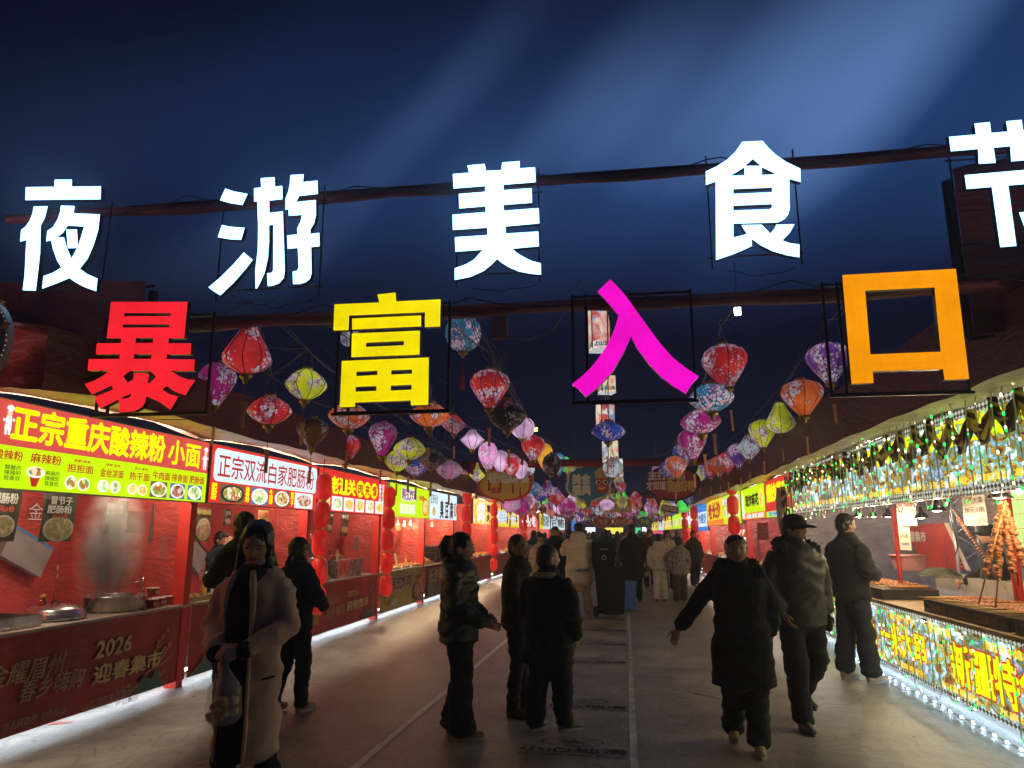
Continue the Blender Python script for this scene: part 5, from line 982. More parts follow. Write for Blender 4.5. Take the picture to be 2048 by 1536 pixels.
# striped fabric swags hung over the sign
def stripe_mat():
    m = D.materials.new('striped_swag_cloth'); m.use_nodes = True; t = m.node_tree; b = t.nodes['Principled BSDF']; tcn = N(t, 'ShaderNodeTexCoord')
    w = N(t, 'ShaderNodeTexWave'); w.bands_direction = 'DIAGONAL'; w.inputs['Scale'].default_value = 2.6; w.inputs['Distortion'].default_value = 5; w.inputs['Detail Scale'].default_value = 1.3; lk(t, tcn.outputs['Object'], w.inputs['Vector'])
    r = N(t, 'ShaderNodeValToRGB'); e = r.color_ramp.elements; e[0].color = (.05, .02, .014, 1); e[0].position = .25; e[1].color = (.62, .46, .20, 1); e[1].position = .8; q = e.new(.55); q.color = (.30, .13, .06, 1)
    lk(t, w.outputs['Fac'], r.inputs[0]); lk(t, r.outputs[0], b.inputs['Base Color']); b.inputs['Roughness'].default_value = .4; tl = N(t, 'ShaderNodeBsdfTranslucent'); mx = N(t, 'ShaderNodeMixShader'); mx.inputs[0].default_value = .55; lk(t, r.outputs[0], tl.inputs[0]); lk(t, b.outputs[0], mx.inputs[1]); lk(t, tl.outputs[0], mx.inputs[2]); lk(t, mx.outputs[0], t.nodes['Material Output'].inputs[0]); return m
m_sw = stripe_mat()
for i in range(11):
    y0 = 4.95 + .80 * i; o = thing('fabric_swag', ordn(i) + ' brown striped cloth swag from the near end of the kebab sign', 'swag', (XR - .10, y0, 2.6), group='striped cloth swags over the kebab sign')
    for h in range(2):
        mb = MB(); g_ = []; ya, yb = (y0, y0 + .40) if h == 0 else (y0 + .40, y0 + .80); lo = 2.36 + rnd.uniform(-.06, .08); pk = 2.64 + rnd.uniform(-.06, .03)
        for a in range(15):
            t = a / 14; y = ya + (yb - ya) * t; c_ = pk - (pk - lo) * math.sin(math.pi * t) ** .8; hw = .025 + .09 * math.sin(math.pi * t) ** .6; sg = 1 if t < .5 else -1
            g_.append([(XR - .10 - .035 * math.sin(k * 2.1 + a * .3) - .02 * noise.noise(Vector((a * .4, k * .7, i))), y - sg * .05 * (k / 6 - .5) * 0, c_ + hw * 1.5 * (k / 6 - .35)) for k in range(7)])
        sheet(mb, g_); mb.build('drape', m_sw, o)
# bunched dark and white cloth at the far end of the swags
o = thing('tied_cloth', 'long bunch of dark and pale cloth tied at the far end of the kebab sign', 'cloth', onX(1560, 1000, XR - .12)); 
for k_, mm in enumerate((m_sw, mat('pale_cloth', (.45, .45, .43), .5, vary=(8, .3)))):
    mb = MB(); g_ = []
    for a in range(12): t = a / 11; g_.append([(XR - .13 + .03 * math.cos(b * 1.1), 13.9 + .35 * k_ + (.08 + .22 * math.sin(math.pi * min(t * 1.1, 1))) * math.sin(b * math.pi / 6) * .8 - .35 * t * (1 - k_), 2.45 - .85 * t + .0) for b in range(13)])
    sheet(mb, g_); mb.build('bunch', mm, o)
# skewers on black trays
m_meat = food_mat('grilled_meat', [(.18, .05, .02), (.50, .18, .06), (.70, .32, .11), (.38, .10, .04)], 0, 70, False); m_bam = mat('bamboo', (.62, .40, .14), .5, vary=(15, .2)); m_trayb = mat('black_tray_wrap', (.03, .024, .02), .3, vary=(14, .6))
for i, (ya, yb, lb) in enumerate(((4.9, 6.55, 'black tray of skewers nearest the camera'), (6.65, 8.35, 'second black tray of skewers behind the standing young man'), (9.6, 12.4, 'farther black tray of skewers left of the young man'))):
    p = Vector((XF + .38, (ya + yb) / 2, .835)); o = thing('grill_tray', lb, 'grill tray', p, group='black trays of skewers'); mb = MB(); mb.bx(XF + .06, XF + .70, ya, yb, .836, .955); mb.build('tray_body', m_trayb, o)
    mb = MB(); fr = Fr((XF + .057, 0, 0), (0, -1, 0)); u = -yb + .1
    while u < -ya - .5: put_text(mb, fr, '正宗新疆特色', u, u + .42, .86, .93, 0, .02); u += .5
    mb.build('lettering', mat('tray_gold_text', (.30, .17, .05), .4), o)
sk = thing('meat_skewer', 'meat skewer at the very near end of the black trays', 'skewer', (XF + .05, 5.0, .972), group='meat skewers laid on the black trays'); mb = MB(); mb.tube([(-.04, 0, 0), (.62, 0, .004)], .0035, 5); link('stick', mb.mesh('stick', m_bam), sk); mb = MB()
for j in range(9): mb.ell((.20 + .047 * j, rnd.uniform(-.004, .004), .004), (.028, .014 + rnd.uniform(0, .006), .012), 7, 5)
link('meat', mb.mesh('meat', m_meat), sk)
n = 0
for (ya, yb) in ((4.98, 6.5), (6.7, 8.3), (9.65, 12.3)):
    y = ya
    while y < yb:
        y += .031 if y < 9 else .06; n += 1
        d_ = dup(sk, (XF + .05 + rnd.uniform(-.05, .05), y, .962 + rnd.uniform(0, .022)), rnd.uniform(-.12, .05), label='meat skewer laid in the dense row on the %s black tray' % ('nearest' if y < 6.6 else 'second' if y < 9 else 'farther'))
# giant upright skewers
top = onX(2006, 1002, XR + .25)
for i, (px, py, lb) in enumerate(((1957, 1208, 'leftmost tall standing skewer'), (1991, 1216, 'tall standing skewer with bare foot, second from left'), (2036, 1206, 'tall standing skewer leaning right of the red post'), (2070, 1190, 'tall standing skewer cut by the right edge'))):
    f_ = onX(px, py, XR + .02 + .1 * i); o = thing('giant_skewer', lb, 'skewer', f_, group='tall standing skewers by the right edge'); mb = MB(); mb.tube([f_, top + Vector((0, .03 * (i - 1.5), 0))], .007, 6); mb.build('stick', m_bam, o); mb = MB()
    dirv = top - f_
    for j in range(26):
        t = .30 + .66 * j / 25; q = f_ + dirv * t; mb.ell(q + Vector((rnd.uniform(-.01, .01), rnd.uniform(-.01, .01), 0)), (.022 + rnd.random() * .014, .022 + rnd.random() * .014, .022), 7, 5)
    mb.build('meat', m_meat, o)
a, b = onX(1905, 1018, XR + .5), onX(2012, 1178, XR + .35); o = thing('giant_skewer', 'long dark skewer slanting behind the price card', 'skewer', b, group='tall standing skewers by the right edge'); mb = MB(); mb.tube([a, b], .008, 6); mb.build('stick', m_bam, o); mb = MB(); [mb.ell(a + (b - a) * (.15 + .7 * j / 21), (.024, .026, .022), 7, 5) for j in range(22)]; mb.build('meat', mat('dark_meat', (.16, .05, .03), .4, vary=(30, .4)), o)
# posts, truss, banner, cards, tub, basket
mb = MB(); a, b = onX(2012, 1000, XR + .75), onX(2036, 1196, XR + .75); mb.tube([(a.x, a.y, 2.7), (a.x, a.y, 0)], .045, 10); tag(mb.build('wrapped_post', m_post), 'red cloth wrapped post among the tall skewers', 'post')
a = onX(1797, 1120, XR + .5); mb = MB(); mb.tube([(a.x, a.y, 1.95), (a.x, a.y, 0)], .028, 10); tag(mb.build('red_pole', m_post), 'thin red pole under the left price card', 'post')
p = onX(1942, 1150, XR + 1.6); o = thing('lattice_truss', 'pale aluminium lattice truss behind the skewers', 'truss', (p.x, p.y, 0)); mtr = mat('truss_alu', (.6, .68, .78), .3, metal=.6); w_ = .24
for dx, dy in ((-w_, 0), (w_, 0), (0, .3)): mb = MB(); mb.tube([(p.x + dx * .6, p.y + dy, 0), (p.x + dx * .6, p.y + dy, 2.6)], .022, 8); mb.build('chord', mtr, o)
mb = MB()
for i in range(12): z = .2 + .2 * i; sgn = 1 if i % 2 else -1; mb.tube([(p.x - sgn * w_ * .6, p.y, z), (p.x + sgn * w_ * .6, p.y, z + .2)], .009, 5); mb.tube([(p.x - sgn * w_ * .6, p.y, z), (p.x, p.y + .3, z + .2)], .009, 5)
mb.build('bracing', mtr, o)
XBk = XR + 1.5
q = [onX(*a, XBk) for a in ((1800, 1052), (1888, 1046), (1932, 1140), (1856, 1140))]; mb = MB(); mb.quad(*[v + Vector((0, 0, 0)) for v in (q[3], q[2], q[1], q[0])]); [mb.quad(q[1], q[2], q[2] + Vector((0, -.14, 0)), q[1] + Vector((0, -.14, 0)), 1)]
o = tag(thing('slanted_banner', 'red slanted banner reading 迎春集市 inside the kebab stall', 'banner', q[3]), None, None); mb.build('cloth', [m_banner, m_whiteprint], o)
fr = Fr((XBk - .01, 0, 0), (0, -1, 0)); u0, v0 = -onX(1822, 1080, XBk).y, onX(1850, 1084, XBk).z; text(fr, '春集市', u0, u0 + .62, v0, v0 + .16, 0, m_whiteprint, o, bold=.03, shear=0.0)
q = [onX(*a, XR + 1.9) for a in ((1720, 1055), (1790, 1050), (1786, 1160), (1722, 1165))]; mb = MB(); mb.quad(*q[::-1]); o = thing('wall_banner', 'wrinkled red banner behind the standing young man', 'banner', q[3]); mb.build('cloth', m_banner, o)
fr = Fr((XR + 1.89, 0, 0), (0, -1, 0)); u0, v0 = -onX(1728, 1082, XR + 1.9).y, onX(1750, 1088, XR + 1.9).z; text(fr, '迎春集', u0, u0 + .3, v0, v0 + .13, 0, m_whiteprint, o, bold=.03)
def card(pxl, pxr, pyt, pyb, label, lines_, X=XR + .72, tm=None):
    p0 = onX(pxl, pyt, X); p1 = onX(pxr, pyt, X); z0 = onX((pxl + pxr) / 2, pyb, X).z; fr = Fr((X, 0, 0), (0, -1, 0)); u0, u1 = -p0.y, -p1.y; v1 = p0.z; o = thing('price_card', label, 'price card', fr.p(u0, z0), group='price cards hanging in the kebab stall')
    mb = MB(); fr.slab(mb, u0, u1, z0, v1, -.006, 0); mb.build('card', mat('card_cream2', (.50, .46, .38), .45, vary=(5, .15)), o)
    for (body, a, b, c, d, mm) in lines_: text(fr, body, u0 + a * (u1 - u0), u0 + b * (u1 - u0), z0 + c * (v1 - z0), z0 + d * (v1 - z0), .004, mm, o, bold=.008)
mred = mat('marker_red', (.5, .04, .03), .5)
card(1922, 1968, 990, 1051, 'cream price card reading 20元1串 50元3串 at the right', [('20元1串', .06, .94, .40, .58, m_blk), ('50元3串', .1, .96, .06, .24, m_blk), ('羊肉', .1, .45, .68, .9, mred), ('大串', .5, .9, .68, .9, m_blk)])
card(1791, 1829, 1000, 1052, 'smaller cream price card reading 20元1串, further left', [('20元1串', .1, .94, .40, .58, m_blk), ('50元3串', .1, .96, .06, .24, m_blk), ('鸡肉串', .1, .9, .7, .9, mred)], X=XR + .80)
card(1796, 1818, 1054, 1100, 'narrow card with blue and red print under the left price card', [('大串', .15, .85, .5, .7, mred), ('人间美味', .1, .9, .2, .35, mat('print_blue', (.1, .2, .5), .5))], X=XR + .85)
p = onX(1818, 1140, XR + .95); o = thing('plastic_tub', 'pink plastic tub behind the counter of the kebab stall', 'tub', p); mb = MB(); x, y, z = p; s_ = .2
mb.add([(x - .12, y - .2, z), (x + .12, y - .2, z), (x + .12, y + .2, z), (x - .12, y + .2, z), (x - .16, y - .24, z + .2), (x + .16, y - .24, z + .2), (x + .16, y + .24, z + .2), (x - .16, y + .24, z + .2)], [(0, 3, 2, 1), (0, 1, 5, 4), (1, 2, 6, 5), (2, 3, 7, 6), (3, 0, 4, 7)]); mb.build('tub', mat('pink_plastic', (.55, .25, .25), .4), o); mb = MB(); mb.tube([(x - .17, y - .25, z + .2), (x + .17, y - .25, z + .2), (x + .17, y + .25, z + .2), (x - .17, y + .25, z + .2), (x - .17, y - .25, z + .2)], .012, 6); mb.build('rim', mat('pink_plastic', (.55, .25, .25), .4), o)
mb = MB(); mb.bx(XR + .95, XR + 1.6, 6.2, 10.4, 0, p.z - .002); tag(mb.build('back_table', mat('white_table', (.40, .38, .38), .5, vary=(4, .2))), 'pale table behind the skewer trays', 'table')
p = onX(1880, 1152, XR + .85); o = thing('wire_basket', 'flat coil of green wire basket on the back table', 'basket', p); mb = MB()
for j in range(9): r = .28 - .018 * j; mb.tube([p + Vector((r * .8 * math.cos(a * math.pi / 10), r * 1.5 * math.sin(a * math.pi / 10), .012 * j)) for a in range(21)], .005, 5)
mb.build('coil', mat('green_wire', (.12, .13, .08), .4, metal=.5), o)
# green menu light box deep in the stall
o = thing('menu_light_box', 'yellow green menu board with red grid at the right edge, inside the stall', 'menu board', (XR + 1.7, 5.6, 1.6)); X_ = XR + 1.7; fr = Fr((X_, 0, 0), (0, -1, 0)); u0 = -onX(2008, 1010, X_).y; panel(fr, u0, u0 + 1.6, 1.45, 2.3, 0, glow('menu_green', (.45, .85, .25), .7, 'FRONT'), o); mb = MB()
for j in range(5): fr.rect(mb, u0 + .05, u0 + 1.5, 1.5 + .17 * j, 1.507 + .17 * j, .003); fr.rect(mb, u0 + .05 + .3 * j, u0 + .057 + .3 * j, 1.5, 2.2, .004)
mb.build('grid_print', m_rtext, o); text(fr, '正\n宗\n疯\n狂', u0 - .35, u0 - .2, 1.2, 2.0, .0, m_goldd, o, bold=.02, lines=1.0)
for i, (px, py, r, xo) in enumerate(((1655, 1026, .055, .6), (1717, 1034, .08, .5), (1747, 1034, .08, .5), (1776, 1034, .08, .5), (1843, 1036, .09, .45), (1874, 1022, .10, .2), (1999, 996, .11, .25), (2040, 984, .12, .2))):
    p = onX(px, py, XR + xo); pendant(p, ordn(i) + ' black pendant lamp from the left over the skewers', r, 10)
for y in (3.6, 6.0, 8.2, 10.6, 12.8):
    lt = thing('tube_lamp', ['nearest', 'second', 'third', 'fourth', 'farthest'][int((y - 2.8) / 2.2)] + ' tube lamp under the kebab stall roof', 'lamp', (XR + .5, y, 2.55), group='tube lamps of the kebab stall'); mb = MB(); mb.box(Vector((XR + .5, y, 2.57)), (.04, 1.0, .03)); mb.build('housing', m_white, lt)
    ld = D.lights.new('tube', 'POINT'); ld.shadow_soft_size = .06; ld.energy = 20; ld.color = (1, .86, .68); lo = D.objects.new('tube_light', ld); COL.objects.link(lo); lo.parent = lt
# hanging cables behind the sign
for i, (y, d_) in enumerate(((6.3, .5), (7.2, .3), (8.1, .6))):
    mb = MB(); mb.tube([(XR + .3, y + .05 * math.sin(j * 1.3), 2.0 - d_ * math.sin(j * math.pi / 12)) if i != 1 else (XR + .4, y + .02 * math.sin(j), 2.0 - .07 * j) for j in range(13)], .006, 5); tag(mb.build('hanging_cable', m_blk), ['nearest', 'middle', 'farthest'][i] + ' black cable hanging inside the kebab stall', 'cable')

# ================================================================== further right signs
s = sign_box('yellow sign with orange foot reading 现炸麻花', RF, -19.7, -16.45, 1.93, 2.70, group='lit signs over the food stalls')
panel(RF, -19.69, -16.46, 2.10, 2.69, 0, m_yg, s); panel(RF, -19.69, -16.46, 1.94, 2.10, 0, m_orange_lit, s); text(RF, '现炸麻花', -19.0, -17.2, 2.25, 2.52, .005, m_ktext, s, bold=.05); text(RF, '巨型 麻花 咸甜', -18.9, -16.7, 1.97, 2.07, .005, m_wtext, s, bold=.03)
mb = MB(); RF.poly(mb, [(-19.6, 1.98), (-19.2, 1.98), (-19.3, 2.5), (-19.5, 2.5)], .005, 0); RF.disc(mb, -19.4, 2.55, .1, .08, .007, 1); mb.build('chef_figure', [m_white_lit, glow('picture_skin', (.85, .6, .45), .9)], s)
bowl_pic(RF, -17.1, -16.55, 2.14, 2.6, .005, s, f_fry, rim=m_ytext)
s = sign_box('red flame edged sign next to the hanging cloth', RF, -16.4, -13.95, 1.93, 2.70); panel(RF, -16.39, -13.96, 2.06, 2.69, 0, m_red2, s); panel(RF, -16.39, -13.96, 1.94, 2.06, 0, m_yg, s); text(RF, '爆炒花甲', -16.2, -14.2, 2.25, 2.6, .005, m_ytext, s, bold=.05); text(RF, '现做现卖', -16.1, -14.2, 1.96, 2.05, .005, m_blue_lit, s, bold=.03)
s = sign_box('orange and yellow sign reading 老长沙 right of the red lanterns', RF, -27.7, -19.85, 1.86, 2.72); panel(RF, -27.69, -23.2, 1.87, 2.71, 0, m_yel, s); panel(RF, -27.69, -23.2, 1.87, 2.05, .003, m_orange_lit, s); panel(RF, -23.2, -19.86, 1.87, 2.71, 0, m_yg, s)
text(RF, '老长沙', -27.3, -24.0, 2.1, 2.62, .006, m_rtext, s, bold=.06); text(RF, '老上海馄饨', -23.4, -20.1, 2.42, 2.64, .006, m_wtext, s, bold=.04, outline=.05, out_mat=m_purple)
for i in range(5): bowl_pic(RF, -23.1 + .62 * i, -22.55 + .62 * i, 2.06, 2.36, .006, s, [f_noodle, f_dark][i % 2])
s = sign_box('small blue and white sign between the red lantern chains', RF, -31.3, -27.9, 1.7, 2.72); panel(RF, -31.29, -27.91, 1.71, 2.71, 0, m_white_lit, s); panel(RF, -31.29, -27.91, 2.42, 2.71, .003, m_blue_lit, s); panel(RF, -31.29, -27.91, 1.71, 1.86, .003, m_blue_lit, s); text(RF, '炒酸奶', -31.0, -28.2, 1.98, 2.36, .005, glow('sign_blue_text', (.02, .15, .5), .8), s, bold=.03)
s = sign_box('plain yellow sign with white characters, right row', RF, -38, -31.6, 1.85, 2.72); panel(RF, -37.99, -31.61, 1.86, 2.71, 0, m_yg, s); text(RF, '铁板鱿鱼', -37.4, -32.2, 2.0, 2.6, .005, m_wtext, s, bold=.06, outline=.05, out_mat=m_rtext)
for i, (a, b, mm, lb) in enumerate(((-48, -38.3, m_yg, 'pale yellow picture sign, far right row'), (-58, -48.3, m_yel, 'second pale yellow picture sign, far right row'), (-68, -58.5, m_white_lit, 'white sign far down the right row'), (-84, -69, m_yel, 'last yellow sign of the right row'))):
    s = sign_box(lb, RF, a, b, 1.85, 2.72); panel(RF, a + .01, b - .01, 1.86, 2.71, 0, mm, s)
    for j in range(5): bowl_pic(RF, a + .4 + j * 1.8, a + 1.7 + j * 1.8, 2.0, 2.45, .006, s, [f_dark, f_noodle, f_fry][j % 3])
# right stall goods
o = thing('red_plaque', 'dark red plaque reading 12元斤 in the dough twist stall', 'price plaque', onX(1510, 1070, XR + .4)); X_ = XR + .35; fr = Fr((X_, 0, 0), (0, -1, 0)); p0, p1 = onX(1514, 1046, X_), onX(1537, 1080, X_); mb = MB(); fr.slab(mb, -p0.y, -p1.y, p1.z, p0.z, -.02, 0); mb.build('plaque', mat('plaque_red', (.22, .02, .015), .4), o)
u0, u1 = -p0.y, -p1.y; text(fr, '麻花特价', u0 + .1, u1 - .1, p1.z + .34, p0.z - .05, .004, m_goldd, o, bold=.02); text(fr, '12元/斤', u0 + .1, u1 - .1, p1.z + .05, p1.z + .28, .004, m_goldd, o, bold=.03)
mrk = mat('white_rack', (.75, .76, .78), .35); mcr = food_mat('red_white_sticks', [(.5, .03, .03), (.7, .65, .6), (.4, .02, .02), (.7, .4, .1)], 0, 30, False)
o = thing('cup_rack', 'white wire rack of cups and red sticks on the right counter', 'rack', (XR + .3, 23.6, .86)); mb = MB()
for j in range(5): mb.bx(XR + .15 + .06 * j, XR + .45 + .04 * j, 22.4, 24.8, .86 + .13 * j, .875 + .13 * j)
for y in (22.4, 23.6, 24.8): mb.bx(XR + .15, XR + .17, y - .01, y + .01, .86, 1.5)
mb.build('shelf', mrk, o); mb = MB()
for j in range(5):
    for i in range(9): mb.lathe([(.05, 0), (.06, .09), (0, .09)], (XR + .22 + .06 * j, 22.55 + .26 * i, .876 + .13 * j), 8)
c_ = mb.build('cups', mrk, o); c_['kind'] = 'stuff'; mb = MB()
for i in range(40): x, y = XR + .3 + rnd.uniform(-.1, .2), 23.4 + rnd.uniform(-.9, 1.3); mb.tube([(x, y, 1.4), (x + rnd.uniform(-.1, .1), y + rnd.uniform(-.1, .1), 1.72)], .02, 5)
c_ = mb.build('candy_sticks', mcr, o); c_['kind'] = 'stuff'
for i, (y, fm_, lb) in enumerate(((15.0, mat('yellow_drink', (.75, .6, .03), .2), 'row of yellow drink jars on the dough twist counter'), (16.6, m_bread, 'tray of dough twists right of the lady in black'), (18.6, m_nug, 'tray of golden twists near the big right lanterns'), (20.8, m_bread, 'tray of buns under the nearest right lantern chain'), (26.3, m_nug, 'tray of snacks beyond the white rack'), (30, m_nug, 'tray of snacks under the blue and white sign'), (35, m_nug, 'tray of snacks far down the right row'))):
    if i == 0:
        o = thing('drink_jars', lb, 'drink jars', (XR + .25, y, .86))
        for j in range(6): mb = MB(); p = (XR + .2, 14.3 + .33 * j, .86); mb.bx(p[0] - .1, p[0] + .1, p[1] - .13, p[1] + .13, .86, 1.08); mb.build('jar', fm_, o); mb = MB(); mb.bx(p[0] - .105, p[0] + .105, p[1] - .135, p[1] + .135, 1.081, 1.13); mb.build('lid', mrk, o)
    else: tray((XR + .32, y, .86), .42, .9, .05, lb, m_white, fm=fm_, cnt=50, psize=.035, pile=.10, grp='food trays of the right row')
# ================================================================== lanterns
LC = {'red': (.62, .025, .03), 'deepred': (.33, .008, .014), 'orange': (.80, .14, .02), 'amber': (.95, .42, .03), 'yellow': (.72, .78, .02), 'magenta': (.45, .015, .22), 'purple': (.16, .04, .33), 'blue': (.025, .06, .42), 'teal': (.03, .20, .38), 'navy': (.02, .03, .08), 'black': (.02, .015, .02),
      'pink': (.75, .28, .62), 'plainpink': (.78, .50, .80), 'white': (.62, .74, .80), 'green': (.10, .9, .10), 'brown': (.22, .09, .02)}
def lm(c, lit):
    fl = c not in ('plainpink', 'green', 'amber')
    s_ = {0: .02, 1: .29, 2: .62}[lit]
    return lantern_mat('lantern_%s_%d' % (c, lit), LC[c], fl, s_, dark=(lit == 0), spot=(.62, .58, .68) if c != 'white' else (.08, .08, .15))
PR = {'spin': [(.13, 0), (.16, -.04), (.22, -.16), (.33, -.34), (.45, -.55), (.5, -.68), (.47, -.78), (.36, -.88), (.18, -.97), (.12, -1)],
      'drop': [(.12, 0), (.28, -.05), (.43, -.15), (.5, -.30), (.48, -.44), (.38, -.62), (.26, -.79), (.15, -.94), (.12, -1)],
      'flat': [(.12, 0), (.25, -.08), (.40, -.26), (.48, -.42), (.5, -.52), (.47, -.62), (.36, -.80), (.2, -.95), (.12, -1)],
      'diam': [(.12, 0), (.2, -.1), (.36, -.32), (.5, -.5), (.44, -.6), (.3, -.78), (.15, -.95), (.12, -1)],
      'round': [(.12, 0), (.27, -.06), (.42, -.22), (.49, -.42), (.49, -.58), (.42, -.78), (.27, -.94), (.12, -1)],
      'balloon': [(.14, 0), (.32, -.07), (.46, -.22), (.5, -.40), (.46, -.58), (.35, -.77), (.2, -.94), (.14, -1)],
      'spire': [(.07, 0), (.09, -.12), (.16, -.32), (.34, -.50), (.5, -.66), (.42, -.76), (.22, -.92), (.1, -1)]}
m_fin = mat('gold_finial', (.45, .30, .10), .35, metal=.8); m_tag = mat('orange_tassel', (.75, .36, .20), .6); m_redt = mat('red_tassel', (.40, .02, .02), .6); m_wire = mat('grey_wire', (.16, .16, .17), .5); m_rib = mat('lantern_rib', (.05, .02, .03), .6)
_sh = {}
def shade_mesh(shape, D_, H_, mt, k=24):
    key = (shape, round(D_, 2), round(H_, 2), mt.name, k)
    if key not in _sh:
        P = PR[shape]; pp = []
        for i in range(len(P) - 1):
            for j in range(2): t = j / 2; pp.append((P[i][0] + (P[i + 1][0] - P[i][0]) * t, P[i][1] + (P[i + 1][1] - P[i][1]) * t))
        pp.append(P[-1]); mb = MB(); mb.lathe([(r * D_, z * H_) for r, z in pp][::-1], (0, 0, 0), k, lobes=8, lobe=.035); _sh[key] = mb.mesh('shade', mt)
    return _sh[key]
def lantern(p, D_, H_, shape, col, lit, label, group, detail=True, tilt=0.0, tass='tag'):
    """p = top centre of the cloth body"""
    mt = lm(col, lit)
    if not detail:
        D_ = round(D_ * 10) / 10; H_ = round(H_ * 10) / 10; o = link('lantern', shade_mesh(shape, D_, H_, mt, 14), None, p); tag(o, label, 'lantern', group); o.rotation_euler = (tilt, tilt * .5, 0)
        mb = MB(); mb.lathe([(.0, -.10), (.035, -.06), (.05, 0), (0, .01)], (0, 0, -H_), 8); mb.tube([(0, 0, -H_ - .08), (0, 0, -H_ - .42)], .008, 4); mb.tube([(0, 0, -H_ - .22), (0, 0, -H_ - .42)], .022, 5)
        key = ('ft', round(H_, 2), tass)
        if key not in _sh: _sh[key] = mb.mesh('tassel', m_redt if tass == 'red' else m_tag)
        link('tassel', _sh[key], o); return o
    o = thing('lantern', label, 'lantern', p, group=group); o.rotation_euler = (tilt, tilt * .6, random.random())
    link('shade', shade_mesh(shape, D_, H_, mt, 40), o)
    mb = MB(); P = PR[shape]
    for k in range(8): a = k * math.pi / 4; mb.tube([(r * D_ * .975 * math.cos(a), r * D_ * .975 * math.sin(a), z * H_) for r, z in P], .0035 if col != 'plainpink' else .006, 4)
    link('ribs', mb.mesh('ribs', m_rib if col != 'plainpink' else mat('mauve_rib', (.40, .12, .40), .5)), o)
    mb = MB(); r0 = P[0][0] * D_; mb.lathe([(0, 0), (r0 * 1.08, 0), (r0 * 1.08, .02), (r0 * .9, .03), (0, .03)], (0, 0, 0), 14); link('top_cap', mb.mesh('top_cap', m_fin), o)
    mb = MB(); r1 = P[-1][0] * D_; mb.lathe([(.0, -.085), (r1 * .35, -.075), (r1 * .5, -.045), (r1 * 1.05, -.03), (r1 * 1.12, 0), (0, .005)], (0, 0, -H_), 14); link('bottom_finial', mb.mesh('finial', m_fin if lit < 2 else m_gcap), o)
    mb = MB(); z = -H_ - .08; mb.tube([(0, 0, z), (.004, 0, z - .14)], .003, 4)
    link('tassel_cord', mb.mesh('tassel_cord', m_redt), o); mb = MB(); z -= .14
    if tass == 'tag': mb.box((.004, 0, z - .10), (.030, .010, .20)); mb.box((.004, 0, z - .01), (.040, .016, .018))
    else: mb.lathe([(.0, 0), (.018, -.01), (.022, -.03), (.012, -.05), (.02, -.06), (.03, -.24), (0, -.24)], (.004, 0, z), 8)
    link('tassel', mb.mesh('tassel', m_tag if tass == 'tag' else m_redt), o)
    mb = MB(); mb.tube([(-.05, 0, .03), (-.02, 0, .16), (0, 0, .2), (.02, 0, .16), (.05, 0, .03)], .0025, 4)
    for a, b in ((-.28, .16), (.26, .14)): mb.tube([(0, 0, .2), (a * .5, .02, .25), (a, .05, b + .02)], .0018, 4)
    link('hanger', mb.mesh('hanger', m_wire), o); return o
def at_size(px, py, w, D_): return _C + ray(px, py) * (D_ * FPX / w)
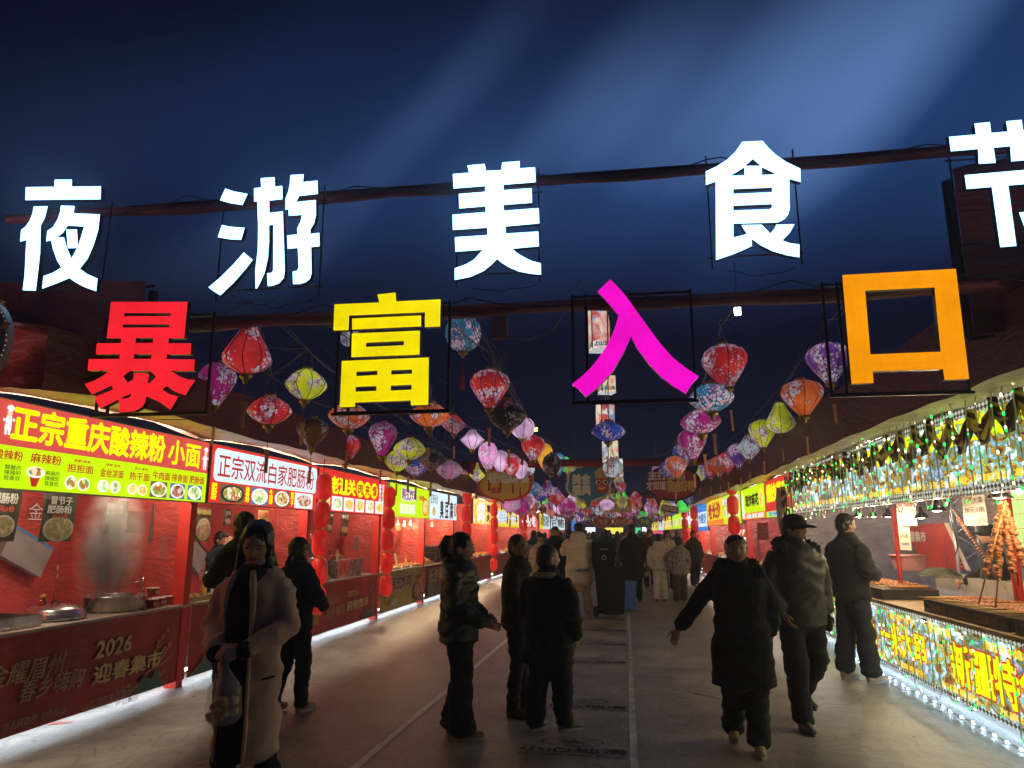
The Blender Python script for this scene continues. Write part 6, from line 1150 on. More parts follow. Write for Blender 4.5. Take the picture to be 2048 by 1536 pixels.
LAN = [ # cx cy w h shape colour lit label
 (500, 700, 97, 95, 'spin', 'red', 1, 'largest red floral lantern at upper left, wide at its bottom', 'A'), (438, 768, 72, 84, 'drop', 'magenta', 1, 'magenta floral lantern below left of the largest red one', 'A'),
 (541, 821, 87, 54, 'flat', 'red', 1, 'flat red orange lantern with a flower bunch, left group', 'A'), (615, 769, 82, 59, 'flat', 'yellow', 1, 'flat yellow floral lantern left of the yellow letter', 'A'),
 (627, 866, 63, 58, 'drop', 'brown', 0, 'unlit brown lantern below the flat yellow one', 'A'), (700, 832, 84, 50, 'flat', 'orange', 1, 'flat orange lantern under the left foot of the yellow letter', 'B'),
 (694, 898, 56, 58, 'drop', 'red', 1, 'red floral lantern below the yellow letter', 'B'), (767, 877, 58, 66, 'drop', 'magenta', 1, 'tall magenta lantern right of the red floral one', 'B'),
 (821, 898, 65, 42, 'flat', 'yellow', 1, 'upper yellow lantern of the pair right of the magenta one', 'B'), (795, 921, 50, 42, 'flat', 'yellow', 1, 'lower yellow lantern of the pair right of the magenta one', 'B'),
 (747, 919, 44, 42, 'flat', 'deepred', 0, 'dim dark red lantern behind the magenta one', 'B'), (833, 933, 48, 35, 'flat', 'blue', 1, 'royal blue flat lantern below the yellow pair', 'B'),
 (864, 918, 60, 32, 'flat', 'navy', 0, 'dark navy unlit flat lantern', 'C'), (861, 830, 82, 46, 'flat', 'orange', 1, 'flat orange lantern under the right foot of the yellow letter', 'C'),
 (908, 849, 51, 36, 'diam', 'red', 1, 'small red lantern with dark ribs right of the yellow letter', 'C'), (899, 939, 54, 36, 'flat', 'pink', 1, 'flat pale pink floral lantern above the white tofu sign', 'C'),
 (928, 666, 74, 74, 'round', 'teal', 1, 'round blue lantern high beside the yellow letter', 'D'), (700, 672, 40, 44, 'round', 'white', 1, 'white lantern mostly hidden by the yellow letter', 'D'),
 (980, 778, 79, 76, 'drop', 'red', 1, 'red floral lantern alone in the dark centre', 'D'), (1014, 830, 78, 58, 'flat', 'black', 0, 'black unlit lantern under the central red one', 'D'),
 (945, 879, 48, 38, 'diam', 'plainpink', 2, 'plain glowing pink lantern left of centre', 'D'), (1046, 855, 50, 42, 'round', 'plainpink', 2, 'plain glowing pink lantern beside the black one', 'D'),
 (975, 911, 40, 54, 'balloon', 'pink', 2, 'tall pink floral lantern, first of the glowing row', 'E'), (1001, 922, 34, 42, 'balloon', 'plainpink', 2, 'plain pink balloon shaped lantern, second of the glowing row', 'E'),
 (1023, 929, 34, 42, 'balloon', 'red', 2, 'red balloon shaped lantern, third of the glowing row', 'E'), (1041, 938, 30, 38, 'balloon', 'plainpink', 2, 'plain pink lantern, fourth of the glowing row', 'E'), (1060, 937, 20, 26, 'round', 'white', 2, 'small white speckled lantern, fifth of the glowing row', 'E'),
 (1066, 896, 49, 49, 'drop', 'red', 1, 'red lantern in front of the amber one', 'F'), (1089, 912, 34, 50, 'balloon', 'amber', 2, 'bright amber lantern behind the red one', 'F'), (1104, 928, 38, 42, 'round', 'black', 0, 'black lantern right of the amber one', 'F'),
 (1117, 927, 28, 40, 'balloon', 'teal', 2, 'blue speckled lantern right of the amber one', 'F'), (1132, 929, 20, 30, 'round', 'green', 2, 'bright green lantern in the centre row', 'F'), (1146, 939, 28, 38, 'round', 'yellow', 1, 'yellow and purple lantern touching the blue bubble sign', 'F'), (1154, 938, 22, 32, 'round', 'purple', 1, 'small purple lantern touching the blue bubble sign', 'F'),
 (955, 944, 32, 36, 'spire', 'yellow', 2, 'yellow lantern with a pointed top, left of centre', 'E'), (982, 953, 26, 32, 'drop', 'black', 0, 'small dark speckled lantern under the pink floral one', 'E'), (1004, 955, 24, 26, 'drop', 'purple', 1, 'small purple lantern under the plain pink one', 'E'),
 (928, 952, 26, 24, 'diam', 'orange', 1, 'small orange lantern left of the pointed yellow one', 'C'), (874, 955, 30, 24, 'flat', 'orange', 1, 'small orange flat lantern under the pale pink one', 'C'),
 (1217, 863, 68, 38, 'flat', 'blue', 1, 'royal blue flat lantern under the paper box lantern', 'G'), (1225, 936, 42, 36, 'round', 'white', 1, 'white speckled round lantern right of the blue bubble sign', 'G'), (1231, 950, 26, 30, 'round', 'yellow', 1, 'yellow lantern half behind the white round one', 'G'), (1237, 962, 20, 26, 'round', 'plainpink', 2, 'small pink lantern under the white round one', 'G'), (1241, 975, 22, 26, 'drop', 'red', 1, 'small red lantern in the vertical cluster', 'G'), (1242, 991, 20, 22, 'round', 'green', 2, 'small green lantern in the vertical cluster', 'G'), (1243, 1004, 22, 24, 'round', 'yellow', 1, 'small yellow lantern at the foot of the vertical cluster', 'G'),
 (1445, 733, 90, 86, 'drop', 'red', 1, 'large dull red lantern below the small floodlight', 'H'), (1420, 796, 90, 54, 'flat', 'teal', 1, 'blue flat floral lantern under the large dull red one', 'H'), (1399, 844, 82, 46, 'flat', 'magenta', 1, 'flat magenta lantern in the right slanting row', 'H'), (1383, 888, 58, 60, 'drop', 'magenta', 1, 'magenta drop lantern in the right slanting row', 'H'),
 (1365, 912, 42, 48, 'drop', 'blue', 1, 'royal blue lantern behind the magenta drop', 'H'), (1352, 934, 44, 44, 'drop', 'orange', 1, 'orange floral lantern behind the royal blue one', 'H'), (1333, 938, 30, 30, 'round', 'blue', 1, 'small blue lantern overlapping the red bubble sign', 'H'), (1316, 937, 28, 26, 'diam', 'pink', 1, 'small pale pink lantern overlapping the red bubble sign', 'H'), (1322, 950, 24, 22, 'diam', 'teal', 1, 'small teal lantern overlapping the red bubble sign', 'H'),
 (1652, 727, 84, 80, 'drop', 'purple', 1, 'purple floral lantern left of the orange letter', 'I'), (1601, 796, 83, 70, 'drop', 'orange', 1, 'orange floral lantern under the purple one', 'I'), (1558, 836, 58, 60, 'spin', 'yellow', 1, 'upper yellow lantern of the right row', 'I'), (1524, 867, 54, 54, 'drop', 'yellow', 1, 'lower yellow lantern of the right row', 'I'), (1497, 894, 48, 48, 'diam', 'white', 1, 'white patterned lantern of the right row', 'I'), (1473, 911, 42, 46, 'drop', 'purple', 1, 'purple lantern left of the white patterned one', 'I'),
 (1454, 924, 38, 40, 'drop', 'red', 1, 'red lantern left of the purple one, right row', 'I'), (1437, 932, 34, 40, 'drop', 'orange', 1, 'orange lantern left of the red one, right row', 'I'), (1421, 938, 30, 36, 'drop', 'red', 1, 'small red lantern near the end of the right row', 'I'), (1410, 941, 26, 32, 'drop', 'blue', 1, 'small blue lantern near the end of the right row', 'I'), (1399, 946, 26, 32, 'spire', 'yellow', 1, 'small yellow pointed lantern ending the right row', 'I')]
hooks = {}
for i, (cx, cyy, w, h, sh, c, lit, lb, st) in enumerate(LAN):
    D_ = .38 if st == 'A' else .44 if w > 30 else .40; p = at_size(cx, cyy - h / 2, w, D_); H_ = D_ * h / w * 1.02
    lantern(p, D_, H_, sh, c, lit, lb, 'near and middle floral lanterns over the street', True, random.uniform(-.05, .05), 'red' if lit == 2 or c in ('teal',) and cx < 1000 else 'tag')
    hooks.setdefault(st, []).append(p + Vector((0, 0, .2)))
starts = {'A': (400, 640), 'B': (560, 650), 'C': (640, 640), 'D': (880, 625), 'E': (800, 790), 'F': (985, 725), 'G': (1215, 610), 'H': (1475, 600), 'I': (1700, 590)}
for st, L in hooks.items():
    L = sorted(L, key=lambda q: q.y); q0 = onY(*starts[st], GY + .5); pts = [q0]; mb = MB()
    for q in L: pts.append(q)
    pts.append(Vector((L[-1].x + (0), L[-1].y + 9, L[-1].z + .3))); out = []
    for a, b in zip(pts, pts[1:]):
        if (b - a).length > .3:
            for j in range(8): t = j / 8; out.append(a.lerp(b, t) - Vector((0, 0, .25 * t * (1 - t) * min((b - a).length * .15, .5))))
    out.append(pts[-1]); mb.tube(out, .006, 4); mb.tube([q + Vector((.03 * math.sin(i * .7), 0, .03 * math.cos(i * .9))) for i, q in enumerate(out)], .004, 4)
    names = {'A': 'leftmost lantern wire', 'B': 'second lantern wire from the left', 'C': 'third lantern wire, behind the yellow letter', 'D': 'wire of the central red lantern', 'E': 'wire of the glowing pink row', 'F': 'wire of the amber lantern', 'G': 'wire of the vertical cluster', 'H': 'wire of the right slanting row', 'I': 'rightmost lantern wire'}
    tag(mb.build('lantern_wire', m_wire), names[st] + ' sloping away from the gate', 'wire', 'lantern wires')
# paper box lanterns
def pic_mat(nm, cols, s_): return food_mat(nm, cols, s_, 7)
pbx = [pic_mat('box_print_a', [(.08, .03, .04), (.55, .08, .08), (.8, .7, .6), (.15, .25, .45), (.85, .8, .75)], .75), pic_mat('box_print_b', [(.06, .1, .12), (.2, .45, .4), (.75, .65, .45), (.7, .2, .12), (.9, .85, .75)], .8)]
for i, (cx, cyy, w, h, lb) in enumerate(((1197, 660, 45, 86, 'highest printed box lantern behind the magenta letter'), (1213, 769, 36, 34, 'printed box lantern half hidden by the left foot of the magenta letter'), (1210, 828, 36, 50, 'printed box lantern above the royal blue flat one'), (1220, 902, 30, 42, 'printed box lantern under the royal blue flat one'), (1229, 934, 30, 34, 'small printed box lantern in front of the white round one'))):
    D_ = .30; p = at_size(cx, cyy - h / 2, w * .80, D_); H_ = D_ * h / (w * .80); o = thing('box_lantern', lb, 'lantern', p, .25 + .1 * i, 'printed paper box lanterns')
    for f in range(4):
        a = f * math.pi / 2; R = Matrix.Rotation(a, 3, 'Z'); mb = MB(); d_ = D_ / 2
        mb.add([R @ Vector(q) for q in ((-d_ + .012, -d_, -H_ + .015), (d_ - .012, -d_, -H_ + .015), (d_ - .012, -d_, -.015), (-d_ + .012, -d_, -.015))], [(0, 1, 2, 3)]); link('paper_panel', mb.mesh('paper', pbx[(f + i) % 2]), o)
        if f == 0 or f == 3:
            mb = MB(); fr = Fr((0, 0, 0), R @ Vector((1, 0, 0))); fr.n = (R @ Vector((0, -1, 0))); put_text(mb, fr, '上山湖', -d_ * .8, d_ * .8, -H_ + .04, -H_ + .12, d_ + .002, .03); link('lettering', mb.mesh('t', m_ktext), o)
    mb = MB(); d_ = D_ / 2
    for sx_ in (-1, 1):
        for sy_ in (-1, 1): mb.bx(sx_ * d_ - .008, sx_ * d_ + .008, sy_ * d_ - .008, sy_ * d_ + .008, -H_, 0)
    link('frame', mb.mesh('fr', m_rib), o); mb = MB(); mb.bx(-d_, d_, -d_, d_, -H_ - .02, -H_ - .002); link('base', mb.mesh('b', glow('box_base', (.7, .75, .8), .5)), o); mb = MB(); mb.tube([(0, 0, 0), (0, 0, .5)], .004, 4); link('cord', mb.mesh('c', m_wire), o)
# far strings of lanterns
cols = ['red', 'yellow', 'blue', 'purple', 'pink', 'orange', 'magenta', 'white', 'green', 'plainpink', 'teal', 'red']
strs = [(-3.55, 'leftmost'), (-3.1, 'second'), (-2.6, 'third'), (-2.1, 'fourth'), (-1.6, 'fifth'), (-1.1, 'sixth'), (-.6, 'seventh'), (-.1, 'eighth'), (.35, 'ninth'), (1.35, 'tenth'), (1.8, 'eleventh'), (2.2, 'rightmost')]
rnd = random.Random(21); cnt = {}
for xi, (x, nm_) in enumerate(strs):
    y = 19 + rnd.random() * 4 if xi < 6 else 25 + rnd.random() * 4
    while y < 62:
        y += (1.1 + rnd.random() * 1.2) * (1 + (y - 20) / 50); c = rnd.choice(cols); k_ = (c, nm_); cnt[k_] = cnt.get(k_, 0) + 1
        sag = .45 * math.sin((y - 20) / (11 + xi % 3 * 2) * math.pi + xi) ** 2; z = 3.25 - sag + rnd.uniform(-.12, .1) + (.2 if y > 34 else 0); sh = rnd.choice(['drop', 'flat', 'diam', 'round', 'spin']); D_ = rnd.uniform(.46, .62)
        cn = {'plainpink': 'plain pink'}.get(c, c); lantern(Vector((x + rnd.uniform(-.2, .2), y, z)), D_, D_ * (.62 if sh == 'flat' else .95), sh, c, 2 if c in ('green', 'plainpink', 'amber') else 1, '%s %s lantern of the %s far string, counted from the gate' % (ordn(cnt[k_] - 1), cn, nm_), 'small far lanterns over the street', False, rnd.uniform(-.2, .2), 'red' if rnd.random() < .6 else 'tag')
# hanging lit lamps
def flood(px, py, Dd, label, col, e, s_=.07):
    p = _C + ray(px, py) * Dd; o = thing('floodlight', label, 'floodlight', p, group='small lamps hanging over the street'); mb = MB(); mb.box(p + Vector((0, 0, s_ * .9)), (s_ * 1.1, s_, s_ * .8)); mb.build('housing', m_blk, o); mb = MB(); mb.box(p, (s_ * .8, s_ * .5, s_)); mb.build('lens', glow('lens_' + label[:5], col, e), o)
    mb = MB(); mb.tube([p + Vector((0, 0, s_)), p + Vector((0, 0, .5))], .004, 4); mb.build('cord', m_blk, o)
flood(1475, 623, 7.0, 'white floodlight under the lower gate beam', (.85, .95, 1), 12); flood(935, 697, 8.8, 'orange lamp glowing under the round blue lantern', (1, .45, .1), 8, .06); flood(1595, 853, 16, 'orange lamp right of the upper yellow lantern', (1, .5, .12), 10, .10); flood(1072, 859, 16, 'orange lamp right of the plain pink lantern', (1, .5, .15), 10, .08)
p = _C + ray(1000, 655) * 6.2; o = thing('junction_box', 'dark red junction box under the gate beam with loose cables', 'junction box', p); mb = MB(); mb.box(p, (.13, .08, .2)); mb.build('box', mat('junction_red', (.12, .02, .02), .5), o); mb = MB(); mb.tube([p + Vector((.05, 0, -.09)), p + Vector((.25, 0, -.12)), p + Vector((.45, 0, -.05)), p + Vector((.62, -.2, .12)), p + Vector((.72, -.5, .22))], .005, 5)
for j in range(4): mb.tube([p + Vector((-.28 + .03 * j, 0, .16)), p + Vector((-.22 + .02 * j, 0, -.05)), p + Vector((-.12 + .03 * j, 0, -.28 + .03 * j)), p + Vector((-.02 + .02 * j, 0, -.36)), p + Vector((.06, 0, -.15))], .004, 4)
mb.build('cable', m_wire, o)

# ================================================================== hanging speech bubble boards
def board(px, py, Y, pts, w_px, label, cat, border, face, fn, tilt=0, th=.06, ins=.9):
    c_ = onY(px, py, Y); sc = w_px / FPX * (c_ - _C).dot(_F); o = thing('hanging_board', label, cat, c_, group='printed boards hanging over the street'); me = curve_mesh([[(x * sc, y * sc) for x, y in pts]], th / 2); me.transform(Matrix.Rotation(math.pi / 2, 4, 'X') @ Matrix.Rotation(tilt, 4, 'Z')); me.materials.append(border); b_ = link('board', me, o)
    fr = Fr(c_ + Vector((0, -th / 2 - .003, 0)), (math.cos(tilt), 0, math.sin(tilt)), (-math.sin(tilt), 0, math.cos(tilt)))
    mb = MB(); ax = sum(x for x, y in pts) / len(pts); me2 = curve_mesh([[((x) * sc * ins, (y) * sc * (ins - .03) + (1 - ins) * 0) for x, y in pts]], 0); me2.transform(Matrix.Translation((0, -th / 2 - .004, 0)) @ Matrix.Rotation(math.pi / 2, 4, 'X') @ Matrix.Rotation(tilt, 4, 'Z')); me2.materials.append(face); link('face', me2, o)
    fn(fr, sc, o); mb = MB(); [mb.tube([fr.p(a * sc, .3 * sc, -.03), fr.p(a * sc * .9, .3 * sc, -.03) + Vector((0, 0, 1.2))], .008, 4) for a in (-.3, .3)]; mb.build('cord', m_wire, o)
def bubble(n=6, tail=(-.02, -.62), sx_=.5, sy_=.36, bump=.10, ta=268):
    pts = []
    for i in range(120):
        a = 360 * i / 120
        if abs(a - ta) < 8: 
            if abs(a - ta) < 1.6: pts.append(tail)
            continue
        r = 1 - bump + bump * abs(math.sin(math.radians(a) * n / 2 + .4)) ** .7; pts.append((sx_ * r * math.cos(math.radians(a)), sy_ * r * math.sin(math.radians(a))))
    return pts
k_cream = mat('board_cream_edge', (0.850, 0.714, 0.476), .5); k_cream = k_cream; b_blue = mat('board_sky_blue', (0.060, 0.272, 0.476), .5); w_txt = mat('board_white_text', (0.850, 0.850, 0.714), .5); b_red = mat('board_crimson', (0.510, 0.034, 0.085), .5); b_yel = mat('board_mustard', (0.765, 0.459, 0.051), .5); b_navy = mat('board_navy', (0.051, 0.034, 0.102), .5); b_redp = mat('board_fries_red', (0.714, 0.051, 0.034), .5); b_gold = mat('board_gold_text', (0.850, 0.646, 0.204), .5)
def f1(fr, s_, o):
    text(fr, '美食\n盛典', -.34 * s_, .03 * s_, -.24 * s_, .18 * s_, .004, w_txt, o, bold=.06); mb = MB(); fr.poly(mb, [(.12 * s_, .10 * s_), (.40 * s_, .10 * s_), (.37 * s_, -.20 * s_), (.16 * s_, -.20 * s_)], .004, 0)
    for i in range(7): x = .13 + .037 * i; fr.poly(mb, [(x * s_, .09 * s_), ((x + .03) * s_, .09 * s_), ((x + .025 + .01 * (i % 3)) * s_, (.24 + .03 * (i * 5 % 4)) * s_), ((x - .005) * s_, (.24 + .03 * (i * 5 % 4)) * s_)], .006 + .001 * i, 1)
    for x in (.19, .33): fr.disc(mb, x * s_, .01 * s_, .052 * s_, .05 * s_, .016, 2); fr.disc(mb, (x + .01) * s_, .01 * s_, .028 * s_, .03 * s_, .018, 3)
    fr.poly(mb, [(.18 * s_, -.07 * s_), (.26 * s_, -.10 * s_), (.35 * s_, -.07 * s_), (.32 * s_, -.13 * s_), (.26 * s_, -.15 * s_), (.20 * s_, -.13 * s_)], .016, 1); mb.build('fries_picture', [b_redp, b_gold, w_txt, m_blk], o)
board(1178, 966, 20.6, bubble(6, (-.02, -.60), .5, .42, .12, 268), 97, 'blue speech bubble board reading 美食盛典 with a smiling box of fries', 'hanging board', k_cream, b_blue, f1)
board(1010, 968, 20.2, bubble(4, (-.02, -.34), .5, .30, .06, 262), 116, 'mustard speech bubble board behind the pink lanterns reading 财富', 'hanging board', b_redp, b_yel, lambda fr, s_, o: (text(fr, '好运财富', -.30 * s_, .42 * s_, .02 * s_, .20 * s_, .004, w_txt, o, bold=.05, outline=.06, out_mat=m_blk), text(fr, '健康', -.24 * s_, -.06 * s_, -.16 * s_, -.06 * s_, .004, b_redp, o, bold=.05)))
board(1345, 966, 20.4, bubble(2, (-.26, -.44), .5, .32, .05, 236), 112, 'crimson speech bubble board reading 才知道我超好吃', 'hanging board', b_navy, b_red, lambda fr, s_, o: (text(fr, '主打自然', -.42 * s_, .22 * s_, .06 * s_, .22 * s_, .004, w_txt, o, bold=.05), text(fr, '才知道', -.46 * s_, -.12 * s_, -.12 * s_, .03 * s_, .004, w_txt, o, bold=.04), text(fr, '我超好吃', -.10 * s_, .38 * s_, -.15 * s_, .04 * s_, .004, b_gold, o, bold=.06, outline=.05, out_mat=b_navy)))
rectp = [(-.5, -.25), (.5, -.25), (.5, .25), (-.5, .25)]
board(1236, 1011, 28, rectp, 54, 'mustard rectangular board reading 世界那么大 我们去看看', 'hanging board', b_gold, b_yel, lambda fr, s_, o: (text(fr, '世界那么大', -.32 * s_, .40 * s_, .02 * s_, .17 * s_, .004, w_txt, o, bold=.05), text(fr, '我们去看看', -.32 * s_, .40 * s_, -.18 * s_, -.03 * s_, .004, w_txt, o, bold=.05)))
board(1340, 1018, 26, [(-.5, -.2), (.5, -.22), (.46, .2), (-.46, .2)], 36, 'small tilted white and black board reading 快来吃我！', 'hanging board', w_txt, b_navy, lambda fr, s_, o: text(fr, '快来吃我！', -.40 * s_, .40 * s_, -.12 * s_, .14 * s_, .004, w_txt, o, bold=.06), tilt=-.16)
board(1242, 1042, 31, [(math.cos(i * math.pi / 12) * (.5 if i % 2 else .4), math.sin(i * math.pi / 12) * (.32 if i % 2 else .25)) for i in range(24)], 36, 'small red starburst board under the rectangular one', 'hanging board', w_txt, b_red, lambda fr, s_, o: (text(fr, '我在这里', -.30 * s_, .30 * s_, .0, .12 * s_, .004, b_gold, o, bold=.05), text(fr, '吃好喝好', -.30 * s_, .30 * s_, -.15 * s_, -.03 * s_, .004, b_gold, o, bold=.05)))
for i, (px, py, Y, w_) in enumerate(((1180, 1022, 36, 46), (1205, 1044, 44, 40), (1290, 1043, 42, 34), (1130, 1012, 33, 34))): board(px, py, Y, bubble(2 + 2 * (i % 2), (.05, -.4), .5, .3, .06, 275), w_, ['far teal board behind the blue bubble', 'far red board left of the starburst', 'far teal board right of the starburst', 'far mustard board under the mustard bubble'][i], 'hanging board', b_gold, [b_blue, b_red, b_blue, b_yel][i], lambda fr, s_, o: text(fr, '美食', -.25 * s_, .25 * s_, -.15 * s_, .15 * s_, .004, b_gold, o, bold=.05))

# ================================================================== wheelie bins
def bin_(p, label, m, rz, lid_up=True, h=.95, w=.46, d=.50, sc=1.0):
    o = thing('wheelie_bin', label, 'wheelie bin', p, rz); o.scale = (sc,) * 3; mb = MB(); b0, b1 = .40, .50; a0, a1 = .36, w
    mb.add([(-a0 / 2, -b0 / 2, .06), (a0 / 2, -b0 / 2, .06), (a0 / 2, b0 / 2, .06), (-a0 / 2, b0 / 2, .06), (-a1 / 2, -b1 / 2, h), (a1 / 2, -b1 / 2, h), (a1 / 2, b1 / 2, h), (-a1 / 2, b1 / 2, h)], [(0, 3, 2, 1), (0, 1, 5, 4), (1, 2, 6, 5), (2, 3, 7, 6), (3, 0, 4, 7)]); link('bin_body', mb.mesh('body', m), o)
    mb = MB(); 
    for (x0, x1, y0, y1) in ((-a1 / 2 - .02, a1 / 2 + .02, -b1 / 2 - .02, -b1 / 2 + .01), (-a1 / 2 - .02, a1 / 2 + .02, b1 / 2 - .01, b1 / 2 + .02), (-a1 / 2 - .02, -a1 / 2 + .01, -b1 / 2 + .01, b1 / 2 - .01), (a1 / 2 - .01, a1 / 2 + .02, -b1 / 2 + .01, b1 / 2 - .01)): mb.bx(x0, x1, y0, y1, h - .045, h + .003)
    link('rim', mb.mesh('rim', m), o); mb = MB(); mb.tube([(-.17, b1 / 2 + .06, h - .03), (.17, b1 / 2 + .06, h - .03)], .014, 8)
    for x in (-.15, .15): mb.tube([(x, b1 / 2, h - .03), (x, b1 / 2 + .06, h - .03)], .012, 6)
    link('handle', mb.mesh('handle', m_blk), o)
    for sx_ in (-1, 1):
        mb = MB(); q = []; 
        for k in range(16): a = k * math.pi / 8; q.append(Vector((0, .10 * math.cos(a), .10 * math.sin(a))))
        vs = [Vector((sx_ * .20, b0 / 2 + .02, .10)) + v for v in q] + [Vector((sx_ * .245, b0 / 2 + .02, .10)) + v for v in q]; mb.add(vs, [tuple(range(16))[::-1], tuple(range(16, 32))] + [(k, (k + 1) % 16, 16 + (k + 1) % 16, 16 + k) for k in range(16)]); link('wheel', mb.mesh('wheel', m_blk), o)
    mb = MB()
    if lid_up: mb.box((0, b1 / 2 + .045, h + .25), (a1 + .03, .035, .50)); mb.box((0, b1 / 2 + .02, h + .25), (a1 - .06, .02, .42))
    else: mb.box((0, 0, h + .025), (a1 + .04, b1 + .04, .04))
    link('lid', mb.mesh('lid', m), o); return o
m_binb = mat('black_bin_plastic', (.006, .006, .007), .6, vary=(6, .3)); m_binb.node_tree.nodes['Principled BSDF'].inputs['Specular IOR Level'].default_value = .12; m_bblue = mat('blue_bin_plastic', (.02, .09, .35), .4, vary=(6, .2))
pB = onG(1222, 1236); ob = bin_(pB + Vector((0, .2, 0)), 'black wheelie bin with its lid raised in the middle of the walkway', m_binb, math.radians(28), True)
mb = MB(); tri = [Vector((math.cos(a), 0, math.sin(a))) * .07 for a in (math.pi / 2, math.pi * 7 / 6, -math.pi / 6)]
for i in range(3): a, b = tri[i], tri[(i + 1) % 3]; mb.tube([a.lerp(b, .12), a.lerp(b, .82)], .006, 4)
me = mb.mesh('sym', m_white); me.transform(Matrix.Translation((0, .245, 1.13))); s_ = link('recycling_mark', me, ob)
mb = MB(); fr = Fr((0, .247, 1.28), (1, 0, 0)); put_text(mb, fr, '其他垃圾', -.08, .08, 0, .03, 0, .01); link('lettering', mb.mesh('t', m_white), ob)
pb2 = onG(1252, 1226); bin_(pb2 + Vector((.05, .35, 0)), 'blue bin partly behind the black wheelie bin', m_bblue, math.radians(20), False, sc=.62)
# litter on the walkway
m_lit = mat('leaf_litter', (.05, .03, .02), .7); rnd = random.Random(9)
a, b = onG(1388, 1387, .006), onG(1441, 1397, .006); mb = MB(); mb.tube([a, b], .004, 5); tag(mb.build('dropped_skewer', m_bam), 'bamboo stick dropped on the walkway left of the lady in black', 'stick')
mb = MB()
for i in range(70):
    p = Vector((rnd.uniform(-4.5, 2.7), rnd.uniform(3.6, 13), .006)); r = rnd.uniform(.006, .016); mb.add([p + Vector((r * math.cos(k * 1.3) * rnd.uniform(.5, 1.4), r * math.sin(k * 1.3) * rnd.uniform(.5, 1.2), rnd.uniform(0, .006))) for k in range(5)], [(0, 1, 2, 3, 4)])
tag(mb.build('floor_litter', m_lit), None, None, kind='stuff')
a = onG(92, 1450, .006); mb = MB(); mb.quad(a, a + Vector((.12, .08, 0)), a + Vector((.16, .16, .004)), a + Vector((.0, .1, 0))); tag(mb.build('paper_scrap', mat('red_paper', (.4, .05, .04), .6)), 'scrap of red paper on the lit floor at left', 'litter')
# ================================================================== people
def loft(mb, pts, rad, n=16, side=(1, 0, 0)):
    """closed tube through pts with elliptical rings (a along side, b across)"""
    pts = [Vector(p) for p in pts]; rings = []
    for i, p in enumerate(pts):
        t = (pts[min(i + 1, len(pts) - 1)] - pts[max(i - 1, 0)]).normalized(); s_ = Vector(side)
        if abs(s_.dot(t)) > .9: s_ = Vector((0, 1, 0))
        s_ = (s_ - t * s_.dot(t)).normalized(); u = t.cross(s_); r = rad[i]; a, b = r if isinstance(r, (tuple, list)) else (r, r)
        rings.append([p + s_ * a * math.cos(k * 2 * math.pi / n) + u * b * math.sin(k * 2 * math.pi / n) for k in range(n)])
    a0 = rad[0] if not isinstance(rad[0], (tuple, list)) else min(rad[0]); a1 = rad[-1] if not isinstance(rad[-1], (tuple, list)) else min(rad[-1])
    t0 = (pts[0] - pts[1]).normalized(); t1 = (pts[-1] - pts[-2]).normalized(); vs = [pts[0] + t0 * a0 * .6] + [q for r in rings for q in r] + [pts[-1] + t1 * a1 * .6]; fs = []
    for k in range(n): fs.append((0, 1 + (k + 1) % n, 1 + k))
    for i in range(len(rings) - 1):
        for k in range(n): o = 1 + i * n; fs.append((o + k, o + (k + 1) % n, o + n + (k + 1) % n, o + n + k))
    o = 1 + (len(rings) - 1) * n; L = len(vs) - 1
    for k in range(n): fs.append((o + k, o + (k + 1) % n, L))
    mb.add(vs, fs, 0, True)
def remesh(mb, voxel, smooth=3, disp=None):
    me = mb.mesh('tmp', MATS['black_plastic']); o = D.objects.new('tmp', me); COL.objects.link(o)
    m_ = o.modifiers.new('r', 'REMESH'); m_.mode = 'VOXEL'; m_.voxel_size = voxel; m_.use_smooth_shade = True
    if smooth: q = o.modifiers.new('s', 'SMOOTH'); q.factor = .5; q.iterations = smooth
    out = D.meshes.new_from_object(o.evaluated_get(bpy.context.evaluated_depsgraph_get())); D.objects.remove(o); D.meshes.remove(me)
    if disp:
        n = len(out.vertices); co = np.empty(n * 3); out.vertices.foreach_get('co', co); co = co.reshape(-1, 3); no = np.array([v.normal[:] for v in out.vertices]); d_ = disp(co, no); out.vertices.foreach_set('co', (co + no * d_[:, None]).ravel())
    out.materials.clear(); out.update(); return out
def folds(amp, fx=5, fz=9, seed=0, quilt=0, qamp=0):
    def f(co, no):
        d_ = np.array([noise.noise(Vector((x * fx + seed, y * fx, z * fz + 2.2 * noise.noise(Vector((x * 3, y * 3, z * 2 + seed)))))) + .9 * (.22 - abs(noise.noise(Vector((x * fx * 1.3 + y * 4, seed - y * 3, z * fz * 1.25 + x * 5))))) for x, y, z in co]) * amp * 1.2
        if quilt: d_ = d_ + qamp * (np.abs(np.sin(co[:, 2] * math.pi / quilt)) ** .5 - .7)
        return d_
    return f
